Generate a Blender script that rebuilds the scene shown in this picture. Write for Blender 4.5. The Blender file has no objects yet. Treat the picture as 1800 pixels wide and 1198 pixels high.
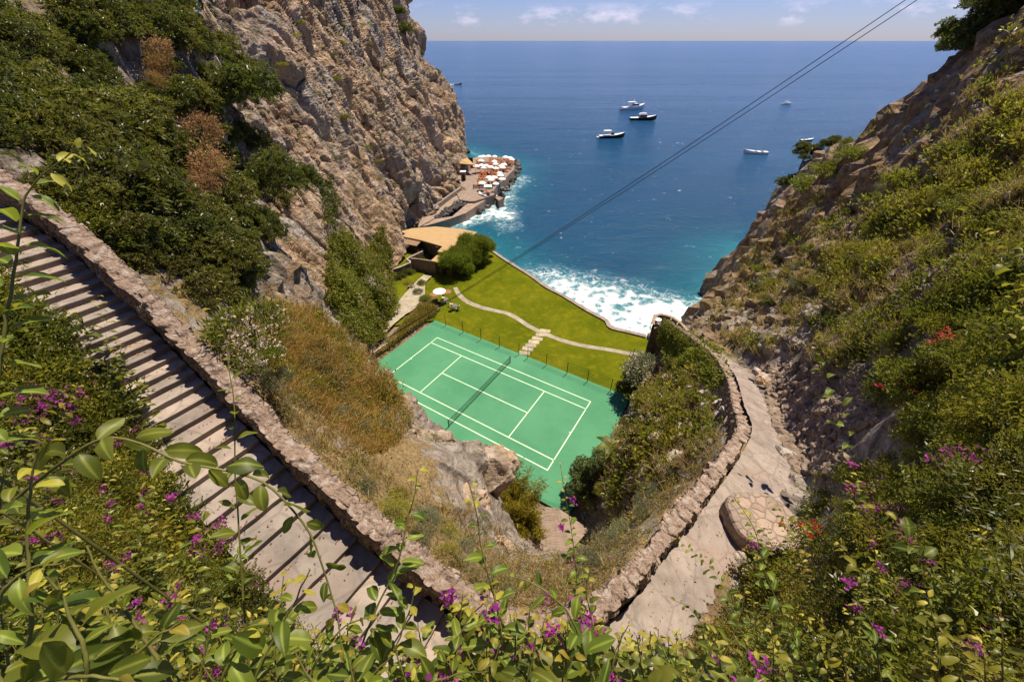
import bpy, bmesh, math, random
import numpy as np
from mathutils import Vector, Matrix
from mathutils.bvhtree import BVHTree
random.seed(7); RNG = np.random.default_rng(7)
S = bpy.context.scene
COL = S.collection
R = math.radians

# ---------------------------------------------------------------- camera, sky, sun, exposure
CAM_H = 40.0; FPX = 682.14; PITCH = math.atan((599-71)/FPX)
cd = bpy.data.cameras.new('camera'); cam = bpy.data.objects.new('camera', cd); COL.objects.link(cam)
cam.location = (0, 0, CAM_H); cam.rotation_euler = (math.pi/2-PITCH, 0, 0)
cd.sensor_width = 36.0; cd.lens = FPX/1800*36; cd.clip_start = 0.02; cd.clip_end = 60000
S.camera = cam
SUN_EL = R(66.0); SUN_AZ = math.atan2(0.66, 0.75)      # azimuth from +Y towards +X
sun_dir = Vector((math.sin(SUN_AZ)*math.cos(SUN_EL), math.cos(SUN_AZ)*math.cos(SUN_EL), math.sin(SUN_EL)))
w = bpy.data.worlds.new('World'); S.world = w; w.use_nodes = True
nt = w.node_tree; nt.nodes.clear()
wo = nt.nodes.new('ShaderNodeOutputWorld'); wb = nt.nodes.new('ShaderNodeBackground')
sk = nt.nodes.new('ShaderNodeTexSky'); sk.sky_type = 'NISHITA'; sk.sun_disc = False
sk.sun_elevation = SUN_EL; sk.sun_rotation = SUN_AZ; sk.air_density = 1.0; sk.dust_density = 0.2; sk.ozone_density = 2.5; sk.altitude = 40
wb.inputs[1].default_value = 0.05
# small cumulus low over the horizon, laid out by direction in the sky
tc = nt.nodes.new('ShaderNodeTexCoord'); sx = nt.nodes.new('ShaderNodeSeparateXYZ'); nt.links.new(tc.outputs['Generated'], sx.inputs[0])
mp = nt.nodes.new('ShaderNodeMapping'); mp.inputs['Scale'].default_value = (9, 9, 22); mp.inputs['Location'].default_value = (2.3, 0.4, 0.15)
nt.links.new(tc.outputs['Generated'], mp.inputs[0])
nz = nt.nodes.new('ShaderNodeTexNoise'); nz.inputs['Scale'].default_value = 1.0; nz.inputs['Detail'].default_value = 9; nz.inputs['Roughness'].default_value = .62
nt.links.new(mp.outputs[0], nz.inputs['Vector'])
cr = nt.nodes.new('ShaderNodeMapRange'); cr.inputs[1].default_value = .53; cr.inputs[2].default_value = .70; nt.links.new(nz.outputs[0], cr.inputs[0])
b1 = nt.nodes.new('ShaderNodeMapRange'); b1.inputs[1].default_value = .018; b1.inputs[2].default_value = .03; nt.links.new(sx.outputs['Z'], b1.inputs[0])
b2 = nt.nodes.new('ShaderNodeMapRange'); b2.inputs[1].default_value = .060; b2.inputs[2].default_value = .04; nt.links.new(sx.outputs['Z'], b2.inputs[0])
def wm(a, b):
    m = nt.nodes.new('ShaderNodeMath'); m.operation = 'MULTIPLY'; nt.links.new(a, m.inputs[0])
    if isinstance(b, float): m.inputs[1].default_value = b
    else: nt.links.new(b, m.inputs[1])
    return m.outputs[0]
cf = wm(wm(wm(cr.outputs[0], b1.outputs[0]), b2.outputs[0]), .55)
mxs = nt.nodes.new('ShaderNodeMix'); mxs.data_type = 'RGBA'
nt.links.new(cf, mxs.inputs[0]); nt.links.new(sk.outputs[0], mxs.inputs[6]); mxs.inputs[7].default_value = (20.0, 16.0, 12.0, 1)
tint = nt.nodes.new('ShaderNodeMix'); tint.data_type = 'RGBA'; tint.blend_type = 'MULTIPLY'; tint.inputs[0].default_value = 1; tint.inputs[7].default_value = (.90, .955, 1.52, 1)
nt.links.new(mxs.outputs[2], tint.inputs[6]); nt.links.new(tint.outputs[2], wb.inputs[0]); nt.links.new(wb.outputs[0], wo.inputs[0])
sl = bpy.data.lights.new('sun', 'SUN'); so = bpy.data.objects.new('sun', sl); COL.objects.link(so)
sl.energy = 5.0; sl.angle = R(0.5); sl.color = (1.0, 0.90, 0.74)
so.rotation_euler = sun_dir.to_track_quat('Z', 'Y').to_euler(); so.location = (30, 30, 90)
S.view_settings.view_transform = 'Standard'; S.view_settings.look = 'None'; S.view_settings.exposure = 0.50; S.view_settings.gamma = 1
S.render.engine = 'CYCLES'
S.cycles.max_bounces = 6; S.cycles.diffuse_bounces = 2; S.cycles.glossy_bounces = 2; S.cycles.transmission_bounces = 2; S.cycles.transparent_max_bounces = 4
S.cycles.caustics_reflective = False; S.cycles.caustics_refractive = False

# ---------------------------------------------------------------- helpers
CP, SP = math.cos(PITCH), math.sin(PITCH)
def ray(x, y):
    a = (x-900)/FPX; b = -(y-599)/FPX
    return np.array([a, CP+b*SP, -SP+b*CP])
def atd(x, y, d): return np.array([0, 0, CAM_H])+d*ray(x, y)
def atz(x, y, z):
    r = ray(x, y); return np.array([0, 0, CAM_H])+(z-CAM_H)/r[2]*r
def atY(x, y, Y):
    r = ray(x, y); return np.array([0, 0, CAM_H])+Y/r[1]*r
def project(P):
    P = np.asarray(P, float); x, y, z = P[..., 0], P[..., 1], P[..., 2]-CAM_H
    d = np.maximum(y*CP-z*SP, 1e-3)
    return 900+FPX*x/d, 599-FPX*(y*SP+z*CP)/d, y*CP-z*SP
def _hash(i, j, k, seed):
    h = (i.astype(np.int64)*374761393+j.astype(np.int64)*668265263+k.astype(np.int64)*2147483647+seed*974634777) & 0xffffffff
    h = ((h ^ (h >> 13))*1274126177) & 0xffffffff
    h = ((h ^ (h >> 16))*2246822519) & 0xffffffff
    return ((h ^ (h >> 15)) & 0xffffff)/float(0xffffff)
def vnoise(P, seed=0):                        # smooth value noise in -1..1
    P = np.asarray(P, float); F = np.floor(P); f = P-F; u = f*f*f*(f*(f*6-15)+10); F = F.astype(np.int64)
    o = 0
    for dx in (0, 1):
        for dy in (0, 1):
            for dz in (0, 1):
                wgt = (u[..., 0] if dx else 1-u[..., 0])*(u[..., 1] if dy else 1-u[..., 1])*(u[..., 2] if dz else 1-u[..., 2])
                o = o+wgt*_hash(F[..., 0]+dx, F[..., 1]+dy, F[..., 2]+dz, seed)
    return o*2-1
def fbm(P, octs=4, gain=.5, seed=0):
    a, o, t = 1., 0, 0; P = np.asarray(P, float)
    for i in range(octs):
        o = o+a*vnoise(P*(2.03**i)+i*17.3, seed+i); t += a; a *= gain
    return o/t
def ridged(P, octs=4, gain=.55, seed=0):
    a, o, t = 1., 0, 0; P = np.asarray(P, float)
    for i in range(octs):
        o = o+a*(1-2*np.abs(vnoise(P*(2.07**i)+i*11.1, seed+i))); t += a; a *= gain
    return o/t
def worley(P, seed=0):                        # distances to first and second feature, and a cell value
    P = np.asarray(P, float); F = np.floor(P).astype(np.int64)
    d1 = np.full(P.shape[:-1], 9.); d2 = d1.copy(); cv = np.zeros_like(d1)
    for dx in (-1, 0, 1):
        for dy in (-1, 0, 1):
            for dz in (-1, 0, 1):
                I, J, K = F[..., 0]+dx, F[..., 1]+dy, F[..., 2]+dz
                q = np.stack([I+_hash(I, J, K, seed), J+_hash(I, J, K, seed+1), K+_hash(I, J, K, seed+2)], -1)
                d = np.sqrt(((q-P)**2).sum(-1)); c = _hash(I, J, K, seed+3)
                n1 = d < d1; d2 = np.where(n1, d1, np.minimum(d2, d)); cv = np.where(n1, c, cv); d1 = np.where(n1, d, d1)
    return d1, d2, cv
def smooth(a, b, x):
    t = np.clip((x-a)/(b-a), 0, 1); return t*t*(3-2*t)
def np_mesh(name, V, F, mat=None, attrs=None, smooth_shade=True):
    V = np.asarray(V, np.float32); F = np.asarray(F, np.int32); n = F.shape[1]
    me = bpy.data.meshes.new(name); me.vertices.add(len(V)); me.vertices.foreach_set('co', V.ravel())
    me.loops.add(F.size); me.loops.foreach_set('vertex_index', F.ravel())
    me.polygons.add(len(F)); me.polygons.foreach_set('loop_start', np.arange(0, F.size, n, dtype=np.int32))
    try: me.polygons.foreach_set('loop_total', np.full(len(F), n, np.int32))
    except Exception: pass
    me.polygons.foreach_set('use_smooth', np.full(len(F), smooth_shade))
    for k, v in (attrs or {}).items():
        v = np.asarray(v, np.float32)
        if v.ndim == 1: me.attributes.new(k, 'FLOAT', 'POINT').data.foreach_set('value', v)
        else: me.attributes.new(k, 'FLOAT_COLOR', 'POINT').data.foreach_set('color', v.ravel())
    me.update(calc_edges=True); me.validate()
    if mat: me.materials.append(mat)
    return me
def link(name, me, parent=None, loc=None):
    o = bpy.data.objects.new(name, me); COL.objects.link(o)
    if parent: o.parent = parent
    if loc is not None: o.location = loc
    return o
def tag(o, label=None, cat=None, group=None, kind=None):
    if label: o['label'] = label
    if cat: o['category'] = cat
    if group: o['group'] = group
    if kind: o['kind'] = kind
    return o
def empty(name, loc, label, cat, group=None, rz=0):
    o = bpy.data.objects.new(name, None); COL.objects.link(o); o.location = tuple(loc); o.rotation_euler = (0, 0, rz); o.empty_display_size = .2
    return tag(o, label, cat, group)
def copy_tree(o, parent=None):
    c = o.copy(); COL.objects.link(c); c.parent = parent
    for ch in list(o.children):
        d = ch.copy(); COL.objects.link(d); d.parent = c
        for g in list(ch.children):
            e = g.copy(); COL.objects.link(e); e.parent = d
    return c
def grid_faces(n, m):
    i = np.arange(n-1)[:, None]*m+np.arange(m-1)[None, :]
    return np.stack([i, i+1, i+m+1, i+m], -1).reshape(-1, 4)
class MB:                                     # collects boxes, bars, tubes, prisms into ONE mesh
    def __init__(s): s.v = []; s.f = []
    def add(s, V, F):
        b = len(s.v); s.v += [tuple(map(float, p)) for p in V]; s.f += [tuple(b+i for i in f) for f in F]
    def box(s, c, size, rz=0, taper=1.0):
        x, y, z = size[0]/2, size[1]/2, size[2]/2; cs, sn = math.cos(rz), math.sin(rz); V = []
        for k, t in ((-1, 1.0), (1, taper)):
            for i, j in ((-1, -1), (1, -1), (1, 1), (-1, 1)):
                a, b = i*x*t, j*y*t; V.append((c[0]+a*cs-b*sn, c[1]+a*sn+b*cs, c[2]+k*z))
        s.add(V, [(3, 2, 1, 0), (4, 5, 6, 7), (0, 1, 5, 4), (1, 2, 6, 5), (2, 3, 7, 6), (3, 0, 4, 7)])
    def prism(s, poly, z0, z1):               # poly: list of (x, y), counter-clockwise; z may be per-vertex lists
        n = len(poly); z0 = z0 if hasattr(z0, '__len__') else [z0]*n; z1 = z1 if hasattr(z1, '__len__') else [z1]*n
        V = [(p[0], p[1], z0[i]) for i, p in enumerate(poly)]+[(p[0], p[1], z1[i]) for i, p in enumerate(poly)]
        s.add(V, [tuple(range(n-1, -1, -1)), tuple(range(n, 2*n))]+[(i, (i+1) % n, n+(i+1) % n, n+i) for i in range(n)])
    def tube(s, pts, rad, seg=6, cap=True):
        pts = [Vector(p) for p in pts]; n = len(pts); rad = rad if hasattr(rad, '__len__') else [rad]*n; V = []
        for i, p in enumerate(pts):
            t = (pts[min(i+1, n-1)]-pts[max(i-1, 0)]).normalized()
            a = t.cross(Vector((0, 0, 1)) if abs(t.z) < .95 else Vector((1, 0, 0))).normalized(); b = t.cross(a)
            for k in range(seg):
                an = 2*math.pi*k/seg; V.append(p+(a*math.cos(an)+b*math.sin(an))*rad[i])
        F = [(i*seg+k, i*seg+(k+1) % seg, (i+1)*seg+(k+1) % seg, (i+1)*seg+k) for i in range(n-1) for k in range(seg)]
        if cap: F += [tuple(range(seg-1, -1, -1)), tuple((n-1)*seg+k for k in range(seg))]
        s.add(V, F)
    def lathe(s, prof, c=(0, 0, 0), seg=16):  # prof: list of (r, z)
        V = [(c[0]+r*math.cos(2*math.pi*k/seg), c[1]+r*math.sin(2*math.pi*k/seg), c[2]+z) for r, z in prof for k in range(seg)]
        n = len(prof)
        s.add(V, [(i*seg+k, i*seg+(k+1) % seg, (i+1)*seg+(k+1) % seg, (i+1)*seg+k) for i in range(n-1) for k in range(seg)]+[tuple(range(seg-1, -1, -1)), tuple((n-1)*seg+k for k in range(seg))])
    def build(s, name, mat, parent=None, smooth_shade=False):
        me = bpy.data.meshes.new(name); me.from_pydata(s.v, [], s.f); me.update()
        bm = bmesh.new(); bm.from_mesh(me); bmesh.ops.recalc_face_normals(bm, faces=bm.faces); bm.to_mesh(me); bm.free()
        if mat: me.materials.append(mat)
        if smooth_shade: me.polygons.foreach_set('use_smooth', [True]*len(me.polygons))
        return link(name, me, parent)
def spline(P, n):                             # Catmull-Rom through rows of P, n samples
    P = np.asarray(P, float); m = len(P); t = np.linspace(0, m-1, n); i = np.clip(t.astype(int), 0, m-2); f = (t-i)[:, None]
    sh = (len(t),)+(1,)*(P.ndim-1); f = f.reshape(sh)
    g = lambda k: P[np.clip(k, 0, m-1)]
    p0, p1, p2, p3 = g(i-1), g(i), g(i+1), g(i+2)
    p0 = np.where((i == 0).reshape(sh), 2*p1-p2, p0); p3 = np.where((i == m-2).reshape(sh), 2*p2-p1, p3)
    return .5*(2*p1+(p2-p0)*f+(2*p0-5*p1+4*p2-p3)*f**2+(3*p1-p0-3*p2+p3)*f**3)
def resample(P, n):                           # even arc length
    P = np.asarray(P, float); Q = spline(P, 60); L = np.r_[0, np.cumsum(np.linalg.norm(np.diff(Q, axis=0), axis=1))]
    t = np.linspace(0, L[-1], n); return np.stack([np.interp(t, L, Q[:, k]) for k in range(Q.shape[1])], 1)
def in_poly(x, y, poly):
    x = np.asarray(x, float); y = np.asarray(y, float); ins = np.zeros(x.shape, bool); n = len(poly)
    for i in range(n):
        x0, y0 = poly[i][:2]; x1, y1 = poly[(i+1) % n][:2]
        if y0 == y1: continue
        c = ((y0 > y) != (y1 > y)) & (x < (x1-x0)*(y-y0)/(y1-y0)+x0); ins ^= c
    return ins
def seg_dist(x, y, line, closed=False):       # distance to polyline, and parameter along it
    best = np.full(np.shape(x), 1e9); par = np.zeros(np.shape(x)); n = len(line)
    for i in range(n if closed else n-1):
        a = np.array(line[i][:2], float); b = np.array(line[(i+1) % n][:2], float); e = b-a
        t = np.clip(((x-a[0])*e[0]+(y-a[1])*e[1])/max((e**2).sum(), 1e-9), 0, 1)
        d = np.hypot(x-a[0]-t*e[0], y-a[1]-t*e[1]); m = d < best; best = np.where(m, d, best); par = np.where(m, i+t, par)
    return best, par

# ---------------------------------------------------------------- materials
class NB:                                     # small node-graph builder
    def __init__(s, name):
        s.m = bpy.data.materials.new(name); s.m.use_nodes = True; s.t = s.m.node_tree; s.t.nodes.clear()
        s.out = s.n('ShaderNodeOutputMaterial')
    def n(s, ty, **k):
        o = s.t.nodes.new(ty)
        for a, v in k.items(): setattr(o, a, v)
        return o
    def put(s, sock, v):
        if isinstance(v, bpy.types.NodeSocket): s.t.links.new(v, sock)
        elif isinstance(v, (tuple, list)) and len(v) == 3 and sock.type == 'RGBA': sock.default_value = (*v, 1)
        else: sock.default_value = v
    def math(s, op, a, b=0.0, c=None):
        o = s.n('ShaderNodeMath', operation=op); s.put(o.inputs[0], a); s.put(o.inputs[1], b)
        if c is not None: s.put(o.inputs[2], c)
        return o.outputs[0]
    def pos(s, scale=(1, 1, 1), obj=False):
        if obj: v = s.n('ShaderNodeTexCoord').outputs['Object']
        else: v = s.n('ShaderNodeNewGeometry').outputs['Position']
        mpg = s.n('ShaderNodeMapping'); mpg.inputs['Scale'].default_value = scale if hasattr(scale, '__len__') else (scale,)*3
        s.put(mpg.inputs[0], v); return mpg.outputs[0]
    def noise(s, vec, scale=1., detail=4, rough=.55, dist=0.):
        o = s.n('ShaderNodeTexNoise'); s.put(o.inputs['Vector'], vec); o.inputs['Scale'].default_value = scale
        o.inputs['Detail'].default_value = detail; o.inputs['Roughness'].default_value = rough; o.inputs['Distortion'].default_value = dist
        return o.outputs[0]
    def voro(s, vec, scale=1., feature='F1', rnd=1.):
        o = s.n('ShaderNodeTexVoronoi', feature=feature); s.put(o.inputs['Vector'], vec); o.inputs['Scale'].default_value = scale; o.inputs['Randomness'].default_value = rnd
        return o
    def rng(s, v, a, b, c=0., d=1., sm=False):
        o = s.n('ShaderNodeMapRange'); o.interpolation_type = 'SMOOTHSTEP' if sm else 'LINEAR'
        s.put(o.inputs[0], v); o.inputs[1].default_value = a; o.inputs[2].default_value = b; o.inputs[3].default_value = c; o.inputs[4].default_value = d
        return o.outputs[0]
    def ramp(s, v, stops):
        o = s.n('ShaderNodeValToRGB'); s.put(o.inputs[0], v); e = o.color_ramp.elements
        while len(e) < len(stops): e.new(.5)
        for i, (p, c) in enumerate(stops): e[i].position = p; e[i].color = (*c, 1)
        return o.outputs[0]
    def mix(s, f, a, b, mode='MIX'):
        o = s.n('ShaderNodeMix', data_type='RGBA', blend_type=mode); s.put(o.inputs[0], f); s.put(o.inputs[6], a); s.put(o.inputs[7], b); return o.outputs[2]
    def attr(s, name, out='Fac'): return s.n('ShaderNodeAttribute', attribute_name=name).outputs[out]
    def bump(s, h, strength=.5, dist=.1, normal=None):
        o = s.n('ShaderNodeBump'); o.inputs['Strength'].default_value = strength; o.inputs['Distance'].default_value = dist; s.put(o.inputs['Height'], h)
        if normal is not None: s.put(o.inputs['Normal'], normal)
        return o.outputs[0]
    def bsdf(s, color, rough=.8, normal=None, spec=.3, metal=0.):
        o = s.n('ShaderNodeBsdfPrincipled'); s.put(o.inputs['Base Color'], color); s.put(o.inputs['Roughness'], rough)
        s.put(o.inputs['Specular IOR Level'], spec); s.put(o.inputs['Metallic'], metal)
        if normal is not None: s.put(o.inputs['Normal'], normal)
        return o.outputs[0]
    def done(s, sh): s.put(s.out.inputs[0], sh); return s.m
KA = .78                                      # everything but leaves and bare rock was matched one notch too bright
def ka(c): return tuple(x*KA for x in c)
def simple(name, col, rough=.7, var=.12, scale=3., spec=.3, bump=0., metal=0., bscale=20.):
    col = ka(col) if max(col) < .7 else col; b = NB(name); p = b.pos(obj=True); n = b.noise(p, scale, 5)
    c = b.mix(b.rng(n, .3, .7), tuple(x*(1-var) for x in col), tuple(min(1, x*(1+var)) for x in col))
    nm = b.bump(b.noise(p, bscale, 4), bump, .02) if bump else None
    return b.done(b.bsdf(c, rough, nm, spec, metal))
def leaf_mat(name, dark, light, trans=.35, rough=.45, spec=.5, young=None, rib=False):
    b = NB(name); r = b.attr('rnd'); oi = b.n('ShaderNodeObjectInfo').outputs['Random']
    c = b.mix(b.rng(r, 0, 1), dark, light)
    if young: c = b.mix(b.rng(r, .86, .95), c, young)
    if rib: c = b.mix(b.rng(b.attr('rib'), .72, 1., 0, .55), c, tuple(min(1, x*2.2+.03) for x in light))
    h = b.n('ShaderNodeHueSaturation'); b.put(h.inputs['Color'], c); b.put(h.inputs['Hue'], b.rng(oi, 0, 1, .485, .515)); b.put(h.inputs['Value'], b.rng(oi, 0, 1, .8, 1.25)); c = h.outputs[0]
    pr = b.bsdf(c, rough, None, spec); tr = b.n('ShaderNodeBsdfTranslucent'); b.put(tr.inputs[0], b.mix(.5, c, (.35, .40, .03), 'MIX'))
    mx = b.n('ShaderNodeMixShader'); mx.inputs[0].default_value = trans; b.put(mx.inputs[1], pr); b.put(mx.inputs[2], tr.outputs[0])
    return b.done(mx.outputs[0])

def rock_mat(name, near=False, grey=.5):
    b = NB(name); p = b.pos(); ps = b.pos((1, 1, .28))
    big = b.noise(ps, .10, 5, .6, .4); mid = b.noise(ps, .45, 7, .62, .3); fine = b.noise(p, 3.2, 8, .65); fold = b.noise(b.pos((.6, .6, 1.3)), 1.1, 9, .66, .8)
    tan = b.ramp(mid, [(.30, (.12, .082, .055)), (.42, (.36, .24, .15)), (.54, (.56, .38, .235)), (.70, (.70, .54, .40))])
    gry = b.ramp(fold, [(.32, (.12, .100, .082)), (.45, (.32, .27, .225)), (.58, (.52, .45, .385)), (.72, (.68, .61, .54))])
    ora = b.mix(.6, tan, (.64, .33, .13))
    c = b.mix(b.rng(big, .42+.25*(grey-.5), .58+.25*(grey-.5), 1, 0), tan, gry)
    c = b.mix(b.rng(b.noise(ps, .22, 5, .6), .60, .70, 0, .85), c, ora)
    c = b.mix(b.rng(fine, .40, .30, 0, .75), c, (.045, .038, .032))
    c = b.mix(b.rng(fine, .60, .75, 0, .5), c, (.62, .57, .50))
    streak = b.noise(b.pos((1, 1, .07)), 1.3, 5, .6)
    c = b.mix(b.rng(streak, .60, .70, 0, .45), c, (.085, .075, .068))
    sp = b.n('ShaderNodeSeparateXYZ'); b.put(sp.inputs[0], b.n('ShaderNodeNewGeometry').outputs['Normal'])
    veg = b.math('MULTIPLY', b.rng(sp.outputs[2], .42, .70), b.rng(b.noise(p, .6, 5, .6), .48, .58))
    vc = b.ramp(b.noise(p, 5., 6), [(.35, (.028, .034, .010)), (.5, (.085, .082, .026)), (.65, (.22, .165, .07))])
    c = b.mix(b.math('MULTIPLY', veg, .85), c, vc)
    wet = b.rng(sp.outputs[2], 9, 10); zz = b.n('ShaderNodeSeparateXYZ'); b.put(zz.inputs[0], p)
    c = b.mix(b.rng(b.math('ADD', zz.outputs[2], b.math('MULTIPLY', mid, 2.)), 3.0, 1.2), c, (.035, .030, .027))
    cr = b.voro(b.mix(.25, p, b.n('ShaderNodeTexNoise').outputs[1], 'ADD'), 1.3, 'DISTANCE_TO_EDGE').outputs[0]
    h = b.math('ADD', b.math('MULTIPLY', mid, 2.2), b.math('ADD', b.math('MULTIPLY', fold, 1.2), b.math('MULTIPLY', fine, .45)))
    h = b.math('ADD', h, b.math('MULTIPLY', b.rng(cr, 0, .08), .10))
    return b.done(b.bsdf(c, .9, b.bump(h, .9, .8 if not near else .30), .15))

def ground_mat():
    # soil and dry turf on gentle ground, broken limestone where it is steep
    b = NB('hillside_ground'); p = b.pos(); veg = b.attr('veg'); dry = b.attr('dry'); shade = b.attr('tone')
    n1 = b.noise(p, 1.6, 8, .66); n2 = b.noise(p, 9., 6, .65); n3 = b.noise(p, .35, 5, .6); fold = b.noise(b.pos((.7, .7, 1.4)), 1.2, 9, .66, .9)
    rock = b.ramp(fold, [(.30, (.055, .046, .040)), (.42, (.19, .150, .120)), (.55, (.34, .285, .235)), (.72, (.52, .46, .40))])
    warm = b.ramp(n1, [(.30, (.07, .046, .03)), (.5, (.27, .175, .10)), (.7, (.42, .29, .18))])
    rock = b.mix(b.rng(b.math('ADD', n3, shade), .48, .62), rock, warm)
    rock = b.mix(b.rng(n2, .40, .28, 0, .7), rock, (.035, .03, .026))
    dryc = b.ramp(n2, [(.28, (.07, .048, .024)), (.45, (.235, .160, .070)), (.62, (.36, .25, .115)), (.78, (.50, .38, .20))])
    grn = b.ramp(n2, [(.30, (.012, .014, .005)), (.48, (.048, .054, .014)), (.64, (.105, .105, .026)), (.8, (.20, .17, .06))])
    v = b.mix(b.rng(b.math('ADD', dry, b.math('MULTIPLY', b.math('SUBTRACT', n1, .5), 1.3)), .42, .58), grn, dryc)
    f = b.rng(b.math('ADD', veg, b.math('MULTIPLY', b.math('SUBTRACT', n1, .5), 1.5)), .42, .58)
    c = b.mix(f, rock, v)
    h = b.math('ADD', b.math('MULTIPLY', fold, 1.6), b.math('ADD', b.math('MULTIPLY', n1, .8), b.math('MULTIPLY', n2, .35)))
    return b.done(b.bsdf(c, .92, b.bump(h, .9, .30), .12))

def masonry_mat(name, col, scale=3.2, mortar=(.30, .25, .20), amp=.35, bdist=.06):
    col = ka(col); mortar = ka(mortar); b = NB(name); p = b.pos(); q = b.mix(.12, p, b.noise(p, 3., 3), 'ADD')
    v = b.voro(q, scale, 'F1', 1.); e = b.voro(q, scale, 'DISTANCE_TO_EDGE', 1.).outputs[0]
    cell = b.n('ShaderNodeSeparateColor'); b.put(cell.inputs[0], v.outputs['Color'])
    n = b.noise(p, 14., 6, .65); n0 = b.noise(p, .7, 4)
    c = b.mix(b.rng(cell.outputs[0], 0, 1), tuple(x*(1-amp) for x in col), tuple(min(1, x*(1+amp)) for x in col))
    c = b.mix(b.rng(cell.outputs[1], .6, 1., 0, .5), c, (.42, .27, .20))
    c = b.mix(b.rng(e, .07, .015), c, mortar); c = b.mix(b.rng(n, .42, .30, 0, .8), c, (.06, .05, .04)); c = b.mix(b.rng(n0, .55, .72, 0, .35), c, (.10, .085, .06))
    h = b.math('ADD', b.rng(e, 0, .12), b.math('MULTIPLY', n, .6))
    return b.done(b.bsdf(c, .92, b.bump(h, .9, bdist), .15))
def cap_mat(name):
    b = NB(name); p = b.pos(); n1 = b.noise(p, 2.2, 8, .7, .4); n2 = b.noise(p, 16., 8, .72); n3 = b.noise(p, 55., 4, .7); v = b.voro(b.mix(.15, p, b.noise(p, 5., 3), 'ADD'), 7.5); cell = b.n('ShaderNodeSeparateColor'); b.put(cell.inputs[0], v.outputs['Color'])
    c = b.ramp(n2, [(.28, (.12, .082, .058)), (.42, (.27, .19, .14)), (.56, (.38, .275, .205)), (.74, (.52, .41, .32))])
    c = b.mix(b.rng(cell.outputs[0], .72, .80, 0, .6), c, (.52, .44, .37)); c = b.mix(b.rng(n1, .50, .64, 0, .55), c, (.25, .165, .11)); c = b.mix(b.rng(n3, .36, .26, 0, .7), c, (.10, .07, .05))
    h = b.math('ADD', b.math('MULTIPLY', n2, 1.), b.math('ADD', b.math('MULTIPLY', n3, .35), b.math('MULTIPLY', b.rng(v.outputs[0], .05, .5, .6, 0), .9)))
    return b.done(b.bsdf(c, .93, b.bump(h, 1., .06), .12))
def paving_mat(name, base, seam=None):
    base = ka(base); b = NB(name); p = b.pos(); n = b.noise(p, 1.1, 7, .62); n2 = b.noise(p, 18., 5, .6); n3 = b.noise(p, 4., 6, .7, .5)
    c = b.ramp(n, [(.32, tuple(x*.70 for x in base)), (.5, base), (.70, tuple(min(1, x*1.28) for x in base))])
    c = b.mix(b.rng(n3, .42, .30, 0, .7), c, tuple(x*.42 for x in base)); c = b.mix(b.rng(n2, .58, .74, 0, .35), c, tuple(min(1, x*1.5) for x in base))
    c = b.mix(b.rng(b.noise(p, .5, 4), .56, .64, 0, .55), c, (.30, .20, .15))
    if seam: jn = b.voro(b.mix(.3, p, b.noise(p, 1.6, 4), 'ADD'), seam, 'DISTANCE_TO_EDGE').outputs[0]; c = b.mix(b.rng(jn, .04, .008, 0, .32), c, tuple(x*.35 for x in base)); c = b.mix(b.rng(b.noise(p, 1.7, 6, .7, 1.), .44, .34, 0, .55), c, (.17, .155, .135))
    oi = b.n('ShaderNodeObjectInfo').outputs['Random']; h_ = b.n('ShaderNodeHueSaturation'); b.put(h_.inputs['Color'], c); b.put(h_.inputs['Value'], b.rng(oi, 0, 1, .78, 1.15)); b.put(h_.inputs['Saturation'], b.rng(oi, 0, 1, .8, 1.05)); c = h_.outputs[0]
    return b.done(b.bsdf(c, .85, b.bump(b.math('ADD', b.math('MULTIPLY', n3, .7), b.math('MULTIPLY', n2, .3)), .6, .035), .2))
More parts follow.
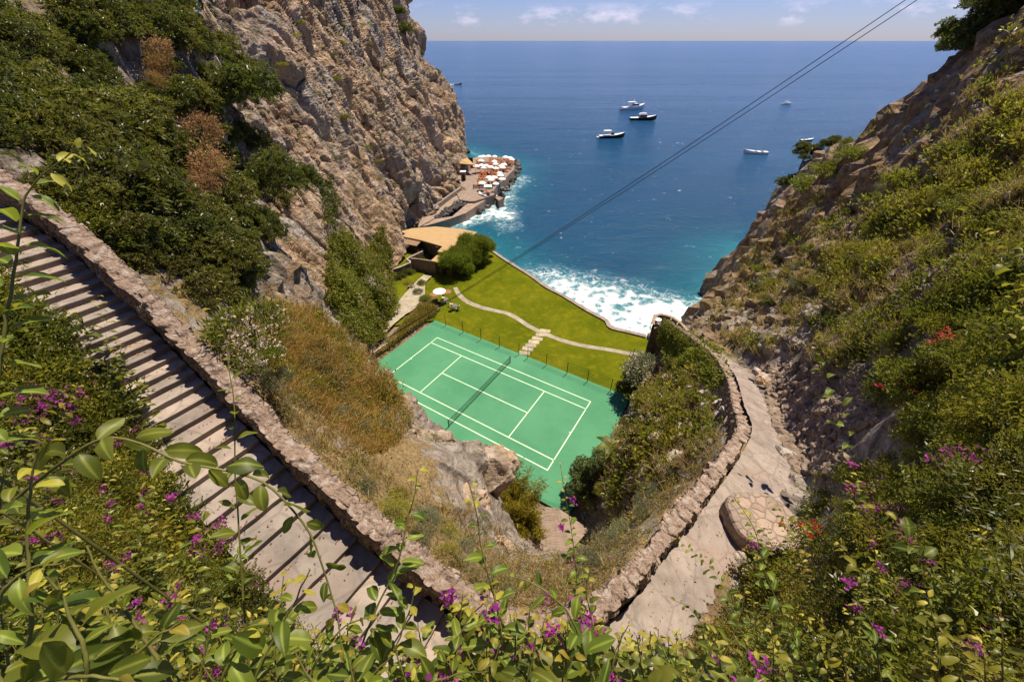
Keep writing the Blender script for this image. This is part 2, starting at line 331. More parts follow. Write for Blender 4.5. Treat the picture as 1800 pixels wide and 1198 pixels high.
def water_mat():
    b = NB('sea_water'); p = b.pos(); dist = b.attr('shore'); foam = b.attr('foam')
    # body colour of the water: turquoise over the shallow sand, deep blue further out; farthest stop paler, sky reflection put into the colour
    wv = b.noise(b.pos((.35, 1., 1.)), .09, 5, .6); w2 = b.noise(b.pos((.10, 1., 1.)), .012, 4, .6)
    c = b.ramp(b.math('ADD', dist, b.math('MULTIPLY', b.math('SUBTRACT', wv, .5), .16)), [(.0, (.016, .160, .190)), (.13, (.004, .102, .150)), (.33, (.002, .052, .108)), (.62, (.006, .056, .125)), (1., (.028, .082, .180))])
    c = b.mix(b.rng(w2, .45, .62, 0, .45), c, (.003, .035, .09))
    n1 = b.noise(b.pos((.75, 1., 1.)), .42, 6, .62, .6); n2 = b.noise(b.pos((.8, 1., 1.)), 1.9, 5, .6); n3 = b.noise(b.pos((.3, 1., 1.)), .05, 5, .6, .3)
    h = b.math('ADD', b.math('MULTIPLY', n1, 1.), b.math('MULTIPLY', n2, .34))
    h = b.math('ADD', h, b.math('MULTIPLY', n3, 3.))
    nm = b.bump(h, .75, .9)
    fn = b.noise(b.pos((.9, 1., 1.)), .55, 9, .72, 1.2); fv = b.voro(b.mix(.8, p, b.noise(p, .8, 4), 'ADD'), .62, 'SMOOTH_F1').outputs[0]
    lace = b.math('ADD', b.math('MULTIPLY', fv, .55), b.math('MULTIPLY', fn, .62))
    ff = b.rng(b.math('ADD', b.math('MULTIPLY', foam, .80), b.math('MULTIPLY', b.math('SUBTRACT', lace, .55), 2.3)), .38, .98, sm=True)
    fine_ = b.noise(b.pos((.8, 1., 1.)), 2.6, 6, .7, .8); fil = b.rng(b.math('ABSOLUTE', b.math('SUBTRACT', b.noise(b.pos((.8, 1., 1.)), .42, 5, .62, 1.6), .5)), .0, .035, 1, 0); ff = b.math('MULTIPLY', ff, b.rng(fine_, .30, .52, .55, 1.)); ff = b.math('MAXIMUM', ff, b.math('MULTIPLY', b.math('MULTIPLY', fil, b.rng(foam, .17, .42, 0, .75)), b.rng(fine_, .36, .56, .1, 1.)))
    crest_glint = b.math('MULTIPLY', b.rng(b.noise(b.pos((.5, 1., 1.)), .8, 8, .75, .5), .725, .75), b.rng(dist, .06, .45, .7, .03))  # white flecks on the crests, sun glints painted in as foam, strongest near shore
    ff = b.math('MAXIMUM', ff, crest_glint)
    c = b.mix(b.rng(foam, .10, .75, 0, .40), c, (.10, .36, .38))
    wat = b.bsdf(c, .16, nm, .10); fo = b.bsdf((.86, .85, .83), .7, b.bump(fn, .8, .5), .2)
    mx = b.n('ShaderNodeMixShader'); b.put(mx.inputs[0], ff); b.put(mx.inputs[1], wat); b.put(mx.inputs[2], fo)
    return b.done(mx.outputs[0])
def lawn_mat():
    b = NB('lawn_grass'); p = b.pos(); n = b.noise(p, .22, 5, .6, .8); n2 = b.noise(p, 2.4, 6, .65); n3 = b.noise(p, 26., 3, .6); n4 = b.noise(p, .8, 6, .6, .6)
    c = b.ramp(n, [(.30, (.054, .084, .005)), (.48, (.090, .112, .006)), (.66, (.138, .146, .010))])
    c = b.mix(b.rng(n2, .36, .66, .40, 0), c, (.055, .062, .002)); c = b.mix(b.rng(n4, .52, .70, 0, .45), c, (.235, .195, .008)); c = b.mix(b.rng(n3, .35, .7, 0, .30), c, (.20, .18, .008))
    return b.done(b.bsdf(c, .9, b.bump(b.math('ADD', n3, n2), .5, .04), .0))
def court_mat():
    b = NB('court_paint'); p = b.pos(); n = b.noise(p, .16, 5, .6); n2 = b.noise(p, 2.2, 7, .7)
    c = b.mix(b.rng(n, .38, .62), (.060, .218, .108), (.080, .256, .130)); c = b.mix(b.rng(n2, .56, .74, 0, .22), c, (.15, .29, .18)); c = b.mix(b.rng(n2, .40, .25, 0, .35), c, (.040, .14, .065)); c = b.mix(b.rng(b.noise(p, .55, 6, .7, .8), .56, .68, 0, .22), c, (.14, .27, .17))
    return b.done(b.bsdf(c, .8, b.bump(b.noise(p, 60., 3), .15, .01), .2))
def thatch_mat(name, col, scale, ang, dirv=None):
    col = ka(col)
    b = NB(name); p = b.pos(obj=True); mpg = b.n('ShaderNodeMapping'); mpg.inputs['Rotation'].default_value = (0, 0, ang); mpg.inputs['Scale'].default_value = scale; b.put(mpg.inputs[0], p)
    n = b.noise(mpg.outputs[0], 1., 6, .65); n2 = b.noise(p, .7, 5, .6); n3 = b.noise(p, 3.5, 5)
    c = b.ramp(n, [(.28, tuple(x*.42 for x in col)), (.46, tuple(x*.88 for x in col)), (.60, col), (.75, tuple(min(1, x*1.3) for x in col))])
    c = b.mix(b.rng(n2, .4, .65, 0, .25), c, tuple(x*.72 for x in col)); c = b.mix(b.rng(n3, .60, .75, 0, .3), c, tuple(min(1, x*1.2) for x in col))
    return b.done(b.bsdf(c, .9, b.bump(n, .8, .05), .1)), b
M = {}
M['cliff'] = rock_mat('cliff_rock', grey=.34); M['rock'] = rock_mat('boulder_rock', near=True, grey=.85); M['ground'] = ground_mat()
M['wall'] = masonry_mat('rubble_masonry', (.33, .245, .18), 5.5, (.26, .19, .14), bdist=.05); M['walltop'] = cap_mat('wall_capping')
M['drystone'] = masonry_mat('dry_stone', (.33, .28, .235), 4.6, (.03, .025, .02), .45, .10)
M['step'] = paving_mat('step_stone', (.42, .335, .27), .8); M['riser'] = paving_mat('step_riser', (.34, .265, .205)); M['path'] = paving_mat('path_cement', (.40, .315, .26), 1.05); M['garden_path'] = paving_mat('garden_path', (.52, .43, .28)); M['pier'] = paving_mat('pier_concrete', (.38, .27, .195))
M['water'] = water_mat(); M['lawn'] = lawn_mat(); M['court'] = court_mat()
M['line'] = simple('line_paint', (.60, .74, .48), .7, .12, 1.2); M['white'] = simple('white_paint', (.80, .79, .76), .5, .05); M['canvas'] = simple('white_canvas', (.84, .81, .74), .8, .04, spec=.1)
M['dark_metal'] = simple('green_black_metal', (.012, .026, .02), .5, .2); M['rope'] = simple('steel_rope', (.012, .012, .014), .5, .2); M['net'] = simple('net_cord', (.015, .05, .03), .8, .2)
M['bark'] = simple('bark', (.10, .07, .048), .95, .45, 8., .1, .8, bscale=30.); M['twig'] = simple('twig_bark', (.17, .125, .07), .9, .35, 10., .1); M['green_stem'] = simple('green_stem', (.17, .16, .035), .6, .4, 6., .3)
M['wood'] = simple('dark_timber', (.055, .035, .024), .85, .4, 4., .1); M['orange'] = simple('lounger_canvas', (.46, .125, .040), .8, .15, 2., .1); M['navy'] = simple('navy_gelcoat', (.010, .010, .018), .3, .1, spec=.5); M['glass'] = simple('dark_window', (.01, .012, .016), .12, .1, spec=.6)
M['teak'] = simple('teak_deck', (.30, .19, .11), .7, .2, 3.); M['terracotta'] = simple('terracotta', (.36, .16, .085), .85, .2, 3.); M['plaster'] = simple('weathered_plaster', (.20, .155, .125), .9, .3, 1.5, .1, .5); M['cushion'] = simple('cream_cushion', (.66, .56, .24), .8, .08); M['greytop'] = simple('grey_tabletop', (.20, .19, .18), .5, .1)
M['roof_mat'] = thatch_mat('reed_matting', (.62, .41, .20), (1.2, 14, 1), R(-24))[0]
M['hut_roof'] = thatch_mat('brushwood_roof', (.38, .28, .21), (1.1, 9, 2), R(28))[0]
M['scree'] = simple('brown_scree', (.30, .225, .165), .92, .45, 1.3, .1, .6)
M['soil'] = simple('garden_soil', (.13, .08, .045), .95, .4, 4., .1, .6)
M['mat_green'] = simple('green_mat', (.07, .26, .06), .85, .15, 3.)
# leaves
M['oak'] = leaf_mat('evergreen_leaf', (.034, .045, .009), (.135, .142, .026), .32, .36, .5, (.24, .21, .05))
M['warm'] = leaf_mat('warm_evergreen_leaf', (.055, .056, .010), (.225, .195, .036), .36, .40, .45, (.30, .24, .06))
M['bush'] = leaf_mat('bush_leaf', (.066, .082, .011), (.265, .255, .032), .42, .40, .5, (.34, .30, .05))
M['yellow'] = leaf_mat('yellow_green_leaf', (.125, .120, .012), (.385, .320, .032), .45, .45, .4, (.58, .45, .06))
M['grey'] = leaf_mat('grey_green_leaf', (.100, .110, .060), (.270, .270, .165), .25, .65, .25, (.42, .38, .24))
M['vine'] = leaf_mat('vine_leaf', (.060, .085, .008), (.290, .280, .026), .42, .5, .35, (.40, .32, .035))
M['bamboo'] = leaf_mat('bamboo_leaf', (.16, .145, .010), (.40, .31, .022), .42, .5, .35, (.52, .38, .04))
M['pine'] = leaf_mat('tamarisk_leaf', (.085, .135, .014), (.270, .320, .040), .45, .6, .3, (.28, .29, .05))
M['dry'] = leaf_mat('dry_grass_blade', (.26, .165, .065), (.58, .41, .19), .3, .8, .1, (.72, .57, .34))
M['tawny'] = leaf_mat('tawny_grass_blade', (.30, .150, .045), (.55, .33, .11), .35, .8, .1, (.60, .46, .18))
M['dead'] = leaf_mat('dead_leaf', (.24, .115, .050), (.56, .31, .15), .25, .75, .1, (.50, .31, .17))
M['shoot'] = leaf_mat('young_shoot_leaf', (.060, .095, .011), (.225, .250, .028), .50, .46, .35, (.42, .34, .045), True)
M['magenta'] = leaf_mat('magenta_bract', (.20, .012, .16), (.46, .045, .36), .4, .6, .2)
M['red'] = leaf_mat('red_petal', (.42, .012, .020), (.62, .03, .045), .3, .6, .2)
M['pink'] = leaf_mat('pale_petal', (.62, .42, .34), (.80, .68, .60), .3, .7, .2)
M['yflower'] = leaf_mat('yellow_petal', (.60, .42, .02), (.80, .62, .04), .3, .7, .2)

# ---------------------------------------------------------------- layout of the gorge (metres; sea at z=0, garden at z=6, camera path at z=38)
GZ = 6.0
TH = .5573; CU = np.array([math.cos(TH), -math.sin(TH)]); CV = np.array([-math.sin(TH), -math.cos(TH)]); CO = np.array([-10.82, 44.70])
def court(u, v, z=GZ): q = CO+u*CU+v*CV; return (q[0], q[1], z)
# top of the parapet wall that follows the stairs down and the path away again: px, py, height of the top
WALL_PX = [(-60, 268, 37.15), (20, 325, 36.65), (100, 378, 36.1), (200, 468, 35.1), (330, 598, 33.64), (450, 722, 32.6), (560, 830, 31.9), (680, 940, 31.4), (780, 1018, 30.95), (865, 1072, 30.6)]
WALL_L = np.array([atz(x, y, z) for x, y, z in WALL_PX])
WALL_PX2 = [(865, 1072, 30.6), (920, 1092, 30.4), (985, 1090, 30.25), (1060, 1058, 30.1), (1130, 990, 29.85), (1200, 900, 29.35), (1262, 820, 28.5), (1306, 758, 27.4), (1296, 715, 26.0), (1284, 665, 24.2), (1262, 628, 22.3), (1236, 606, 20.3)]
WALL_R = np.array([atz(x, y, z) for x, y, z in WALL_PX2])
WALL_PX3 = [(1236, 606, 20.3), (1212, 588, 17.8), (1190, 574, 15.4), (1172, 562, 13.2)]
WALL_V = np.array([atz(x, y, z) for x, y, z in WALL_PX3])
# stair run: parallel to the wall on the camera side
wl = resample(WALL_L, 60); tdir = np.gradient(wl[:, :2], axis=0); tdir /= np.linalg.norm(tdir, axis=1)[:, None]
side = np.stack([tdir[:, 1], -tdir[:, 0]], 1)                 # right-hand side when walking down = camera side
STAIR_W = 1.85
ST_IN = np.c_[wl[:, :2]+side*.28, wl[:, 2]-1.0]; ST_OUT = np.c_[wl[:, :2]+side*(.28+STAIR_W), wl[:, 2]-1.0]
ST_MID = (ST_IN+ST_OUT)/2
# path run (cement), its left edge follows the wall, right edge from the photograph
PATH_L = [(930, 1150, 29.6), (1010, 1140, 29.5), (1095, 1095, 29.3), (1165, 1005, 28.9), (1235, 915, 28.3), (1298, 830, 27.4), (1330, 762, 26.3), (1315, 715, 25.0), (1300, 665, 23.2), (1280, 640, 21.6), (1250, 612, 19.8)]
PATH_R = [(870, 1300, 29.6), (1010, 1300, 29.5), (1140, 1200, 29.3), (1222, 1105, 28.9), (1300, 978, 28.3), (1392, 878, 27.4), (1388, 800, 26.3), (1362, 745, 25.0), (1334, 690, 23.2), (1312, 655, 21.6), (1264, 615, 19.8)]
PL = np.array([atz(*p) for p in PATH_L]); PR = np.array([atz(*p) for p in PATH_R]); PM = (PL+PR)/2

# ---------------------------------------------------------------- hillside and gully floor: one sheet through surveyed points
CT = [(140, 370, 12.6), (330, 540, 12.8), (430, 620, 12.2), (480, 700, 11.6), (600, 820, 10.8), (700, 900, 10.4), (800, 985, 10), (890, 1030, 10), (980, 1040, 10.2), (1060, 1010, 11), (1120, 940, 12.8), (1190, 860, 14), (1260, 780, 18),
 (560, 620, 22), (620, 640, 23), (600, 720, 18), (680, 690, 23), (640, 780, 16), (700, 740, 21.5), (720, 860, 14), (800, 785, 21.6), (860, 785, 21.5), (872, 840, 20.5), (740, 780, 19.5), (850, 900, 17), (780, 930, 12.5), (850, 955, 15), (893, 985, 15), (935, 1030, 11.8), (1015, 1036, 11.8), (965, 1008, 26), (1052, 956, 25), (540, 560, 28), (580, 590, 29),
 (1080, 880, 24), (1150, 830, 22), (1100, 760, 31), (1180, 720, 28), (1100, 720, 37), (1050, 870, 29), (1230, 690, 26), (1250, 655, 28.5), (1200, 640, 35), (1150, 660, 41), (1130, 700, 38), (1220, 612, 41), (1180, 595, 46),
 (1400, 640, 25), (1360, 560, 34), (1300, 580, 38), (1250, 560, 48), (1230, 562, 52), (1240, 525, 60), (1290, 470, 66), (1290, 440, 70), (1330, 390, 72), (1370, 322, 72), (1440, 272, 66), (1480, 242, 60), (1600, 172, 46), (1690, 105, 40), (1780, 32, 34), (1850, -40, 28),
 (1400, 450, 46), (1500, 400, 36), (1600, 300, 34), (1700, 200, 30), (1800, 150, 24), (1500, 560, 22), (1600, 500, 20), (1700, 420, 18), (1800, 350, 15), (1400, 750, 16), (1480, 700, 14.5), (1560, 680, 12.5), (1700, 650, 10), (1800, 600, 8.5), (1420, 860, 11.6), (1500, 850, 9), (1600, 800, 8), (1750, 800, 6), (1290, 1040, 8.8), (1330, 1010, 9.0), (1400, 1000, 7.8), (1500, 1000, 6), (1700, 1000, 4.5), (1300, 1120, 5.6), (1500, 1150, 3.8), (1800, 1150, 2.6), (1950, 800, 5), (1950, 400, 10),
 (0, 150, 20), (100, 250, 16), (200, 350, 14.5), (300, 400, 15), (400, 450, 17), (250, 200, 24), (350, 250, 26), (150, 50, 28), (0, 0, 26), (300, 50, 36), (430, 350, 31), (380, 150, 41), (460, 430, 26), (-150, 100, 18), (-150, 0, 24), (0, 280, 13.5)]
CP_W = [atd(*c) for c in CT]
CP_W += [np.array(c, float) for c in [(3, 15, 6.3), (6.5, 17, 7.5), (0, 14.5, 8), (-3, 20, 9), (-8, 24.5, 10), (-13, 31, 9), (9.5, 25.5, 7), (14.5, 32, 7.5), (18, 38, 7.5), (20, 43, 7),
 (48, 76, -1), (56, 88, -3), (41, 74, -4), (37, 66, -4), (34, 60, -3), (62, 82, -3), (72, 72, 4), (60, 62, 20), (55, 48, 40), (48, 38, 44), (44, 20, 44), (30, 8, 42), (25, -5, 42), (26, 55, -3), (22, 50, -2), (90, 60, -3), (80, 100, -4), (40, 110, -4), (0, 100, -4), (-10, 90, -4),
 (-24, 45, 6), (-22, 40, 7), (-28, 60, 5), (-30, 75, 2), (-35, 100, -3), (-45, 60, 22), (-60, 50, 40), (-27, 38.5, 16), (-19, 33, 13), (-20, 36, 8), (-48, 40, 48), (-50, 20, 46), (-30, 2, 42), (-22, -6, 42), (-40, 80, 0), (-70, 80, 10), (-60, 110, -4),
 (-3, -.3, 37.4), (-5, .4, 36.9), (-8.5, 2.4, 36.6), (-4.3, 1.0, 36.0), (-6.6, 2.2, 36.0), (-13, 4.5, 38.2), (-17, 6, 40.5), (-22, 10, 42), (0, -1, 38.3), (2.2, -.6, 37.6), (4.5, -1.4, 37.7), (8, 0, 38.5), (0, .1, 38.2), (-1.2, .05, 38.2), (1.4, .05, 38.2), (0, .5, 36.5), (1.2, .5, 36.5), (-1.2, .5, 36.5), (0, .95, 33.0), (-8, -4, 39.5), (8, -6, 40.5), (0, -8, 40.5)]]
for i in range(4, 60, 8): CP_W.append(ST_MID[i]-[0, 0, .3]); CP_W.append(np.r_[ST_OUT[i, :2]+side[i]*.5, ST_OUT[i, 2]+.35])
CP_W += [p-[0, 0, .2] for p in PM]
CP_W = np.array(CP_W)
def rbf_fit(P, z, lam=.02):
    r = np.linalg.norm(P[:, None]-P[None], axis=2); n = len(P)
    A = np.zeros((n+3, n+3)); A[:n, :n] = -r-np.eye(n)*lam; A[:n, n] = 1; A[:n, n+1:] = P/50; A[n, :n] = 1; A[n+1:, :n] = P.T/50
    return np.linalg.solve(A, np.r_[z, 0, 0, 0])
RW = rbf_fit(CP_W[:, :2], CP_W[:, 2])
def rbf_eval(x, y):
    P = np.stack([x.ravel(), y.ravel()], 1); out = np.empty(len(P)); n = len(CP_W)
    for a in range(0, len(P), 20000):
        q = P[a:a+20000]; r = np.sqrt((q[:, None, 0]-CP_W[None, :, 0])**2+(q[:, None, 1]-CP_W[None, :, 1])**2)
        out[a:a+20000] = -r@RW[:n]+RW[n]+q@RW[n+1:]/50
    return out.reshape(x.shape)
PLATEAU = [(-23, 40), (-24, 60), (-25, 78), (-12, 82), (-8, 74), (-4, 66), (4, 55), (10, 47), (15, 42), (18.5, 42.5), (17.5, 38), (14.5, 33.2), (9.5, 25.8), (5.6, 19.5), (6, 14), (1, 13.5), (1.5, 21), (-4, 25.5), (-12, 32), (-19, 37)]
def line_carve(x, y, z, line, half, fall):
    d, t = seg_dist(x, y, line); i = np.clip(t.astype(int), 0, len(line)-2); f = t-i; lz = line[i, 2]*(1-f)+line[i+1, 2]*f
    k = 1-smooth(half, half+fall, d); return z*(1-k)+(lz-.22)*k
def terrain_z(x, y, rough=True):
    z = rbf_eval(x, y)
    if rough:
        P = np.stack([x, y, z*.8], -1); dcam = np.hypot(x, y); a = smooth(3, 22, dcam)
        z = z+(.25+1.0*a)*fbm(P*.22, 4, .5, 3)*1.1+(.10+.32*a)*ridged(P*.55, 4, .55, 9)+.05*fbm(P*3.0, 3, .5, 21)
    z = np.where(z < 2, np.minimum(z, 2), z)
    d, _ = seg_dist(x, y, PLATEAU, True); ins = in_poly(x, y, PLATEAU); k = np.where(ins, 0, smooth(0, 3.2, d)); z = 5.72*(1-k)+z*k
    z = line_carve(x, y, z, ST_MID, STAIR_W/2+.05, 1.0)
    z = line_carve(x, y, z, PM, 1.25, 1.3)
    return z
NA, NR = 600, 470
ang = np.linspace(R(-118), R(118), NA); rad = .35*np.exp(np.linspace(0, math.log(120/.35), NR))
AA, RR = np.meshgrid(ang, rad, indexing='ij'); TX, TY = RR*np.sin(AA), RR*np.cos(AA)-.9
TZ = terrain_z(TX, TY)
TV = np.stack([TX, TY, TZ], -1)
# push rocky, steep ground about sideways so that it does not read as a draped sheet
gx = np.gradient(TV, axis=0); gy = np.gradient(TV, axis=1); TN = np.cross(gx, gy); TN /= np.maximum(np.linalg.norm(TN, axis=-1, keepdims=True), 1e-9); TN *= np.sign(TN[..., 2:3])+1e-9
steep = smooth(.85, .45, TN[..., 2])
dP, _ = seg_dist(TX, TY, PLATEAU, True); inP = in_poly(TX, TY, PLATEAU)
dS, _ = seg_dist(TX, TY, ST_MID); dQ, _ = seg_dist(TX, TY, PM)
keep = np.where(inP, 0, smooth(0, 2.0, dP))*smooth(1.6, 2.6, dS)*smooth(1.5, 2.6, dQ)
sc = np.clip(np.hypot(TX, TY)/25, .25, 1.6)
f1, f2, cv = worley(TV*.42, 5); g1, g2, gv = worley(TV*1.3, 8)
disp = steep*keep*sc*((f2-f1)*.9+(cv-.5)*1.0*smooth(0, .3, f2-f1)-.3+.35*((g2-g1)-.35+(gv-.5)*smooth(0, .3, g2-g1))+.5*ridged(TV*.9, 3, .5, 31))
TV = TV+TN*disp[..., None]
def smooth_anchor(anchors, P):
    num = np.full(P.shape[:-1], .5)*.3; den = np.full(P.shape[:-1], .3)
    for c, r, v in anchors:
        k = np.exp(-((P-c)**2).sum(-1)/(r*r)); num = num+k*v; den = den+k
    return num/den
def anc(lst): return [(atd(x, y, d), r, v) for x, y, d, r, v in lst]
VEG = anc([(600, 620, 24, 4, 1.), (590, 720, 18, 4, 1.), (640, 760, 17, 3, .95), (700, 760, 20.5, 2.2, .15), (800, 830, 20, 3, -.1), (870, 830, 20, 2, 0), (760, 930, 11, 3, .9), (880, 1000, 11, 3, .8), (1100, 920, 18, 4, .7), (1180, 820, 19, 4, .75), (1200, 760, 23, 3, .25), (1180, 700, 28, 4, .7), (1130, 780, 27, 4, .95), (1220, 650, 34, 4, .9),
   (1300, 440, 70, 6, -.2), (1330, 500, 60, 8, .75), (1280, 580, 38, 4, .1), (1340, 640, 26, 3, -.1), (1400, 600, 28, 4, .35), (1450, 500, 36, 6, .75), (1600, 250, 36, 9, 0.1), (1500, 300, 45, 6, .3), (1560, 330, 34, 4, .7), (1450, 760, 13, 3, .1), (1480, 640, 17, 3, .3), (1600, 560, 18, 4, .5), (1500, 480, 28, 5, .7), (1700, 330, 24, 5, .75), (1650, 200, 36, 5, .0), (1600, 230, 40, 5, -.3), (1570, 290, 40, 4, -.3), (1600, 320, 34, 3, -.2), (1420, 350, 66, 6, .0), (1330, 420, 68, 6, -.2), (1640, 480, 19, 2.5, 0), (1500, 700, 14, 2., -.2), (1480, 420, 36, 3, .1), (1720, 160, 34, 4, .15), (1800, 120, 28, 3, .2), (1700, 260, 28, 3, .3), (1390, 470, 46, 4, .2), (1420, 610, 24, 3, 0),
   (470, 480, 34, 5, 0), (520, 560, 32, 3, .1), (300, 300, 20, 8, .55)])
DRY = anc([(600, 620, 24, 5, 1.), (590, 720, 18, 5, .95), (700, 900, 10, 4, .6), (880, 1000, 11, 4, .9), (1100, 920, 18, 5, .85), (1200, 800, 20, 4, .8), (1130, 760, 30, 5, .25), (1180, 690, 30, 4, .2), (1330, 500, 60, 8, .7), (1450, 480, 36, 8, .45), (1600, 280, 34, 8, .65), (1600, 560, 18, 5, .4), (1420, 560, 30, 4, .6), (1700, 400, 20, 6, .35), (1600, 900, 7, 4, .3), (300, 300, 20, 8, .2)])
WARM = anc([(1500, 330, 44, 12, .15), (1600, 250, 36, 10, .2), (1300, 440, 70, 8, .2), (1450, 380, 50, 8, .15), (800, 820, 20, 4, -.25), (1340, 640, 26, 4, -.1), (1450, 760, 13, 4, -.15), (470, 480, 34, 5, -.1)])
veg = smooth_anchor(VEG, TV); dry = smooth_anchor(DRY, TV); tone = smooth_anchor([(c, r, v+.5) for c, r, v in WARM], TV)-.5
veg = np.where(steep > .75, veg-.12, veg)
ground = link('hillside', np_mesh('hillside', TV.reshape(-1, 3), grid_faces(NA, NR)[:, ::-1], M['ground'], {'veg': veg.ravel(), 'dry': dry.ravel(), 'tone': tone.ravel()}, False))
tag(ground, kind='structure')

# ---------------------------------------------------------------- the rock wall of the gorge on the left
CC = [[(150, -120, 44), (200, 60, 44), (300, 200, 44), (400, 400, 38), (470, 540, 35), (520, 650, 35)],
      [(250, -120, 50), (310, 100, 48), (380, 300, 40), (440, 440, 36), (490, 540, 34), (535, 650, 34)],
      [(340, 60, 44), (380, 280, 41), (430, 400, 38), (478, 480, 36.5), (525, 560, 35), (560, 640, 36)],
      [(370, -90, 58), (430, 160, 50), (490, 330, 46), (530, 420, 44), (560, 500, 42), (585, 580, 41), (605, 680, 44)],
      [(400, -60, 60), (480, 120, 58), (540, 250, 58), (575, 360, 56), (600, 430, 54), (625, 520, 51), (655, 615, 54)],
      [(500, -90, 74), (560, 80, 73), (600, 200, 74), (628, 310, 72), (650, 400, 68), (672, 450, 65), (690, 505, 66)],
      [(580, -90, 94), (625, 80, 93), (665, 210, 90), (690, 300, 87), (700, 345, 82), (706, 385, 80), (712, 425, 78)],
      [(640, -90, 122), (680, 80, 116), (722, 200, 112), (742, 280, 109), (752, 330, 106), (752, 362, 101), (748, 400, 97)],
      [(668, -90, 146), (712, 60, 144), (762, 180, 142), (786, 250, 138), (796, 290, 132), (800, 325, 124), (798, 360, 118)],
      [(680, -90, 158), (728, 60, 160), (782, 170, 160), (810, 230, 160), (818, 262, 160), (822, 285, 158), (826, 310, 155)],
      [(668, -90, 175), (710, 60, 180), (768, 170, 182), (800, 230, 184), (808, 262, 186), (812, 280, 188), (818, 300, 190)]]
CK = np.array([resample(np.array([atd(*p) for p in c]), 9) for c in CC])
NU, NV = 640, 420
# more columns where the wall is near
cw = spline(CK, NU); CGR = np.swapaxes(spline(np.swapaxes(cw, 0, 1), NV), 0, 1)
gu = np.gradient(CGR, axis=0); gv_ = np.gradient(CGR, axis=1); CN = np.cross(gu, gv_); CN /= np.linalg.norm(CN, axis=-1, keepdims=True)
CN *= np.sign((CN*(np.array([0, 0, CAM_H])-CGR)).sum(-1).mean())
CN = CN/np.linalg.norm(CN, axis=-1, keepdims=True)
dist = np.linalg.norm(CGR-[0, 0, CAM_H], axis=-1); am = np.clip(dist/75, .35, 1.5)
Q = CGR*[1, 1, .42]
w1, w2, wc = worley(Q*.085+fbm(Q*.08, 3, .5, 4)[..., None]*.5, 41); x1, x2, xc = worley(CGR*[1, 1, .24]*.27+fbm(Q*.3, 3, .5, 5)[..., None]*.5, 51); y1, y2, yc = worley(CGR*[1, 1, .6]*1.0, 61)
cd_ = 2.7*np.minimum(w2-w1, .5)-.9+3.0*(wc-.5)*smooth(0, .28, w2-w1) + 1.0*(np.minimum(x2-x1, .4)-.25)+1.5*(xc-.5)*smooth(0, .30, x2-x1) + .13*(np.minimum(y2-y1, .4)-.2) + .14*ridged(CGR*[1, 1, .4]*1.1, 3, .6, 79) + 1.3*ridged(CGR*[1, 1, .22]*.13, 5, .58, 71)+.55*ridged(CGR*[1, 1, .16]*.42, 5, .62, 75)+.14*fbm(CGR*2.2, 3, .6, 77) - .9*smooth(.075, 0, x2-x1)*smooth(-.2, .3, fbm(CGR*.12, 2, .5, 88)) - 1.0*smooth(.04, 0, w2-w1)
def dent(px, py, d, r, depth):
    global cd_
    c = atd(px, py, d); k = np.exp(-((CGR-c)**2).sum(-1)/(r*r)); cd_ = cd_-depth*k
dent(690, 300, 86, 3.2, 5); dent(730, 390, 96, 7, 6); dent(655, 215, 90, 3.0, 2.5); dent(752, 300, 108, 4, 3); dent(630, 360, 72, 3, 1.5)
edge_fade = smooth(0, .05, np.linspace(0, 1, NU))[:, None]*np.ones((1, NV))
CG = CGR+CN*(cd_*am*edge_fade)[..., None]
cl_faces = grid_faces(NU, NV)
cliff = link('cliff', np_mesh('cliff', CG.reshape(-1, 3), cl_faces, M['cliff'], None, False)); tag(cliff, kind='structure')

BV_T = BVHTree.FromPolygons([tuple(p) for p in TV.reshape(-1, 3)[:, :3].tolist()], grid_faces(NA, NR).tolist())
BV_C = BVHTree.FromPolygons(CG.reshape(-1, 3).tolist(), cl_faces.tolist())
ORG = Vector((0, 0, CAM_H))
def hit(px, py, which='both'):
    d = Vector(ray(px, py)).normalized(); best = None
    for nm, b in (('t', BV_T), ('c', BV_C)):
        if which != 'both' and nm != which: continue
        h = b.ray_cast(ORG, d)
        if h[0] is not None and (best is None or h[3] < best[2]): best = (h[0], h[1], h[3])
    return best
def drop(x, y, top=80.):
    h = BV_T.ray_cast(Vector((x, y, top)), Vector((0, 0, -1))); return h[0].z if h[0] is not None else 0.

# ---------------------------------------------------------------- sea
SHORE = [tuple(atz(x, y, 0)[:2]) for x, y in [(812, 262), (838, 272), (905, 292), (905, 305), (880, 340), (838, 366), (770, 400), (835, 418), (862, 450), (905, 475), (960, 515), (1030, 560), (1075, 588), (1130, 610)]]+[(20, 45), (26, 50), (33, 58), (40, 67), (45, 74), (56, 88)]
SNA, SNR = 420, 520
sa = np.linspace(R(-75), R(75), SNA); sr = 26*np.exp(np.linspace(0, math.log(48000/26), SNR)); A2, R2 = np.meshgrid(sa, sr, indexing='ij'); SX, SY = R2*np.sin(A2), R2*np.cos(A2)
sd, _ = seg_dist(SX, SY, SHORE); shore = np.log1p(sd/7)/math.log1p(330/7)
def fline(px, r):
    L = [tuple(atz(x, y, 0)[:2]) for x, y in px]; d, _ = seg_dist(SX, SY, L); return np.exp(-(d/r)**2)
foam = 1.0*fline([(1010, 548), (1060, 570), (1100, 580), (1150, 575), (1205, 568)], 5.2)+.62*fline([(985, 505), (1040, 520), (1090, 530), (1140, 548), (1210, 560)], 6.5)+.26*fline([(960, 498), (1010, 500), (1060, 503), (1120, 515), (1180, 538), (1225, 548)], 7.0)
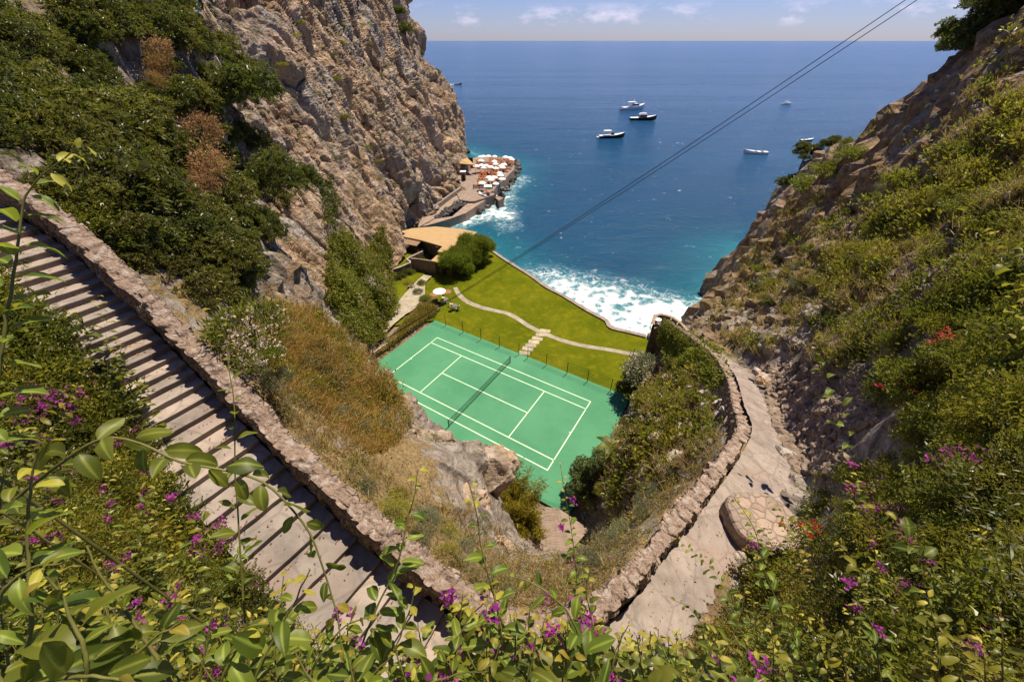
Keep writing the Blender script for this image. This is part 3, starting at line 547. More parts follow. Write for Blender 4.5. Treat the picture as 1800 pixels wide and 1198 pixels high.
foam += .85*fline([(812, 392), (835, 384), (862, 372), (880, 378)], 3.6)+.40*fline([(878, 345), (905, 330), (915, 312)], 4.)+.10*fline([(872, 400), (885, 425), (925, 445), (960, 470)], 4.)+.35*fline([(895, 395), (880, 360), (890, 350)], 5.)
foam += .36*np.exp(-(sd/1.3)**2)
foam = np.clip(foam+.12*fbm(np.stack([SX, SY, 0*SX], -1)*.12, 4, .6, 5)*(foam > .03), 0, 1.2)
SZ = .16*fbm(np.stack([SX*.7, SY, 0*SX], -1)*.16, 3, .5, 91)*np.clip(1-R2/400, 0, 1)+.45*np.clip(foam, 0, 1)*np.abs(fbm(np.stack([SX, SY, 0*SX], -1)*.5, 4, .6, 95))
sea = link('water', np_mesh('water', np.stack([SX, SY, SZ], -1).reshape(-1, 3), grid_faces(SNA, SNR)[:, ::-1], M['water'], {'shore': shore.ravel(), 'foam': foam.ravel()})); tag(sea, kind='structure')

# ---------------------------------------------------------------- stairs, walls, path
def ribbon(line, half, hgt, jitter, seg, name, mat, parent=None, bottom=None, seed=0, capmat=None, capover=.03):
    """a rubble wall along a line of top points: face mesh with uneven surface, and its capping"""
    L = resample(line, seg); t = np.gradient(L[:, :2], axis=0); t /= np.maximum(np.linalg.norm(t, axis=1)[:, None], 1e-9); nrm = np.stack([t[:, 1], -t[:, 0]], 1)
    half = half if hasattr(half, '__len__') else np.full(seg, half)
    hg = hgt if hasattr(hgt, '__len__') else np.full(seg, hgt)
    K = 10; prof = []
    for j in range(K): prof.append((1, j/(K-1)))           # right side bottom -> top
    for j in range(1, 7): prof.append((1-2*j/7., 1.))
    for j in range(K): prof.append((-1, 1-j/(K-1)))
    V = np.zeros((seg, len(prof), 3))
    for j, (sx_, hz) in enumerate(prof):
        off = sx_*half*(1.12-.12*hz)
        V[:, j, :2] = L[:, :2]+nrm*off[:, None]; V[:, j, 2] = L[:, 2]-hg*(1-hz)+(.05*(1-sx_*sx_)*.4 if hz == 1 else 0)
    f1_, f2_, fc = worley(V*3.6, 100+seed); dn = (np.minimum(f2_-f1_, .30)*.9-.2+(fc-.5)*.8*smooth(0, .15, f2_-f1_))*jitter+.6*jitter*fbm(V*1.3, 3, .5, seed)
    out = np.zeros_like(V)
    for j, (sx_, hz) in enumerate(prof):
        out[:, j, :2] = nrm*sx_; out[:, j, 2] = 1. if (hz == 1) else 0.
    V = V+out*dn[..., None]
    me = np_mesh(name, V.reshape(-1, 3), grid_faces(seg, len(prof)), M[mat], smooth_shade=False)
    idx = []
    if capmat:
        me.materials.append(M[capmat])
        m = np.zeros(len(me.polygons), np.int32).reshape(seg-1, len(prof)-1); m[:, K-1:K+5] = 1; me.polygons.foreach_set('material_index', m.ravel())
    return link(name, me, parent)
sw = ribbon(WALL_L, .235, 1.45, .15, 900, 'stone_parapet_wall', 'wall', seed=1, capmat='walltop'); tag(sw, 'long rubble stone parapet wall descending beside the shaded stone stairs', 'wall')
pw = ribbon(WALL_R, .23, 1.40, .15, 900, 'stone_parapet_wall', 'wall', seed=2, capmat='walltop'); tag(pw, 'curving rubble stone parapet wall on the outer edge of the sloping cement path', 'wall')
vw = ribbon(WALL_V, .30, 2.4, .14, 160, 'stone_parapet_wall', 'wall', seed=3); tag(vw, 'stone wall covered in yellow green creeper above the small turret', 'wall')
# steps
stair = empty('staircase', ST_MID[30], 'wide flight of worn stone stairs beside the rubble parapet, half in its shadow', 'stairs')
bpy.context.view_layer.update(); inv = stair.matrix_world.inverted()
NST = 39; zz_ = np.linspace(ST_IN[0, 2], ST_IN[-1, 2], NST+1); si = np.interp(-zz_, -ST_IN[:, 2], np.arange(60)); SIN = np.stack([np.interp(si, np.arange(60), ST_IN[:, k]) for k in range(3)], 1); SOUT = np.stack([np.interp(si, np.arange(60), ST_OUT[:, k]) for k in range(3)], 1)
for k in range(NST):
    zt = SIN[k, 2]-.04; n = 9; V = []; 
    for e, (a, b) in enumerate(((SIN[k], SOUT[k]), (SIN[k+1], SOUT[k+1]))):
        tv = (SIN[k+1]-SIN[k])[:2]; tv = tv/np.linalg.norm(tv); over = .03 if e else 0.
        for q in range(n):
            p = a+(b-a)*q/(n-1); j = fbm(np.array([[p[0]*2.5, p[1]*2.5, k*3.1]]), 2, .5, 7)[0]*.028
            V.append((p[0]+tv[0]*(over+j), p[1]+tv[1]*(over+j), zt+fbm(np.array([[p[0]*1.5, p[1]*1.5, k]]), 2, .5, 8)[0]*.018-(.012 if e else 0)))
    V = np.array(V); lo = V[n:].copy(); lo[:, 2] -= .028; tvv = np.array([*((SIN[k+1]-SIN[k])[:2]), 0.]); tvv /= np.linalg.norm(tvv); lo2 = lo-tvv*.022; lo2[:, 2] -= .012; bt = lo2.copy(); bt[:, 2] -= .34; lo = lo
    A = np.concatenate([V, lo, lo2, bt]).reshape(5, n, 3)
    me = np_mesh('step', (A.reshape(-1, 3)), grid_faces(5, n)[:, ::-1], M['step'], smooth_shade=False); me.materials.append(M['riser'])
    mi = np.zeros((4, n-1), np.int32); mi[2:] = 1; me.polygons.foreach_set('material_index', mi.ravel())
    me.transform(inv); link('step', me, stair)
landing_poly = [tuple(ST_IN[-1, :2]), tuple(PL[0, :2]), tuple(PR[0, :2]), tuple(ST_OUT[-1, :2])]
# path with shallow cement steps
NP = 420; L_ = resample(PL, NP); R_ = resample(PR, NP); PVV = np.zeros((NP, 26, 3))
for j in range(26):
    t = j/25; PVV[:, j] = L_*(1-t)+R_*t; PVV[:, j, 2] = L_[:, 2]
e = np.random.default_rng(3).normal(0, .06, NP); PVV[:, -1, 0] += e; PVV[:, -2, 0] += e*.5
PVV[..., 2] += .03*fbm(PVV*1.2, 3, .5, 33)
lenp = np.r_[0, np.cumsum(np.linalg.norm(np.diff((L_+R_)/2, axis=0), axis=1))]
stp = np.floor(lenp/.95); PVV[..., 2] += ((.5-(lenp/.95-stp))*.055)[:, None]
PVV[:, 0, :2] += (L_-R_)[:, :2]/np.linalg.norm((L_-R_)[:, :2], axis=1)[:, None]*.25
foot = link('path', np_mesh('path', PVV.reshape(-1, 3), grid_faces(NP, 26)[:, ::-1], M['path'])); tag(foot, kind='structure')
mb = MB(); mb.prism([p for p in landing_poly], 29.1, 29.52); ld = mb.build('landing_pavement', M['path']); tag(ld, kind='structure')

# ---------------------------------------------------------------- garden: lawn, court, sea wall
LAWN_SEA = [(852, 432), (880, 452), (905, 468), (935, 487), (960, 505), (985, 518), (1010, 533), (1035, 548), (1058, 560), (1067, 566), (1072, 576), (1090, 581), (1112, 586), (1135, 592)]
lawn_w = resample(np.array([atz(x, y, GZ) for x, y in LAWN_SEA]), 60)[:, :2]
lawn_poly = [tuple(p) for p in lawn_w]+[(19.5, 43.5), (18, 38), court(27.3, -3.2)[:2], court(-3.2, -3.2)[:2], (-21, 47), (-24, 60), (-25, 78), (-10, 80)]
mb = MB(); mb.prism(lawn_poly[::-1], -3, GZ); lawn = mb.build('lawn', M['lawn']); tag(lawn, kind='structure')
court_poly = [court(-3.2, -3.2), court(-3.2, 14.2), court(27.6, 14.2), court(27.6, -3.2)]
mb = MB(); mb.prism([p[:2] for p in court_poly], 5.4, GZ+.012); ct = mb.build('tennis_court', M['court']); tag(ct, kind='structure')
mb = MB(); zl = GZ+.018; LW = .06
def cline(u0, v0, u1, v1):
    if u0 == u1: P = [court(u0-LW, v0-LW), court(u0-LW, v1+LW), court(u0+LW, v1+LW), court(u0+LW, v0-LW)]
    else: P = [court(u0, v0-LW), court(u0, v0+LW), court(u1, v0+LW), court(u1, v0-LW)]
    mb.add([(p[0], p[1], zl) for p in P], [(0, 1, 2, 3)])
for v in (0, 10.97): cline(-LW, v, 23.77+LW, v)
for v in (1.37, 9.6): cline(LW, v, 23.77-LW, v)
for u in (0, 23.77): cline(u, LW*2, u, 1.37-LW*2); cline(u, 1.37+LW*2, u, 9.6-LW*2); cline(u, 9.6+LW*2, u, 10.97-LW*2)
for u in (5.485, 18.285): cline(u, 1.37+LW*2, u, 9.6-LW*2)
cline(5.485+LW, 5.485, 18.285-LW, 5.485)
for u in (0, 23.77): cline(u+(.06 if u == 0 else -.22), 5.485, u+(.22 if u == 0 else -.06), 5.485)
ln = mb.build('court_lines', M['line'], ct)
for p in ln.data.polygons:
    if p.normal.z < 0: p.flip()
# net
c0 = court(11.885, -.92); net = empty('tennis_net', c0, 'dark tennis net across the middle of the green court', 'tennis net', rz=0)
def loc(parent, pts): o = Vector(parent.location); return [tuple(Vector(p)-o) for p in pts]
for v in (-.92, 11.89):
    mb = MB(); p = court(11.885, v); mb.tube(loc(net, [(p[0], p[1], GZ), (p[0], p[1], GZ+1.12)]), .055, 8); mb.build('net_post', M['dark_metal'], net)
mb = MB()
def nett(t): v = -.92+12.81*t; return court(11.885, v, GZ+1.03-.12*math.sin(math.pi*t))
for k in range(161):
    p = nett(k/160); mb.tube(loc(net, [(p[0], p[1], GZ+.03), p]), .006, 3, False)
for h in np.linspace(.0, .96, 11):
    mb.tube(loc(net, [(nett(k/20)[0], nett(k/20)[1], GZ+.04+(nett(k/20)[2]-GZ-.08)*h) for k in range(21)]), .006, 3, False)
mb.build('netting', M['net'], net)
mb = MB(); V = []
mb.tube(loc(net, [nett(k/24) for k in range(25)]), .026, 6); mb.build('net_band', M['net'], net)
# fence on the sea side of the court
fence = empty('court_fence', court(-2.2, -2.95), 'low dark green post and wire fence along the lawn side of the court', 'fence')
def fseg(us, gap=False):
    for u in us:
        p = court(u, -2.95); mb = MB(); mb.tube(loc(fence, [(p[0], p[1], GZ), (p[0], p[1], GZ+2.0)]), .045, 6); mb.build('fence_post', M['dark_metal'], fence)
    mbw = MB()
    for h in (.6, 1.0, 1.45, 1.95):
        mbw.tube(loc(fence, [court(us[0], -2.95, GZ+h), court(us[-1], -2.95, GZ+h)]), .013, 4)
    for k in range(int((us[-1]-us[0])/.28)):
        u = us[0]+k*.28; mbw.tube(loc(fence, [court(u, -2.95, GZ+.05), court(u, -2.95, GZ+1.95)]), .0035, 3, False)
    mbw.build('fence_wire', M['dark_metal'], fence)
def to_court(px, py): q = atz(px, py, GZ)[:2]-CO; return float(q@CU), float(q@CV)
uu = [to_court(x, y)[0] for x, y in ((783.5, 572.8), (812.8, 585.5), (845, 597.4), (878, 609.8), (912.5, 622.8))]
fseg([uu[0]-3.4]+uu); uu2 = [to_court(x, y)[0] for x, y in ((927, 630), (960, 642), (996, 657), (1032, 671), (1073, 686.5))]; fseg(uu2+[uu2[-1]+3.2])
# sea wall coping
cop = np.c_[lawn_w, np.full(60, GZ+.22)]
cw_ = ribbon(cop, .34, 8.5, .06, 240, 'sea_wall', 'wall', seed=6, capmat='step'); tag(cw_, 'low pale sea wall curving along the far edge of the lawn above the surf', 'wall')
# garden paths: flagstones of the curving path and stepping slabs are joints in one paved strip
def strip(name, px, width, z=GZ, mat='garden_path', n=90, kindv='structure'):
    L = resample(np.array([atz(x, y, z) for x, y in px]), n); t = np.gradient(L[:, :2], axis=0); t /= np.linalg.norm(t, axis=1)[:, None]; nr = np.stack([t[:, 1], -t[:, 0]], 1)
    w = (width if hasattr(width, '__len__') else [width, width]); ww = np.interp(np.linspace(0, 1, n), np.linspace(0, 1, len(w)), w)*(1+.10*fbm(L*1.7, 3, .5, 3))
    V = np.stack([np.c_[L[:, :2]+nr*(ww/2*s)[:, None], np.full(n, z+.016)] for s in (-1, -.33, .33, 1)], 1)
    o = link(name, np_mesh(name, V.reshape(-1, 3), grid_faces(n, 4), M[mat]));
    for p in o.data.polygons:
        if p.normal.z < 0: p.flip()
    return tag(o, kind=kindv) if kindv else o
strip('garden_path', [(800, 505), (806, 516), (818, 528), (840, 538), (866, 545), (890, 550), (910, 560), (930, 573), (955, 585), (985, 597), (1010, 604), (1040, 610), (1075, 615), (1110, 622), (1140, 625)], [.75, .95, .85, .8, .8, .75, .8])
slabs = [(958, 581.5), (951, 588.5), (944.5, 595), (938.5, 601), (933, 607), (927.5, 613.2), (921.5, 620.3)]
for k, (x, y) in enumerate(slabs):
    q = atz(x, y, GZ); mb = MB(); mb.box((0, 0, .01), (1.55, .78, .05), rz=0); o = mb.build('paving_slab', M['garden_path']); o.location = (q[0], q[1], GZ+.014); o.rotation_euler = (0, 0, -.05+.12*math.sin(k*2.1)-TH*.25); tag(o, 'pale stone slab in the stepping path from the lawn to the court', 'paving slab', 'stepping slabs across the lawn')
strip('garden_path', [(645, 614), (668, 588), (690, 564), (712, 541), (725, 524), (733, 508), (741, 494), (752, 484)], [1.0, 1.0, 1.15, 2.0, 4.2, 3.2, 2.0, 1.6], GZ+.35)
# raised bed between the court wall and the garden path
bed = [atz(x, y, GZ) for x, y in [(660, 628), (690, 592), (724, 553), (742, 531), (770, 528), (772, 546)]]
mb = MB(); mb.prism([tuple(p[:2]) for p in bed][::-1], GZ-.2, GZ+.45); o = mb.build('planting_bed_soil', M['soil']); tag(o, kind='structure')
bw = np.array([[*atz(x, y, GZ)[:2], GZ+.62] for x, y in [(640, 638), (668, 618), (700, 596), (735, 572), (772, 546)]]); o = ribbon(bw, .16, 1.2, .05, 120, 'retaining_wall', 'wall', seed=8, capmat='walltop'); tag(o, 'low stone retaining wall along the left baseline of the court', 'wall')
gp = [atz(x, y, GZ+.33) for x, y in [(642, 618), (662, 590), (700, 548), (716, 505), (760, 470), (700, 440), (640, 520)]]
mb = MB(); mb.prism([tuple(p[:2]) for p in gp], GZ-.3, GZ+.33); o = mb.build('garden_ground', M['lawn']); tag(o, kind='structure')

# ---------------------------------------------------------------- beach house and its terrace
def P2(lst, z): return [tuple(atz(x, y, z)[:2]) for x, y in lst]
def ccw(poly):
    a = sum(poly[i][0]*poly[(i+1) % len(poly)][1]-poly[(i+1) % len(poly)][0]*poly[i][1] for i in range(len(poly))); return poly if a > 0 else poly[::-1]
def rel(poly, o): return [(p[0]-o[0], p[1]-o[1]) for p in poly]
def inset(poly, k):
    c = np.mean(poly, 0); return [tuple(c+(np.array(p)-c)*k) for p in poly]
ZR = 9.3
roof = ccw(P2([(704.7, 407), (713, 411.5), (707, 415.5), (740, 422.5), (778, 434), (769, 442.5), (783, 444), (803, 430), (839, 409), (812, 402.5), (766, 398.7), (725, 402)], ZR))
porch = ccw(P2([(757, 458), (772, 444.5), (806, 431), (822, 424), (812, 445), (793, 464.5)], 8.75))
h0 = np.mean(roof, 0); house = empty('beach_house', (h0[0], h0[1], GZ), 'beach house with a broad tan reed matting roof above the cove', 'house')
def hb(name, fn, mat, parent=house): mb = MB(); fn(mb); return mb.build(name, mat, parent)
rr = rel(roof, h0); o = hb('roof', lambda m: m.prism(rr, ZR-GZ-.10, [ZR-GZ+.08+.05*math.sin(i*1.9) for i in range(len(rr))]), M['roof_mat'])
o = hb('porch_roof', lambda m: m.prism(rel(porch, h0), 8.60-GZ, 8.74-GZ), M['roof_mat'])
def rafters(m):
    for k in range(9):
        t = (k+.5)/9; a = np.array(porch[0])*(1-t)+np.array(porch[1])*t-h0; m.box((a[0], a[1], 8.5-GZ), (.09, 2.6, .12), .4)
hb('rafter', rafters, M['wood'])
hb('wall', lambda m: m.prism(rel(inset(porch, .80), h0), -.4, 8.5-GZ), M['plaster'])
hb('wall', lambda m: m.prism(rel(inset(roof, .60), h0), -.4, ZR-GZ-.2), M['plaster'])
for k in range(8):
    p = np.array(inset(roof, .92)[k if k < 5 else k+2])-h0; hb('post', lambda m: m.tube([(p[0], p[1], -.4), (p[0], p[1], ZR-GZ-.05)], .09, 6), M['wood'])
for k in (0, 1, 4):
    p = np.array(inset(porch, .95)[k])-h0; hb('post', lambda m: m.tube([(p[0], p[1], -.4), (p[0], p[1], 8.6-GZ)], .08, 6), M['wood'])
q0 = np.array(inset(porch, .805)[0])-h0; q1 = np.array(inset(porch, .805)[5 if len(porch) > 5 else -1])-h0; qa = math.atan2(q1[1]-q0[1], q1[0]-q0[0]); qm = (q0+q1)/2; L = np.linalg.norm(q1-q0)
hb('door', lambda m: m.box((qm[0], qm[1], 1.1), (1.0, .10, 2.1), qa), M['wood']); 
for t in (.22, .78): qq = q0+(q1-q0)*t; hb('window', lambda m: m.box((qq[0], qq[1], 1.5), (.7, .1, .9), qa), M['glass'])
# upper terrace
ter = ccw(P2([(690, 441), (706, 428.5), (742, 440), (716, 455.5), (722, 460.5), (703.4, 469.5), (684, 474), (672, 462)], 7.4))
mb = MB(); mb.prism(ter, 4, 7.4); o = mb.build('terrace_lawn', M['lawn']); tag(o, kind='structure')
kl = np.array([[*atz(x, y, 7.5)[:2], 7.62] for x, y in [(706, 428), (728, 434), (744, 440), (730, 448), (716, 455.5), (722, 461), (712, 466), (700, 471), (685, 475)]])
o = ribbon(kl, .2, 2.2, .04, 120, 'terrace_wall', 'wall', seed=12, capmat='step'); tag(o, 'pale coping wall around the small terrace lawn left of the beach house', 'wall')
for k, (poly, lab) in enumerate(([[(691, 441), (698, 436), (721, 441), (712, 446)], 'green sun mat nearest the house, spread on the small terrace lawn'], [[(699, 435), (706, 430), (728, 435), (722, 440)], 'green sun mat farthest out, spread on the small terrace lawn'])):
    p = ccw(P2(poly, 7.45)); mb = MB(); mb.prism(p, 7.405, 7.45+.01*k); o = mb.build('sun_mat', M['mat_green']); tag(o, lab, 'mat')
sh = ccw(P2([(708, 428), (717, 419.5), (742, 422.5), (732, 432.5)], 9.0)); c = np.mean(sh, 0); shed = empty('shed', (c[0], c[1], 7.4), 'small shed with flat brown roof beside the terrace lawn', 'shed')
mb = MB(); mb.prism(rel(sh, c), 1.52, 1.66); mb.build('roof', M['teak'], shed); mb = MB(); mb.prism(rel(inset(sh, .86), c), -1.5, 1.5); mb.build('wall', M['wood'], shed)
hw = np.array([[*atz(x, y, GZ)[:2], 8.6] for x, y in [(726, 476), (745, 478), (768, 482)]]); o = ribbon(hw, .2, 3., .05, 60, 'garden_wall', 'wall', seed=14); tag(o, 'shaded brown wall between the terrace and the garden path', 'wall')
# parasol, tables and chairs on the lawn
q = atz(772, 511, 8.2); par = empty('parasol', (q[0], q[1], GZ), 'open white round parasol on the lawn beside the beach house', 'parasol')
mb = MB(); mb.lathe([(.02, 2.45), (.5, 2.38), (1.02, 2.14), (1.05, 2.08), (1.0, 2.10), (.02, 2.36)], seg=16); mb.build('canopy', M['canvas'], par)
mb = MB(); mb.tube([(0, 0, 0), (0, 0, 2.5)], .03, 6); mb.build('pole', M['white'], par); mb = MB(); mb.lathe([(.28, 0), (.28, .08), (.05, .14)], seg=12); mb.build('base', M['greytop'], par)
for k, (x, y, lab) in enumerate(((763, 518, 'round terracotta patio pad nearer the court, beside the white parasol'), (786, 513, 'round terracotta patio pad nearer the curving path, beside the white parasol'))):
    q = atz(x, y, GZ); mb = MB(); mb.lathe([(.75, 0), (.75, .06), (.70, .07), (.0, .07)], seg=20); o = mb.build('patio_pad', M['terracotta']); o.location = (q[0], q[1], GZ); tag(o, lab, 'paving')
def make_chair():
    t = empty('garden_chair', (0, 0, GZ), 'cream chair', 'chair')
    mb = MB(); mb.box((0, 0, .45), (.56, .54, .10)); mb.build('seat', M['cushion'], t)
    mb = MB(); n = 9
    for k in range(n):
        a = math.pi*(.5+ (k/(n-1))*1.0)-math.pi/2; mb.box((-.30*math.sin(a+1.57-1.57)*0-.30*math.cos((k/(n-1)-.5)*2.6), .30*math.sin((k/(n-1)-.5)*2.6), .68), (.07, .13, .42), (k/(n-1)-.5)*-2.6)
    mb.build('backrest', M['cushion'], t)
    for sx_, sy in ((1, 1), (1, -1), (-1, 1), (-1, -1)): mb = MB(); mb.tube([(.24*sx_, .23*sy, 0), (.22*sx_, .21*sy, .42)], .022, 5); mb.build('leg', M['white'], t)
    return t
def make_table():
    t = empty('garden_table', (0, 0, GZ), 'table', 'table'); mb = MB(); mb.lathe([(.03, .70), (.44, .70), (.45, .72), (.44, .74), (.0, .74)], seg=18); mb.build('tabletop', M['greytop'], t)
    mb = MB(); mb.tube([(0, 0, .05), (0, 0, .70)], .035, 6); mb.build('pedestal', M['white'], t); mb = MB(); mb.lathe([(.24, 0), (.24, .04), (.05, .07)], seg=12); mb.build('base', M['white'], t); return t
ch0 = make_chair(); tb0 = make_table(); cf, tf = [ch0], [tb0]
sets = [((783, 525), [(779, 522.3, 'cream garden chair behind the grey table nearest the planting bed'), (780, 530.5, 'cream garden chair in front of the grey table nearest the planting bed')], 'small round grey table nearest the planting bed on the lawn'),
        ((799, 536), [(793, 533.5, 'cream garden chair left of the grey table nearest the court fence'), (794, 541.5, 'cream garden chair in front of the grey table nearest the court fence'), (805, 540.5, 'cream garden chair right of the grey table nearest the court fence')], 'small round grey table nearest the court fence on the lawn')]
for tp, chs, lab in sets:
    q = atz(*tp, GZ+.74); t = tf.pop() if tf else copy_tree(tb0); t.location = (q[0], q[1], GZ); tag(t, lab, 'table', 'tables on the lawn')
    for x, y, l2 in chs:
        p = atz(x, y, GZ+.45); c = cf.pop() if cf else copy_tree(ch0); c.location = (p[0], p[1], GZ); c.rotation_euler.z = math.atan2(q[1]-p[1], q[0]-p[0]); tag(c, l2, 'chair', 'chairs on the lawn')

# ---------------------------------------------------------------- bathing terrace under the cliff
PZ = 3.0
def pz(px, py): return 720+px/7.49, 240+py/7.49
plat = ccw(P2([pz(*p) for p in [(640, 560), (560, 330), (800, 300), (900, 262), (1180, 268), (1375, 310), (1380, 425), (1270, 540), (1140, 650), (1095, 735), (1120, 765), (860, 850), (760, 850), (660, 830), (600, 700), (690, 690)]], PZ))
mb = MB(); mb.prism(plat, -2, PZ); o = mb.build('bathing_terrace_pavement', M['pier']); tag(o, kind='structure')
walk = ccw(P2([pz(*p) for p in [(870, 845), (1100, 765), (900, 900), (740, 1005), (520, 1085), (300, 1150), (110, 1195), (130, 1130), (270, 1040), (330, 1085), (560, 1050), (700, 930), (790, 850)]], PZ-.6))
mb = MB(); mb.prism(walk, -2, PZ-.6); o = mb.build('walkway_pavement', M['pier']); tag(o, kind='structure')
walk2 = ccw(P2([pz(*p) for p in [(110, 1195), (160, 1080), (270, 1000), (480, 850), (690, 690), (700, 800), (640, 850), (450, 960), (300, 1090)]], PZ-.3))
mb = MB(); mb.prism(walk2, -2, PZ-.3); o = mb.build('walkway_pavement', M['pier']); tag(o, kind='structure')
wl_ = np.array([[*atz(*pz(x, y), PZ)[:2], PZ+.95] for x, y in [(270, 1000), (400, 905), (540, 800), (640, 730), (692, 680), (670, 620)]]); o = ribbon(wl_, .35, 1.6, .06, 90, 'boundary_wall', 'wall', seed=15, capmat='step'); tag(o, 'low wall at the foot of the cliff beside the sea walkway', 'wall')
rmp = ccw(P2([pz(*p) for p in [(1120, 765), (1180, 760), (1240, 850), (1180, 880)]], 1.6)); mb = MB(); mb.prism(rmp, -2, [2.4, 2.6, 1.0, .8]); o = mb.build('stone_ramp', M['pier']); tag(o, 'stone ramp sloping from the bathing terrace into the surf', 'ramp')
def norm_(a): return a/np.linalg.norm(a, axis=-1, keepdims=True)
def rock_mesh(name, seed, sub=3, sq=.7, mat='rock', rough=.30):
    bm = bmesh.new(); bmesh.ops.create_icosphere(bm, subdivisions=sub, radius=1); V = np.array([v.co[:] for v in bm.verts])
    a1, a2, ac = worley(V*1.5+seed*7.7, seed); b1, b2, bc = worley(V*3.6+seed*3.1, seed+9)
    rg_ = np.random.default_rng(seed*5+1)
    for n_ in norm_(rg_.normal(size=(22, 3))):
        o_ = rg_.uniform(.55, .9); dt = V@n_; V = V-np.outer(np.maximum(dt-o_, 0), n_)
    r = 1+rough*.55*(np.minimum(a2-a1, .5)+ac-.75)+rough*.30*(np.minimum(b2-b1, .4)+bc-.7)+.12*fbm(V*2.2+seed, 3, .5, seed); V = V*r[:, None]*[1, .85, sq]
    for v, c in zip(bm.verts, V): v.co = c
    me = bpy.data.meshes.new(name); bm.to_mesh(me); bm.free(); me.materials.append(M[mat]); me.polygons.foreach_set('use_smooth', [sub > 3]*len(me.polygons)); return me
ROCKS = [rock_mesh('boulder', s_) for s_ in range(1, 6)]
BIGROCK = [rock_mesh('boulder', s_, 5, .8, 'rock', .36) for s_ in (11, 12, 13)]
def boulder(P, s, label, group=None, k=0, sq=1., big=False):
    o = link('boulder', (BIGROCK if big else ROCKS)[k % (3 if big else 5)]); o.location = P; o.scale = (s, s, s*sq); o.rotation_euler = (random.uniform(-.3, .3), random.uniform(-.3, .3), random.uniform(0, 6.3)); return tag(o, label, 'rock', group)
def joined_rocks(name, spots, mat='rock', seeds=5):
    protos = []
    for s_ in range(seeds):
        bm = bmesh.new(); bmesh.ops.create_icosphere(bm, subdivisions=1, radius=1); V = np.array([v.co[:] for v in bm.verts]); F = np.array([[v.index for v in f.verts] for f in bm.faces]); bm.free()
        protos.append((V*(1+.35*np.random.default_rng(s_).normal(0, .5, (len(V), 1)))*[1, .8, .65], F))
    VV, FF, b = [], [], 0
    for i, (p, s) in enumerate(spots):
        V, F = protos[i % seeds]; a = RNG.uniform(0, 6.28); e = RNG.uniform(-.6, .6); c_, s_ = math.cos(a), math.sin(a); ce, se = math.cos(e), math.sin(e)
        Rm = np.array([[c_, -s_, 0], [s_, c_, 0], [0, 0, 1]])@np.array([[ce, 0, se], [0, 1, 0], [-se, 0, ce]]); VV.append(V@Rm.T*s+p); FF.append(F+b); b += len(V)
    return link(name, np_mesh(name, np.concatenate(VV), np.concatenate(FF), M[mat], smooth_shade=False))
spots = []
rp = [pz(*p) for p in [(310, 1080), (640, 840), (790, 850), (690, 925), (400, 1075)]]
for i in range(1500):
    x, y = random.uniform(755, 830), random.uniform(350, 390)
    if in_poly(np.array([x]), np.array([y]), rp)[0]: spots.append((atz(x, y, PZ-.7)+[0, 0, random.uniform(-.3, .3)], random.uniform(.3, .8)))
for x0, y0, x1, y1 in [(770, 399, 835, 366), (838, 372, 880, 345), (880, 340, 908, 305), (908, 305, 906, 284)]:
    for i in range(42):
        t = random.random(); p = atz(x0+(x1-x0)*t, y0+(y1-y0)*t, 0); spots.append((p+[random.uniform(-1, 1.4), random.uniform(-2.5, 1.), random.uniform(-.5, .7)], random.uniform(.6, 1.6)))
M['wet'] = simple('wet_rock', (.055, .045, .038), .55, .5, 1.2, .4, .6)
o = joined_rocks('shore_rubble', spots, 'wet'); tag(o, 'dark wet broken rocks along the foot of the bathing terrace', 'rocks', kind='stuff')
# bar hut with awning, kiosk
q = atz(*pz(760, 420), PZ); bar = empty('beach_bar', (q[0], q[1], PZ), 'beach bar with tan sloping awning against the cliff', 'bar')
aw = [tuple(atz(*pz(x, y), z)-[q[0], q[1], PZ]) for x, y, z in [(540, 235, 8.2), (750, 270, 6.8), (860, 375, 6.2), (770, 372, 6.2), (640, 350, 6.6)]]
mb = MB(); mb.add(aw+[(a, b, c-.18) for a, b, c in aw], [(0, 1, 2, 3, 4), (9, 8, 7, 6, 5)]+[(i, 5+i, 5+(i+1) % 5, (i+1) % 5) for i in range(5)]); mb.build('awning', M['roof_mat'], bar)
cn = [atz(*pz(x, y), PZ)-[q[0], q[1], PZ] for x, y in [(680, 425), (850, 412)]]; cm = (cn[0]+cn[1])/2; ca = math.atan2(*(cn[1]-cn[0])[1::-1]) if False else math.atan2(cn[1][1]-cn[0][1], cn[1][0]-cn[0][0]); cl = np.linalg.norm(cn[1]-cn[0])
mb = MB(); mb.box((cm[0], cm[1], .75), (cl, .8, 1.5), ca); mb.build('counter', M['orange'], bar)
mb = MB(); mb.box((cm[0]-.3, cm[1]+2.2, 1.5), (cl*.9, .3, 3.0), ca); mb.build('back_wall', M['wood'], bar)
for p in (aw[2], aw[3], aw[4]): mb = MB(); mb.tube([(p[0], p[1], 0), (p[0], p[1], p[2]-.1)], .08, 6); mb.build('post', M['wood'], bar)
q = atz(*pz(712, 575), PZ); kio = empty('kiosk', (q[0], q[1], PZ), 'narrow brown kiosk with flat white roof beside the cliff', 'kiosk')
mb = MB(); mb.box((0, 0, 1.35), (1.5, 1.5, 2.7)); mb.build('wall', M['teak'], kio); mb = MB(); mb.box((0, 0, 2.78), (1.8, 1.8, .16)); mb.build('roof', M['white'], kio); mb = MB(); mb.box((.1, -.76, 1.0), (.8, .06, 1.9)); mb.build('door', M['wood'], kio)
q = atz(*pz(965, 690), PZ); bench = empty('timber_barrier', (q[0], q[1], PZ), 'long dark timber barrier across the bathing terrace', 'barrier', rz=-.05)
for z in (.35, .75, 1.1): mb = MB(); mb.box((0, 0, z), (6.2, .12, .22)); mb.build('board', M['wood'], bench)
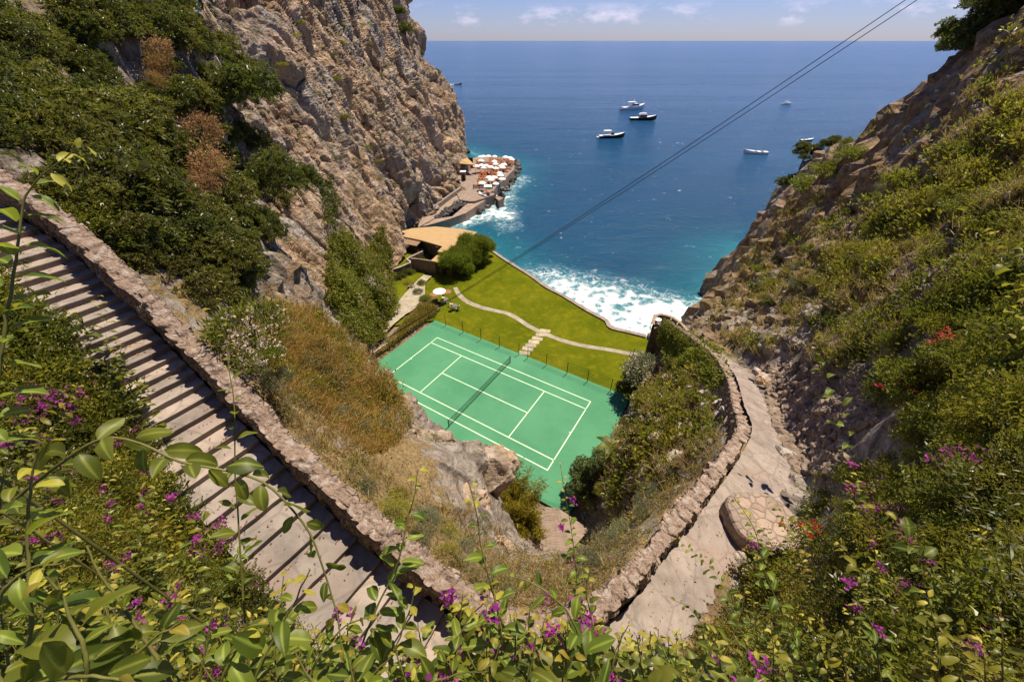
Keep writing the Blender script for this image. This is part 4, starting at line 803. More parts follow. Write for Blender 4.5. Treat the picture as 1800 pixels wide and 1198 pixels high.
for x in (-3, -1, 1, 3): mb = MB(); mb.box((x, .08, .6), (.12, .12, 1.2)); mb.build('post', M['wood'], bench)
def make_umb():
    u = empty('beach_umbrella', (0, 0, PZ), 'u', 'umbrella'); mb = MB(); mb.lathe([(.03, 2.75), (.7, 2.62), (1.32, 2.28), (1.34, 2.18), (1.28, 2.22), (.03, 2.6)], seg=10); mb.build('canopy', M['canvas'], u)
    mb = MB(); mb.tube([(0, 0, 0), (0, 0, 2.75)], .04, 5); mb.build('pole', M['white'], u); return u
U0 = make_umb(); uf = [U0]
UMB = [(940, 258), (970, 252), (1036, 250), (1118, 254), (1262, 262), (1322, 272), (1348, 292), (940, 308), (1115, 318), (1130, 352), (878, 380), (945, 368), (1005, 372), (972, 402), (1065, 392), (1135, 408), (1240, 358), (1205, 378), (1225, 400), (1185, 470), (1195, 500), (1048, 528), (1110, 528), (1072, 558), (1218, 548), (1135, 610), (955, 600)]
for x, y in UMB:
    q = atz(*pz(x, y), PZ+2.5); u = uf.pop() if uf else copy_tree(U0); u.location = (q[0], q[1], PZ); u.rotation_euler.z = random.uniform(0, 1); sc_ = random.uniform(.78, .95); u.scale = (sc_, sc_, 1)
    tag(u, 'open white sun umbrella among the orange loungers on the bathing terrace', 'umbrella', 'umbrellas on the bathing terrace')
sq_ = atz(*pz(1030, 650), PZ+2.4); can = empty('square_canopy', (sq_[0], sq_[1], PZ), 'square white canopy at the front edge of the bathing terrace', 'canopy')
mb = MB(); mb.box((0, 0, 2.4), (2.4, 2.4, .12), taper=.92); mb.build('canopy_sheet', M['canvas'], can)
for a, b in ((1, 1), (1, -1), (-1, 1), (-1, -1)): mb = MB(); mb.tube([(a*1.1, b*1.1, 0), (a*1.1, b*1.1, 2.4)], .04, 5); mb.build('post', M['white'], can)
def lounger_mesh(mat):
    mb = MB(); mb.box((.25, 0, .33), (1.3, .62, .09)); mb.add([(-.4, -.31, .30), (-.4, .31, .30), (-.95, .31, .78), (-.95, -.31, .78), (-.36, -.31, .38), (-.36, .31, .38), (-.90, .31, .86), (-.90, -.31, .86)], [(3, 2, 1, 0), (4, 5, 6, 7), (0, 1, 5, 4), (1, 2, 6, 5), (2, 3, 7, 6), (3, 0, 4, 7)])
    for a in (-.3, .8):
        for b in (-.27, .27): mb.box((a, b, .15), (.06, .06, .30))
    o = mb.build('sun_lounger', M[mat]); me = o.data; bpy.data.objects.remove(o); return me
LM = lounger_mesh('orange'); LW_ = lounger_mesh('teak')
lp = [pz(*p) for p in [(880, 320), (1340, 300), (1375, 395), (1250, 520), (1120, 640), (900, 650), (920, 480)]]
cnt = 0
for r in range(14):
    for c in range(20):
        p = np.array([-15.5+c*1.12+(r % 2)*.3, 120.+r*3.3]); x, y, _ = project(np.array([p[0], p[1], PZ]))
        if in_poly(np.array([x]), np.array([y]), lp)[0] and random.random() < .86:
            o = link('sun_lounger', LM if random.random() < .86 else LW_); o.location = (p[0]+random.uniform(-.15, .15), p[1]+random.uniform(-.3, .3), PZ); o.rotation_euler.z = -1.2+random.uniform(-.25, .25); tag(o, 'sun lounger packed among the others under white umbrellas on the terrace', 'sun lounger', 'loungers on the bathing terrace'); cnt += 1
for k, (x, y, lab) in enumerate([(945, 770, 'white towel covered lounger nearest the surf, alone on the lower terrace'), (985, 785, 'second white lounger on the lower terrace in front of the timber barrier'), (1030, 745, 'orange lounger directly in front of the long timber barrier')]):
    q = atz(*pz(x, y), PZ); o = link('sun_lounger', LM if k == 2 else lounger_mesh('white')); o.location = q; o.rotation_euler.z = -.8; tag(o, lab, 'sun lounger')

# ---------------------------------------------------------------- boats
def make_boat(px, py, length, head, hull, label, cabin=True, kind='cruiser', name='motor_boat', stripe=None):
    q = atz(px, py, 0); t = empty(name, (q[0], q[1], 0), label, 'boat', rz=head); L = length; B = L*.145
    st = [(-.5, .86, .0), (-.35, .95, 0), (-.1, 1.0, .01), (.15, .93, .03), (.33, .66, .06), (.44, .32, .085), (.5, .02, .10)]; V = []; n = len(st); H = L*.085
    for x, wd, rise in st:
        for yy, zz in ((1., 1.), (.93, .35), (.72, -.4), (-.72, -.4), (-.93, .35), (-1., 1.)): V.append((x*L-(0 if zz > 0 else .03*L*max(x, 0)), yy*wd*B, zz*H+(rise*L if zz > .9 else rise*L*.5)))
    F = [(i*6+k, i*6+(k+1) % 6, (i+1)*6+(k+1) % 6, (i+1)*6+k) for i in range(n-1) for k in range(5)]+[tuple(range(6))]
    mb = MB(); mb.add(V, F); mb.build('hull', M[hull], t)
    mb = MB(); D = []
    for x, wd, rise in st: D += [(x*L, wd*B*.97, H*.96+rise*L), (x*L, -wd*B*.97, H*.96+rise*L)]
    mb.add(D, [(2*i, 2*i+1, 2*i+3, 2*i+2) for i in range(n-1)]); mb.build('deck', M['white'], t)
    if kind == 'cruiser':
        mb = MB(); mb.box((.02*L, 0, H*1.0+.055*L), (.36*L, B*1.35, .10*L), taper=.78); mb.build('cabin', M['white'], t)
        mb = MB(); mb.box((.03*L, 0, H+.062*L), (.335*L, B*1.375, .040*L), taper=.92); mb.build('window', M['glass'], t)
        mb = MB(); mb.box((-.10*L, 0, H+.155*L), (.30*L, B*1.25, .02*L)); mb.build('roof', M['canvas'], t); mb = MB(); mb.tube([(-.02*L, 0, H+.1*L), (-.02*L, 0, H+.24*L)], .012*L, 5); mb.build('mast', M['white'], t)
        mb = MB(); mb.box((-.53*L, 0, H*.2), (.08*L, B*1.5, .02*L)); mb.build('swim_platform', M['teak'], t)
    elif kind == 'open':
        mb = MB(); mb.box((-.18*L, 0, H+.155*L), (.30*L, B*1.3, .025*L), taper=.9); mb.build('bimini_roof', M['canvas'], t)
        for a in (-.3, -.06):
            for s_ in (-1, 1): mb = MB(); mb.tube([(a*L, s_*B*.6, H), (a*L, s_*B*.6, H+.155*L)], .008*L, 5); mb.build('post', M['white'], t)
        mb = MB(); mb.box((.02*L, 0, H+.05*L), (.12*L, B*1.1, .07*L), taper=.7); mb.build('windscreen', M['glass'], t); mb = MB(); mb.box((-.53*L, 0, H*.3), (.09*L, B*1.3, .03*L)); mb.build('swim_platform', M['white'], t)
    elif kind == 'picnic':
        mb = MB(); mb.box((-.02*L, 0, H+.06*L), (.28*L, B*1.25, .09*L), taper=.85); mb.build('cabin', M['teak'], t); mb = MB(); mb.box((-.02*L, 0, H+.125*L), (.30*L, B*1.4, .05*L), taper=.75); mb.build('roof', M['white'], t)
        mb = MB(); mb.box((.0, 0, H+.068*L), (.27*L, B*1.29, .035*L), taper=.95); mb.build('window', M['glass'], t); mb = MB(); mb.tube([(-.04*L, 0, H+.14*L), (-.04*L, 0, H+.2*L)], .012*L, 5); mb.build('mast', M['white'], t)
    else:
        for a in (-.25, 0., .22): mb = MB(); mb.box((a*L, 0, H*.98+.02*L), (.06*L, B*1.5, .02*L)); mb.build('bench', M['teak'], t)
        if kind == 'covered': mb = MB(); mb.box((.0, 0, H+.17*L), (.4*L, B*1.5, .03*L)); mb.build('sun_roof', M['canvas'], t); mb = MB(); [mb.tube([(a*L, b*B*.7, H), (a*L, b*B*.7, H+.17*L)], .01*L, 4) for a in (-.17, .17) for b in (-1, 1)]; mb.build('roof_post', M['white'], t)
    return t
make_boat(1113, 192, 19, .35, 'white', 'white motor cruiser with dark side windows, farthest of the three anchored together')
make_boat(1130, 211, 16.5, -.05, 'navy', 'dark hulled motor yacht with white deck and wheelhouse, middle of three', kind='picnic')
make_boat(1075, 242, 13.6, .10, 'navy', 'dark hulled open motor boat with white sun top, closest of three', kind='open')
make_boat(1327, 270, 10.6, math.pi-.06, 'white', 'long white open rowing boat drifting alone on the right', kind='row', name='open_boat')
make_boat(1382, 183.5, 7.4, -.2, 'white', 'tiny white boat with sun roof beyond the long open boat', kind='covered', name='open_boat')
make_boat(1418, 247.5, 6.8, .1, 'navy', 'small dark boat just above the bushes on the right headland', kind='row', name='open_boat')
sb = make_boat(805, 148.5, 9, -.05, 'navy', 'small dark speedboat trailing a white wake past the left cliff', kind='row', name='speedboat')
q = atz(805, 148.5, 0); mb = MB()
for k in range(9):
    x0 = -4.5-k*3.2; wdt = .8+k*.28; mb.box((x0-1.6, .3*math.sin(k), .12), (3.4, wdt*2, .18+.1*(k % 2)), 0, .6)
o = mb.build('boat_wake', simple('wake_foam', (.85, .85, .84), .8, .05)); o.location = q; o.rotation_euler.z = -.05; tag(o, kind='stuff'); tag(o, 'white foam wake behind the distant speedboat', 'wake')
make_boat(1290, 71.6, 60, .2, 'navy', 'tiny dark ship silhouette on the horizon', kind='picnic', name='distant_ship').location = (atz(1289, 73, 0)[0]*.999, atz(1289, 73, 0)[1]*.999, 0)

# ---------------------------------------------------------------- turret, its stair, cables, shed by the court
TZ_ = 11.0; arc = [atz(x, y, TZ_+.9) for x, y in [(1148, 570), (1149, 562), (1153, 554.5), (1160, 552), (1171, 553.5), (1182, 557.5), (1192, 563.5), (1201, 571), (1209, 581)]]
arc = np.array(arc); 
tur = empty('turret', (*np.mean(arc, 0)[:2], TZ_), 'small round stone lookout turret at the corner of the lawn above the surf', 'turret')
o = ribbon(arc, .2, 1.0, .05, 120, 'parapet', 'wall', tur, seed=21, capmat='walltop'); o.data.transform(Matrix.Translation(-Vector(tur.location)))
pl = ccw([tuple(p[:2]-np.array(tur.location[:2])) for p in arc]+[tuple(atz(1196, 586, TZ_)[:2]-np.array(tur.location[:2])), tuple(atz(1162, 572, TZ_)[:2]-np.array(tur.location[:2]))])
mb = MB(); mb.prism(pl, -13, 0); mb.build('base_wall', M['wall'], tur)
for k, (x, y, r, lab) in enumerate([(1157, 561, .42, 'round white table on the turret at the head of the narrow stair')]):
    q = atz(x, y, TZ_+.75); t = copy_tree(tb0); t.location = (q[0], q[1], TZ_); t.name = 'garden_table'; tag(t, lab, 'table', 'tables on the turret'); t.children[0].name; t['group'] = 'tables on the turret'
    for c in t.children:
        if c.name.startswith('tabletop'): c.data = c.data.copy(); c.data.materials[0] = M['white']
for k, (x, y, lab) in enumerate([(1182, 566, 'white chair in the middle of the turret floor'), (1193, 574, 'white chair at the inner end of the turret floor')]):
    q = atz(x, y, TZ_+.45); t = copy_tree(ch0); t.location = (q[0], q[1], TZ_); tag(t, lab, 'chair', 'chairs on the turret')
nst = 13; s0 = atz(1148, 618, GZ+.3); s1 = atz(1161, 570, TZ_); dv = (s1-s0); hd = math.atan2(dv[1], dv[0]); stt = empty('staircase', tuple(s0), 'narrow straight stone stair climbing from the lawn to the turret', 'stairs')
for k in range(nst):
    p = dv*(k+.5)/nst; mb = MB(); mb.box((p[0], p[1], p[2]-.9), (np.hypot(dv[0], dv[1])/nst*1.06, 1.05, 2.0), hd); mb.build('step', M['step'], stt)
for sgn in (1, -1):
    sd_ = np.array([-math.sin(hd), math.cos(hd)])*.66*sgn; ln_ = np.array([[0+sd_[0], 0+sd_[1], .5], [dv[0]+sd_[0], dv[1]+sd_[1], dv[2]+.5]]); o = ribbon(ln_, .13, 1.6, .03, 50, 'side_wall', 'wall', stt, seed=24)
# two hoist cables over the gorge
A0 = atd(640, 618, 40); 
for k, (x, y, lab) in enumerate([(1572, -4, 'upper of two thin dark hoist cables crossing the sea view'), (1592, -4, 'lower of two thin dark hoist cables crossing the sea view')]):
    B0 = atd(x, y, 21.); d_ = B0-A0; C0_ = A0+d_*1.35; mb = MB(); pts = [A0+[0, 0, .0]+(C0_-A0)*t+np.array([0, 0, -2.2*4*t*(1-t)*.35]) for t in np.linspace(0, 1, 60)]
    mb.tube(pts, .022, 6); o = mb.build('hoist_cable', M['rope'], smooth_shade=True); tag(o, lab, 'cable', 'hoist cables')
# brushwood shed by the near corner of the court
ZH = 9.4; q = atz(975, 940, ZH); hut = empty('shed', (q[0], q[1], GZ), 'shed with a weathered brushwood roof below the court corner', 'shed')
def hp(x, y, z): return tuple(atz(x, y, z)-[q[0], q[1], GZ])
A_, B_, C_, D_, R1, R2 = hp(960, 890, 9.0), hp(916, 960, 9.0), hp(961, 988, 9.0), hp(1036, 930, 8.7), hp(983, 893, 9.5), hp(1004, 966, 9.5)
mb = MB(); top = [A_, B_, C_, R2, R1]; n_ = 24; V = []
def plane(a, b, c, d, n1, n2):                # bilinear sheet with an uneven thatched surface, closed below
    g = np.zeros((n1, n2, 3))
    for i in range(n1):
        for j in range(n2):
            s_, t_ = i/(n1-1), j/(n2-1); g[i, j] = (np.array(a)*(1-s_)+np.array(b)*s_)*(1-t_)+(np.array(d)*(1-s_)+np.array(c)*s_)*t_
    g[..., 2] += .05*fbm(g*3.5, 3, .6, 5)+.02*RNG.normal(size=g.shape[:2]); lo = g.copy(); lo[..., 2] -= .16
    mb.add(g.reshape(-1, 3), [tuple(f) for f in grid_faces(n1, n2)]); mb.add(lo.reshape(-1, 3), [tuple(f) for f in grid_faces(n1, n2)])
    ring = [(0, j) for j in range(n2)]+[(i, n2-1) for i in range(1, n1)]+[(n1-1, j) for j in range(n2-2, -1, -1)]+[(i, 0) for i in range(n1-2, 0, -1)]
    mb.add([g[r] for r in ring]+[lo[r] for r in ring], [(i, (i+1) % len(ring), len(ring)+(i+1) % len(ring), len(ring)+i) for i in range(len(ring))])
plane(A_, B_, C_, R1, 26, 26) if False else plane(R1, R2, C_ if False else B_, A_, 26, 30); plane(B_, B_, C_, R2, 4, 18) if False else None
plane(R2, R1, D_, D_, 16, 16); mb.add([R2, B_, C_, tuple(np.array(R2)-[0, 0, .2]), tuple(np.array(B_)-[0, 0, .17]), tuple(np.array(C_)-[0, 0, .17])], [(0, 1, 2), (5, 4, 3), (0, 3, 4, 1), (1, 4, 5, 2), (2, 5, 3, 0)])
mb.build('roof', M['hut_roof'], hut, True)
foot_ = ccw([(p[0]*.8, p[1]*.8) for p in (A_, B_, C_, D_)]); mb = MB(); mb.prism(foot_, -1., 2.7); mb.build('wall', M['wood'], hut)
mb = MB(); mb.tube([tuple(np.array(B_)+[0, 0, -.1]), tuple(np.array(C_)+[0, 0, -.1])], .06, 6); mb.build('eave_pole', M['twig'], hut)
# round stone-paved platform beside the path, pale boulder
hpt = hit(1300, 925); q = Vector(atz(1340, 912, 28.55)); mb = MB(); seg = 40
prof = [(1.0, -2.0), (.96, -.35), (.94, -.02), (.88, .03), (.5, .04), (0., .045)]
seg = 72; prof = [(1.0, -2.0), (.99, -1.), (.97, -.5), (.96, -.22), (.95, -.05), (.90, .02), (.75, .03), (.5, .035), (.25, .04), (0., .04)]; mb.lathe(prof, seg=seg)
vv = np.array(mb.v); an_ = np.arctan2(vv[:, 1], vv[:, 0]); rr2 = 1+.16*fbm(np.stack([np.cos(an_)*1.4, np.sin(an_)*1.4, 0*an_], 1), 3, .5, 3)+.05*fbm(vv*3., 3, .6, 9); vv[:, :2] *= rr2[:, None]; vv[:, 2] += .05*fbm(vv*2.2, 3, .6, 5); mb.v = [tuple(p) for p in vv]; o = mb.build('stone_platform', masonry_mat('paved_platform', (.43, .325, .25), 3.0, (.33, .245, .185), .2, .03)); o.location = q; o.scale = (1.05, 1.0, 1); tag(o, 'round raised platform of irregular paving stones beside the sloping path', 'platform')
boulder(tuple(atd(1342, 660, 24.2)-np.array([0, 0, .3])), .6, 'pale angular boulder at the narrow part of the path', k=2)
boulder(tuple(atd(1330, 655, 25.0)+[0, 0, .1]), .45, 'small pale boulder behind the larger one at the narrow part of the path', k=3)

# ---------------------------------------------------------------- plants: leaf meshes
def norm(a): return a/np.maximum(np.linalg.norm(a, axis=-1, keepdims=True), 1e-9)
def leaf_geo(P, D, L, W, rnd, fold=.25, rng=RNG, two=True):
    """folded two-triangle leaves: base, right, tip, left"""
    n = len(P); D = norm(D); up = norm(rng.normal(size=(n, 3))+[0, 0, 1.2]); s = norm(np.cross(D, up)); u = np.cross(s, D)
    L = np.broadcast_to(L, n)[:, None]; W = np.broadcast_to(W, n)[:, None]
    mid = P+D*L*.45+u*L*fold*.35; V = np.stack([P, mid+s*W/2+u*L*fold*.3, P+D*L, mid-s*W/2+u*L*fold*.3], 1).reshape(-1, 3)
    b = np.arange(n)[:, None]*4; F = np.concatenate([b+[0, 1, 2], b+[0, 2, 3]]); return V, F, np.repeat(rnd, 4)
def blade_geo(P, D, L, W, rnd, bend=.5, rng=RNG):
    """grass blades: two segments, tapering to a point"""
    n = len(P); D = norm(D); s = norm(np.cross(D, norm(rng.normal(size=(n, 3))))); b = norm(rng.normal(size=(n, 3))*[1, 1, .2])*bend
    L = np.broadcast_to(L, n)[:, None]; W = np.broadcast_to(W, n)[:, None]; m = P+D*L*.55+b*L*.12; t = P+D*L*.95+b*L*.55-[0, 0, 1]*L*bend*.12
    V = np.stack([P-s*W/2, P+s*W/2, m+s*W*.4, m-s*W*.4, t], 1).reshape(-1, 3); q = np.arange(n)[:, None]*5
    F = np.concatenate([q+[0, 1, 2], q+[0, 2, 3], q+[3, 2, 4]]); return V, F, np.repeat(rnd, 5)
def geo_mesh(name, G, mat):
    V = np.concatenate([g[0] for g in G]); off = np.cumsum([0]+[len(g[0]) for g in G[:-1]]); F = np.concatenate([g[1]+o for g, o in zip(G, off)]); r = np.concatenate([g[2] for g in G])
    return np_mesh(name, V, F, M[mat] if isinstance(mat, str) else mat, {'rnd': r}, smooth_shade=False)
def dome(n, rng, low=-.15, lump=.35, seed=0):
    d = norm(rng.normal(size=(n*3, 3))); d = d[d[:, 2] > low][:n]; r = (.45+.55*rng.random(len(d))**.55)*(1+lump*fbm(d*1.7+seed*3.3, 3, .6, seed)+lump*.6*fbm(d*4.+seed, 2, .5, seed+4)); return d, d*r[:, None]
def foliage(name, mat, seed, nclump, nleaf, ll, lw, spread, rosette=False, flat=.85, lump=.35, low=-.15, updir=.25, fold=.25):
    rng = np.random.default_rng(seed); d, c = dome(nclump, rng, low, lump, seed); n = len(c)
    cc = np.repeat(c, nleaf, 0); dd = np.repeat(d, nleaf, 0); g = rng.normal(size=(n*nleaf, 3)); cr_ = np.repeat(rng.random(n), nleaf)
    if rosette:
        ax = norm(d+rng.normal(size=d.shape)*.45+[0, 0, .35]); a = np.repeat(ax, nleaf, 0); rad_ = norm(np.cross(a, norm(g))); P = cc+rng.normal(size=cc.shape)*spread*.35; D = rad_*(.75+.3*rng.random((len(P), 1)))+a*(.15+.65*rng.random((len(P), 1)))
    else: P = cc+g*spread; D = dd*.55+rng.normal(size=dd.shape)*.65+[0, 0, updir]
    P = P*[1, 1, flat]; L = ll*(.65+.7*rng.random(len(P))); r = np.clip(cr_*.55+rng.random(len(P))*.45, 0, 1)
    return geo_mesh(name, [leaf_geo(P, D, L, L*lw, r, fold, rng)], mat)
def stems(name, seed, n=7, flat=.85, rad_=.03, mat='twig', low=-.3, ln=.85):
    rng = random.Random(seed); mb = MB()
    for i in range(n):
        a = rng.uniform(0, 6.28); t = rng.uniform(.15, 1.0); e = Vector((math.cos(a)*t, math.sin(a)*t, (1.05-t*.6)*flat))*ln*rng.uniform(.75, 1.05); m = e*.5+Vector((rng.uniform(-.1, .1), rng.uniform(-.1, .1), .08)); mb.tube([(0, 0, low), m*.4, m, e], [rad_, rad_*.8, rad_*.55, rad_*.2], 5, False)
        for k in range(3): b = m.lerp(e, rng.random()); f = b+Vector((rng.uniform(-.3, .3), rng.uniform(-.3, .3), rng.uniform(.05, .3))); mb.tube([b, f], [rad_*.35, rad_*.12], 4, False)
    o = mb.build(name, M[mat]); me = o.data; bpy.data.objects.remove(o); return me
def grass_geo(P, N, hgt, nb, wd, rng, rnd_base=None, bend=.6, spread=.12):
    n = len(P); h = np.broadcast_to(hgt, n); P2_ = np.repeat(P, nb, 0)+rng.normal(size=(n*nb, 3))*[1, 1, .15]*np.repeat(h, nb)[:, None]*spread; D = np.repeat(N, nb, 0)*.35+[0, 0, .8]+rng.normal(size=(n*nb, 3))*.38
    hh = np.repeat(h, nb)*(.55+.65*rng.random(n*nb)); rb = np.repeat(rng.random(n), nb)*.5+rng.random(n*nb)*.5; return blade_geo(P2_, D, hh, np.repeat(np.broadcast_to(wd, n), nb), rb, bend, rng)
# prototypes (radius about one metre; shared by every copy)
FOL = {}; STM = {}
def proto(key, n, **k): FOL[key] = [foliage('foliage', seed=100*len(FOL)+i, **k) for i in range(n)]; STM[key] = [stems('stem', 10*len(FOL)+i, flat=k.get('flat', .85)) for i in range(2)]
proto('oak', 4, mat='oak', nclump=420, nleaf=13, ll=.125, lw=.36, spread=.10, rosette=True, flat=.9, lump=.45)
proto('oakwarm', 2, mat='warm', nclump=420, nleaf=13, ll=.12, lw=.38, spread=.11, rosette=True, flat=.9, lump=.5)
proto('oakfar', 2, mat='oak', nclump=260, nleaf=11, ll=.17, lw=.42, spread=.14, rosette=True, flat=.8, lump=.45)
proto('bush', 3, mat='bush', nclump=170, nleaf=16, ll=.13, lw=.46, spread=.12, flat=.75, lump=.45)
proto('yellow', 3, mat='yellow', nclump=200, nleaf=14, ll=.10, lw=.42, spread=.10, flat=.7, lump=.5)
proto('grey', 3, mat='grey', nclump=260, nleaf=12, ll=.13, lw=.14, spread=.08, flat=.7, lump=.3, updir=.6)
proto('dead', 2, mat='dead', nclump=90, nleaf=18, ll=.13, lw=.36, spread=.16, flat=.8, lump=.5)
proto('near', 4, mat='bush', nclump=120, nleaf=9, ll=.15, lw=.48, spread=.13, flat=.85, lump=.5, fold=.35)
proto('nearyellow', 3, mat='yellow', nclump=200, nleaf=9, ll=.10, lw=.44, spread=.12, flat=.7, lump=.5, fold=.35)
proto('neardark', 3, mat='oak', nclump=150, nleaf=9, ll=.15, lw=.42, spread=.13, flat=.85, lump=.5, fold=.35)
proto('willow', 2, mat='bush', nclump=130, nleaf=10, ll=.22, lw=.15, spread=.12, flat=.9, lump=.4, updir=.5)
proto('pine', 2, mat='pine', nclump=300, nleaf=14, ll=.20, lw=.16, spread=.14, flat=.85, lump=.4, updir=.2)
proto('ash', 2, mat='grey', nclump=240, nleaf=11, ll=.16, lw=.3, spread=.12, flat=.85, lump=.5)
def flower_mesh(mat, seed, nclu, per, sz, low=.0, spread=.10, R0=.95, flat=.85):
    rng = np.random.default_rng(seed); d, c = dome(nclu, rng, low, .4, seed); c = d*R0*(1+.15*rng.normal(size=(len(d), 1))); P = np.repeat(c, per, 0)+rng.normal(size=(len(c)*per, 3))*spread; P[:, 2] *= flat
    return geo_mesh('blossom', [leaf_geo(P, rng.normal(size=P.shape)+[0, 0, .4], sz*(.7+.6*rng.random(len(P))), sz*.85, rng.random(len(P)), .3, rng)], mat)
FLO = {'magenta': [flower_mesh('magenta', s_, 34, 9, .15) for s_ in (1, 2, 3)], 'red': [flower_mesh('red', s_, 11, 16, .16, -.1, .10, 1.12) for s_ in (4, 5)], 'pink': [flower_mesh('pink', s_, 46, 10, .085, .0, .07) for s_ in (6, 7)], 'white': [flower_mesh('pink', s_, 90, 7, .075, -.1, .09) for s_ in (8, 9)], 'yflower': [flower_mesh('yflower', s_, 16, 7, .07, .1, .06) for s_ in (10,)]}
pc = [0]
def plant(P, key, s, name, label, cat, group=None, sq=1., flowers=None, stem=True, sink=.12, lean=None):
    pc[0] += 1; k = pc[0]; t = empty(name, (P[0], P[1], P[2]-sink*s), label, cat, group, rz=random.uniform(0, 6.28)); t.scale = (s*random.uniform(.9, 1.1), s*random.uniform(.9, 1.1), s*sq)
    if lean: t.rotation_euler = (lean[0], lean[1], random.uniform(0, 6.28))
    link('foliage', FOL[key][k % len(FOL[key])], t)
    if stem: link('stem', STM[key][k % 2], t)
    if flowers: link('blossom', FLO[flowers][k % len(FLO[flowers])], t)
    return t
def spots_px(poly, n, mind, seed, which='both', dr=None, maxtry=40):
    """ground points seen inside a pixel polygon of the photograph, at least mind metres apart"""
    rng = random.Random(seed); xs = [p[0] for p in poly]; ys = [p[1] for p in poly]; out = []
    for _ in range(n*maxtry):
        if len(out) >= n: break
        x, y = rng.uniform(min(xs), max(xs)), rng.uniform(min(ys), max(ys))
        if not in_poly(np.array([x]), np.array([y]), poly)[0]: continue
        h = hit(x, y, which)
        if h is None or (dr and not dr[0] < h[2] < dr[1]): continue
        if any((h[0]-q[0]).length < mind for q in out): continue
        out.append(h)
    return out
def on_way(p, m=0.15):
    a, _ = seg_dist(np.array([p[0]]), np.array([p[1]]), ST_MID); b, _ = seg_dist(np.array([p[0]]), np.array([p[1]]), PM); wl1, _ = seg_dist(np.array([p[0]]), np.array([p[1]]), WALL_L); wl2, _ = seg_dist(np.array([p[0]]), np.array([p[1]]), WALL_R)
    return a[0] < STAIR_W/2+m or b[0] < .75+m or wl1[0] < .35+m or wl2[0] < .35+m
def thick(poly, n, mind, seed, key, smin, smax, name, label, cat, group, sq=(.8, 1.1), flowers=None, which='t', dr=None, m=.15, up=0., stem=True):
    for h in spots_px(poly, n, mind, seed, which, dr):
        s = random.uniform(smin, smax)
        if on_way(h[0], m+s*.55): continue
        kk = random.choice(key) if isinstance(key, (list, tuple)) else key
        plant(h[0]+Vector((0, 0, up*s)), kk, s, name, label, cat, group, random.uniform(*sq), flowers, stem)

# --- evergreen thicket on the left hillside
HILL = [(-60, -60), (285, -60), (300, 40), (400, 70), (445, 140), (480, 200), (500, 290), (545, 330), (490, 390), (420, 400), (405, 470), (350, 500), (270, 455), (180, 385), (90, 345), (-60, 250)]
thick(HILL, 60, 1.6, 1, ['oak', 'oak', 'oakwarm'], 1.1, 2.3, 'evergreen_shrub', 'glossy dark evergreen shrub in the dense thicket on the left hillside', 'shrub', 'evergreen thicket above the stairs', (.85, 1.1), m=.1)
thick([(90, 330), (290, 445), (420, 470), (420, 350), (200, 250)], 26, .8, 2, ['oak', 'oakwarm'], .6, 1.05, 'evergreen_shrub', 'smaller evergreen shrub at the lower edge of the thicket beside the stair wall', 'shrub', 'evergreen shrubs along the wall', (.8, 1.0), m=.05)
thick([(90, 345), (260, 465), (400, 530), (440, 470), (420, 420), (300, 380), (180, 330)], 30, .7, 46, ['oak', 'oakwarm', 'bush'], .55, 1.0, 'evergreen_shrub', 'small evergreen shrub filling the strip directly behind the stair wall', 'shrub', 'evergreen shrubs right behind the stair wall', (.8, 1.1), m=-.15)
for k, (x, y, d, s, lab) in enumerate([(478, 290, 27.5, 2.0, 'rounded evergreen shrub at the lower right tip of the thicket against the grey rock'), (435, 130, 40, 3.0, 'upright evergreen shrub in front of the tan cliff at the top edge of the thicket'), (530, 300, 30, 1.5, 'outermost evergreen shrub hanging over the pale rock above the creeper'), (455, 390, 27, 1.5, 'low evergreen shrub above the grey rock face, under the thicket tip'), (380, 430, 15.5, 1.2, 'dense evergreen shrub right behind the white flowered oleander'), (330, 470, 14.2, .95, 'small evergreen shrub against the wall, left of the white flowered oleander')]):
    plant(Vector(atd(x, y, d))-Vector((0, 0, s*.5)), 'oak', s, 'evergreen_shrub', lab, 'shrub', 'evergreen thicket above the stairs', 1.0, sink=.1)
for k, (x, y, d, s, lab) in enumerate([(278, 85, 24, .75, 'withered brown branch high in the evergreen thicket'), (285, 118, 23.5, .7, 'withered brown branch just below the topmost dead one in the thicket'), (352, 228, 21, 1.0, 'withered brown branch in the middle of the evergreen thicket'), (385, 305, 19, 1.1, 'large withered tan branch low in the thicket above the stair wall'), (365, 330, 18, .8, 'withered tan twigs at the lowest end of the thicket'), (270, 140, 23, .5, 'small rusty dead twig cluster left of the highest dead branches')]):
    plant(Vector(atd(x, y, d)), 'dead', s, 'dead_branch', lab, 'branch', 'dead branches in the thicket', 1.35, lean=(random.uniform(-1.1, -.3), random.uniform(-.7, .7)))
thick([(120, -60), (290, -60), (330, 40), (420, 90), (440, 150), (380, 160), (250, 60), (100, 40)], 22, 1.3, 45, ['oak', 'oakwarm'], 1.6, 2.6, 'evergreen_shrub', 'tall evergreen shrub at the top of the thicket against the cliff', 'shrub', 'tall evergreen shrubs against the cliff', (.9, 1.1), which='both', m=.1)
for k in [a for a in range(5, 59)]:
    p = np.r_[ST_OUT[k, :2]+side[k]*random.uniform(.05, .75), 0]; p[2] = drop(p[0], p[1]); plant(Vector(p), random.choice(['near', 'near', 'neardark', 'nearyellow', 'willow']), random.uniform(.24, .52), 'leafy_shrub', 'leafy shrub overhanging the outer ends of the stair treads', 'shrub', 'shrubs along the outer edge of the stairs', .9)
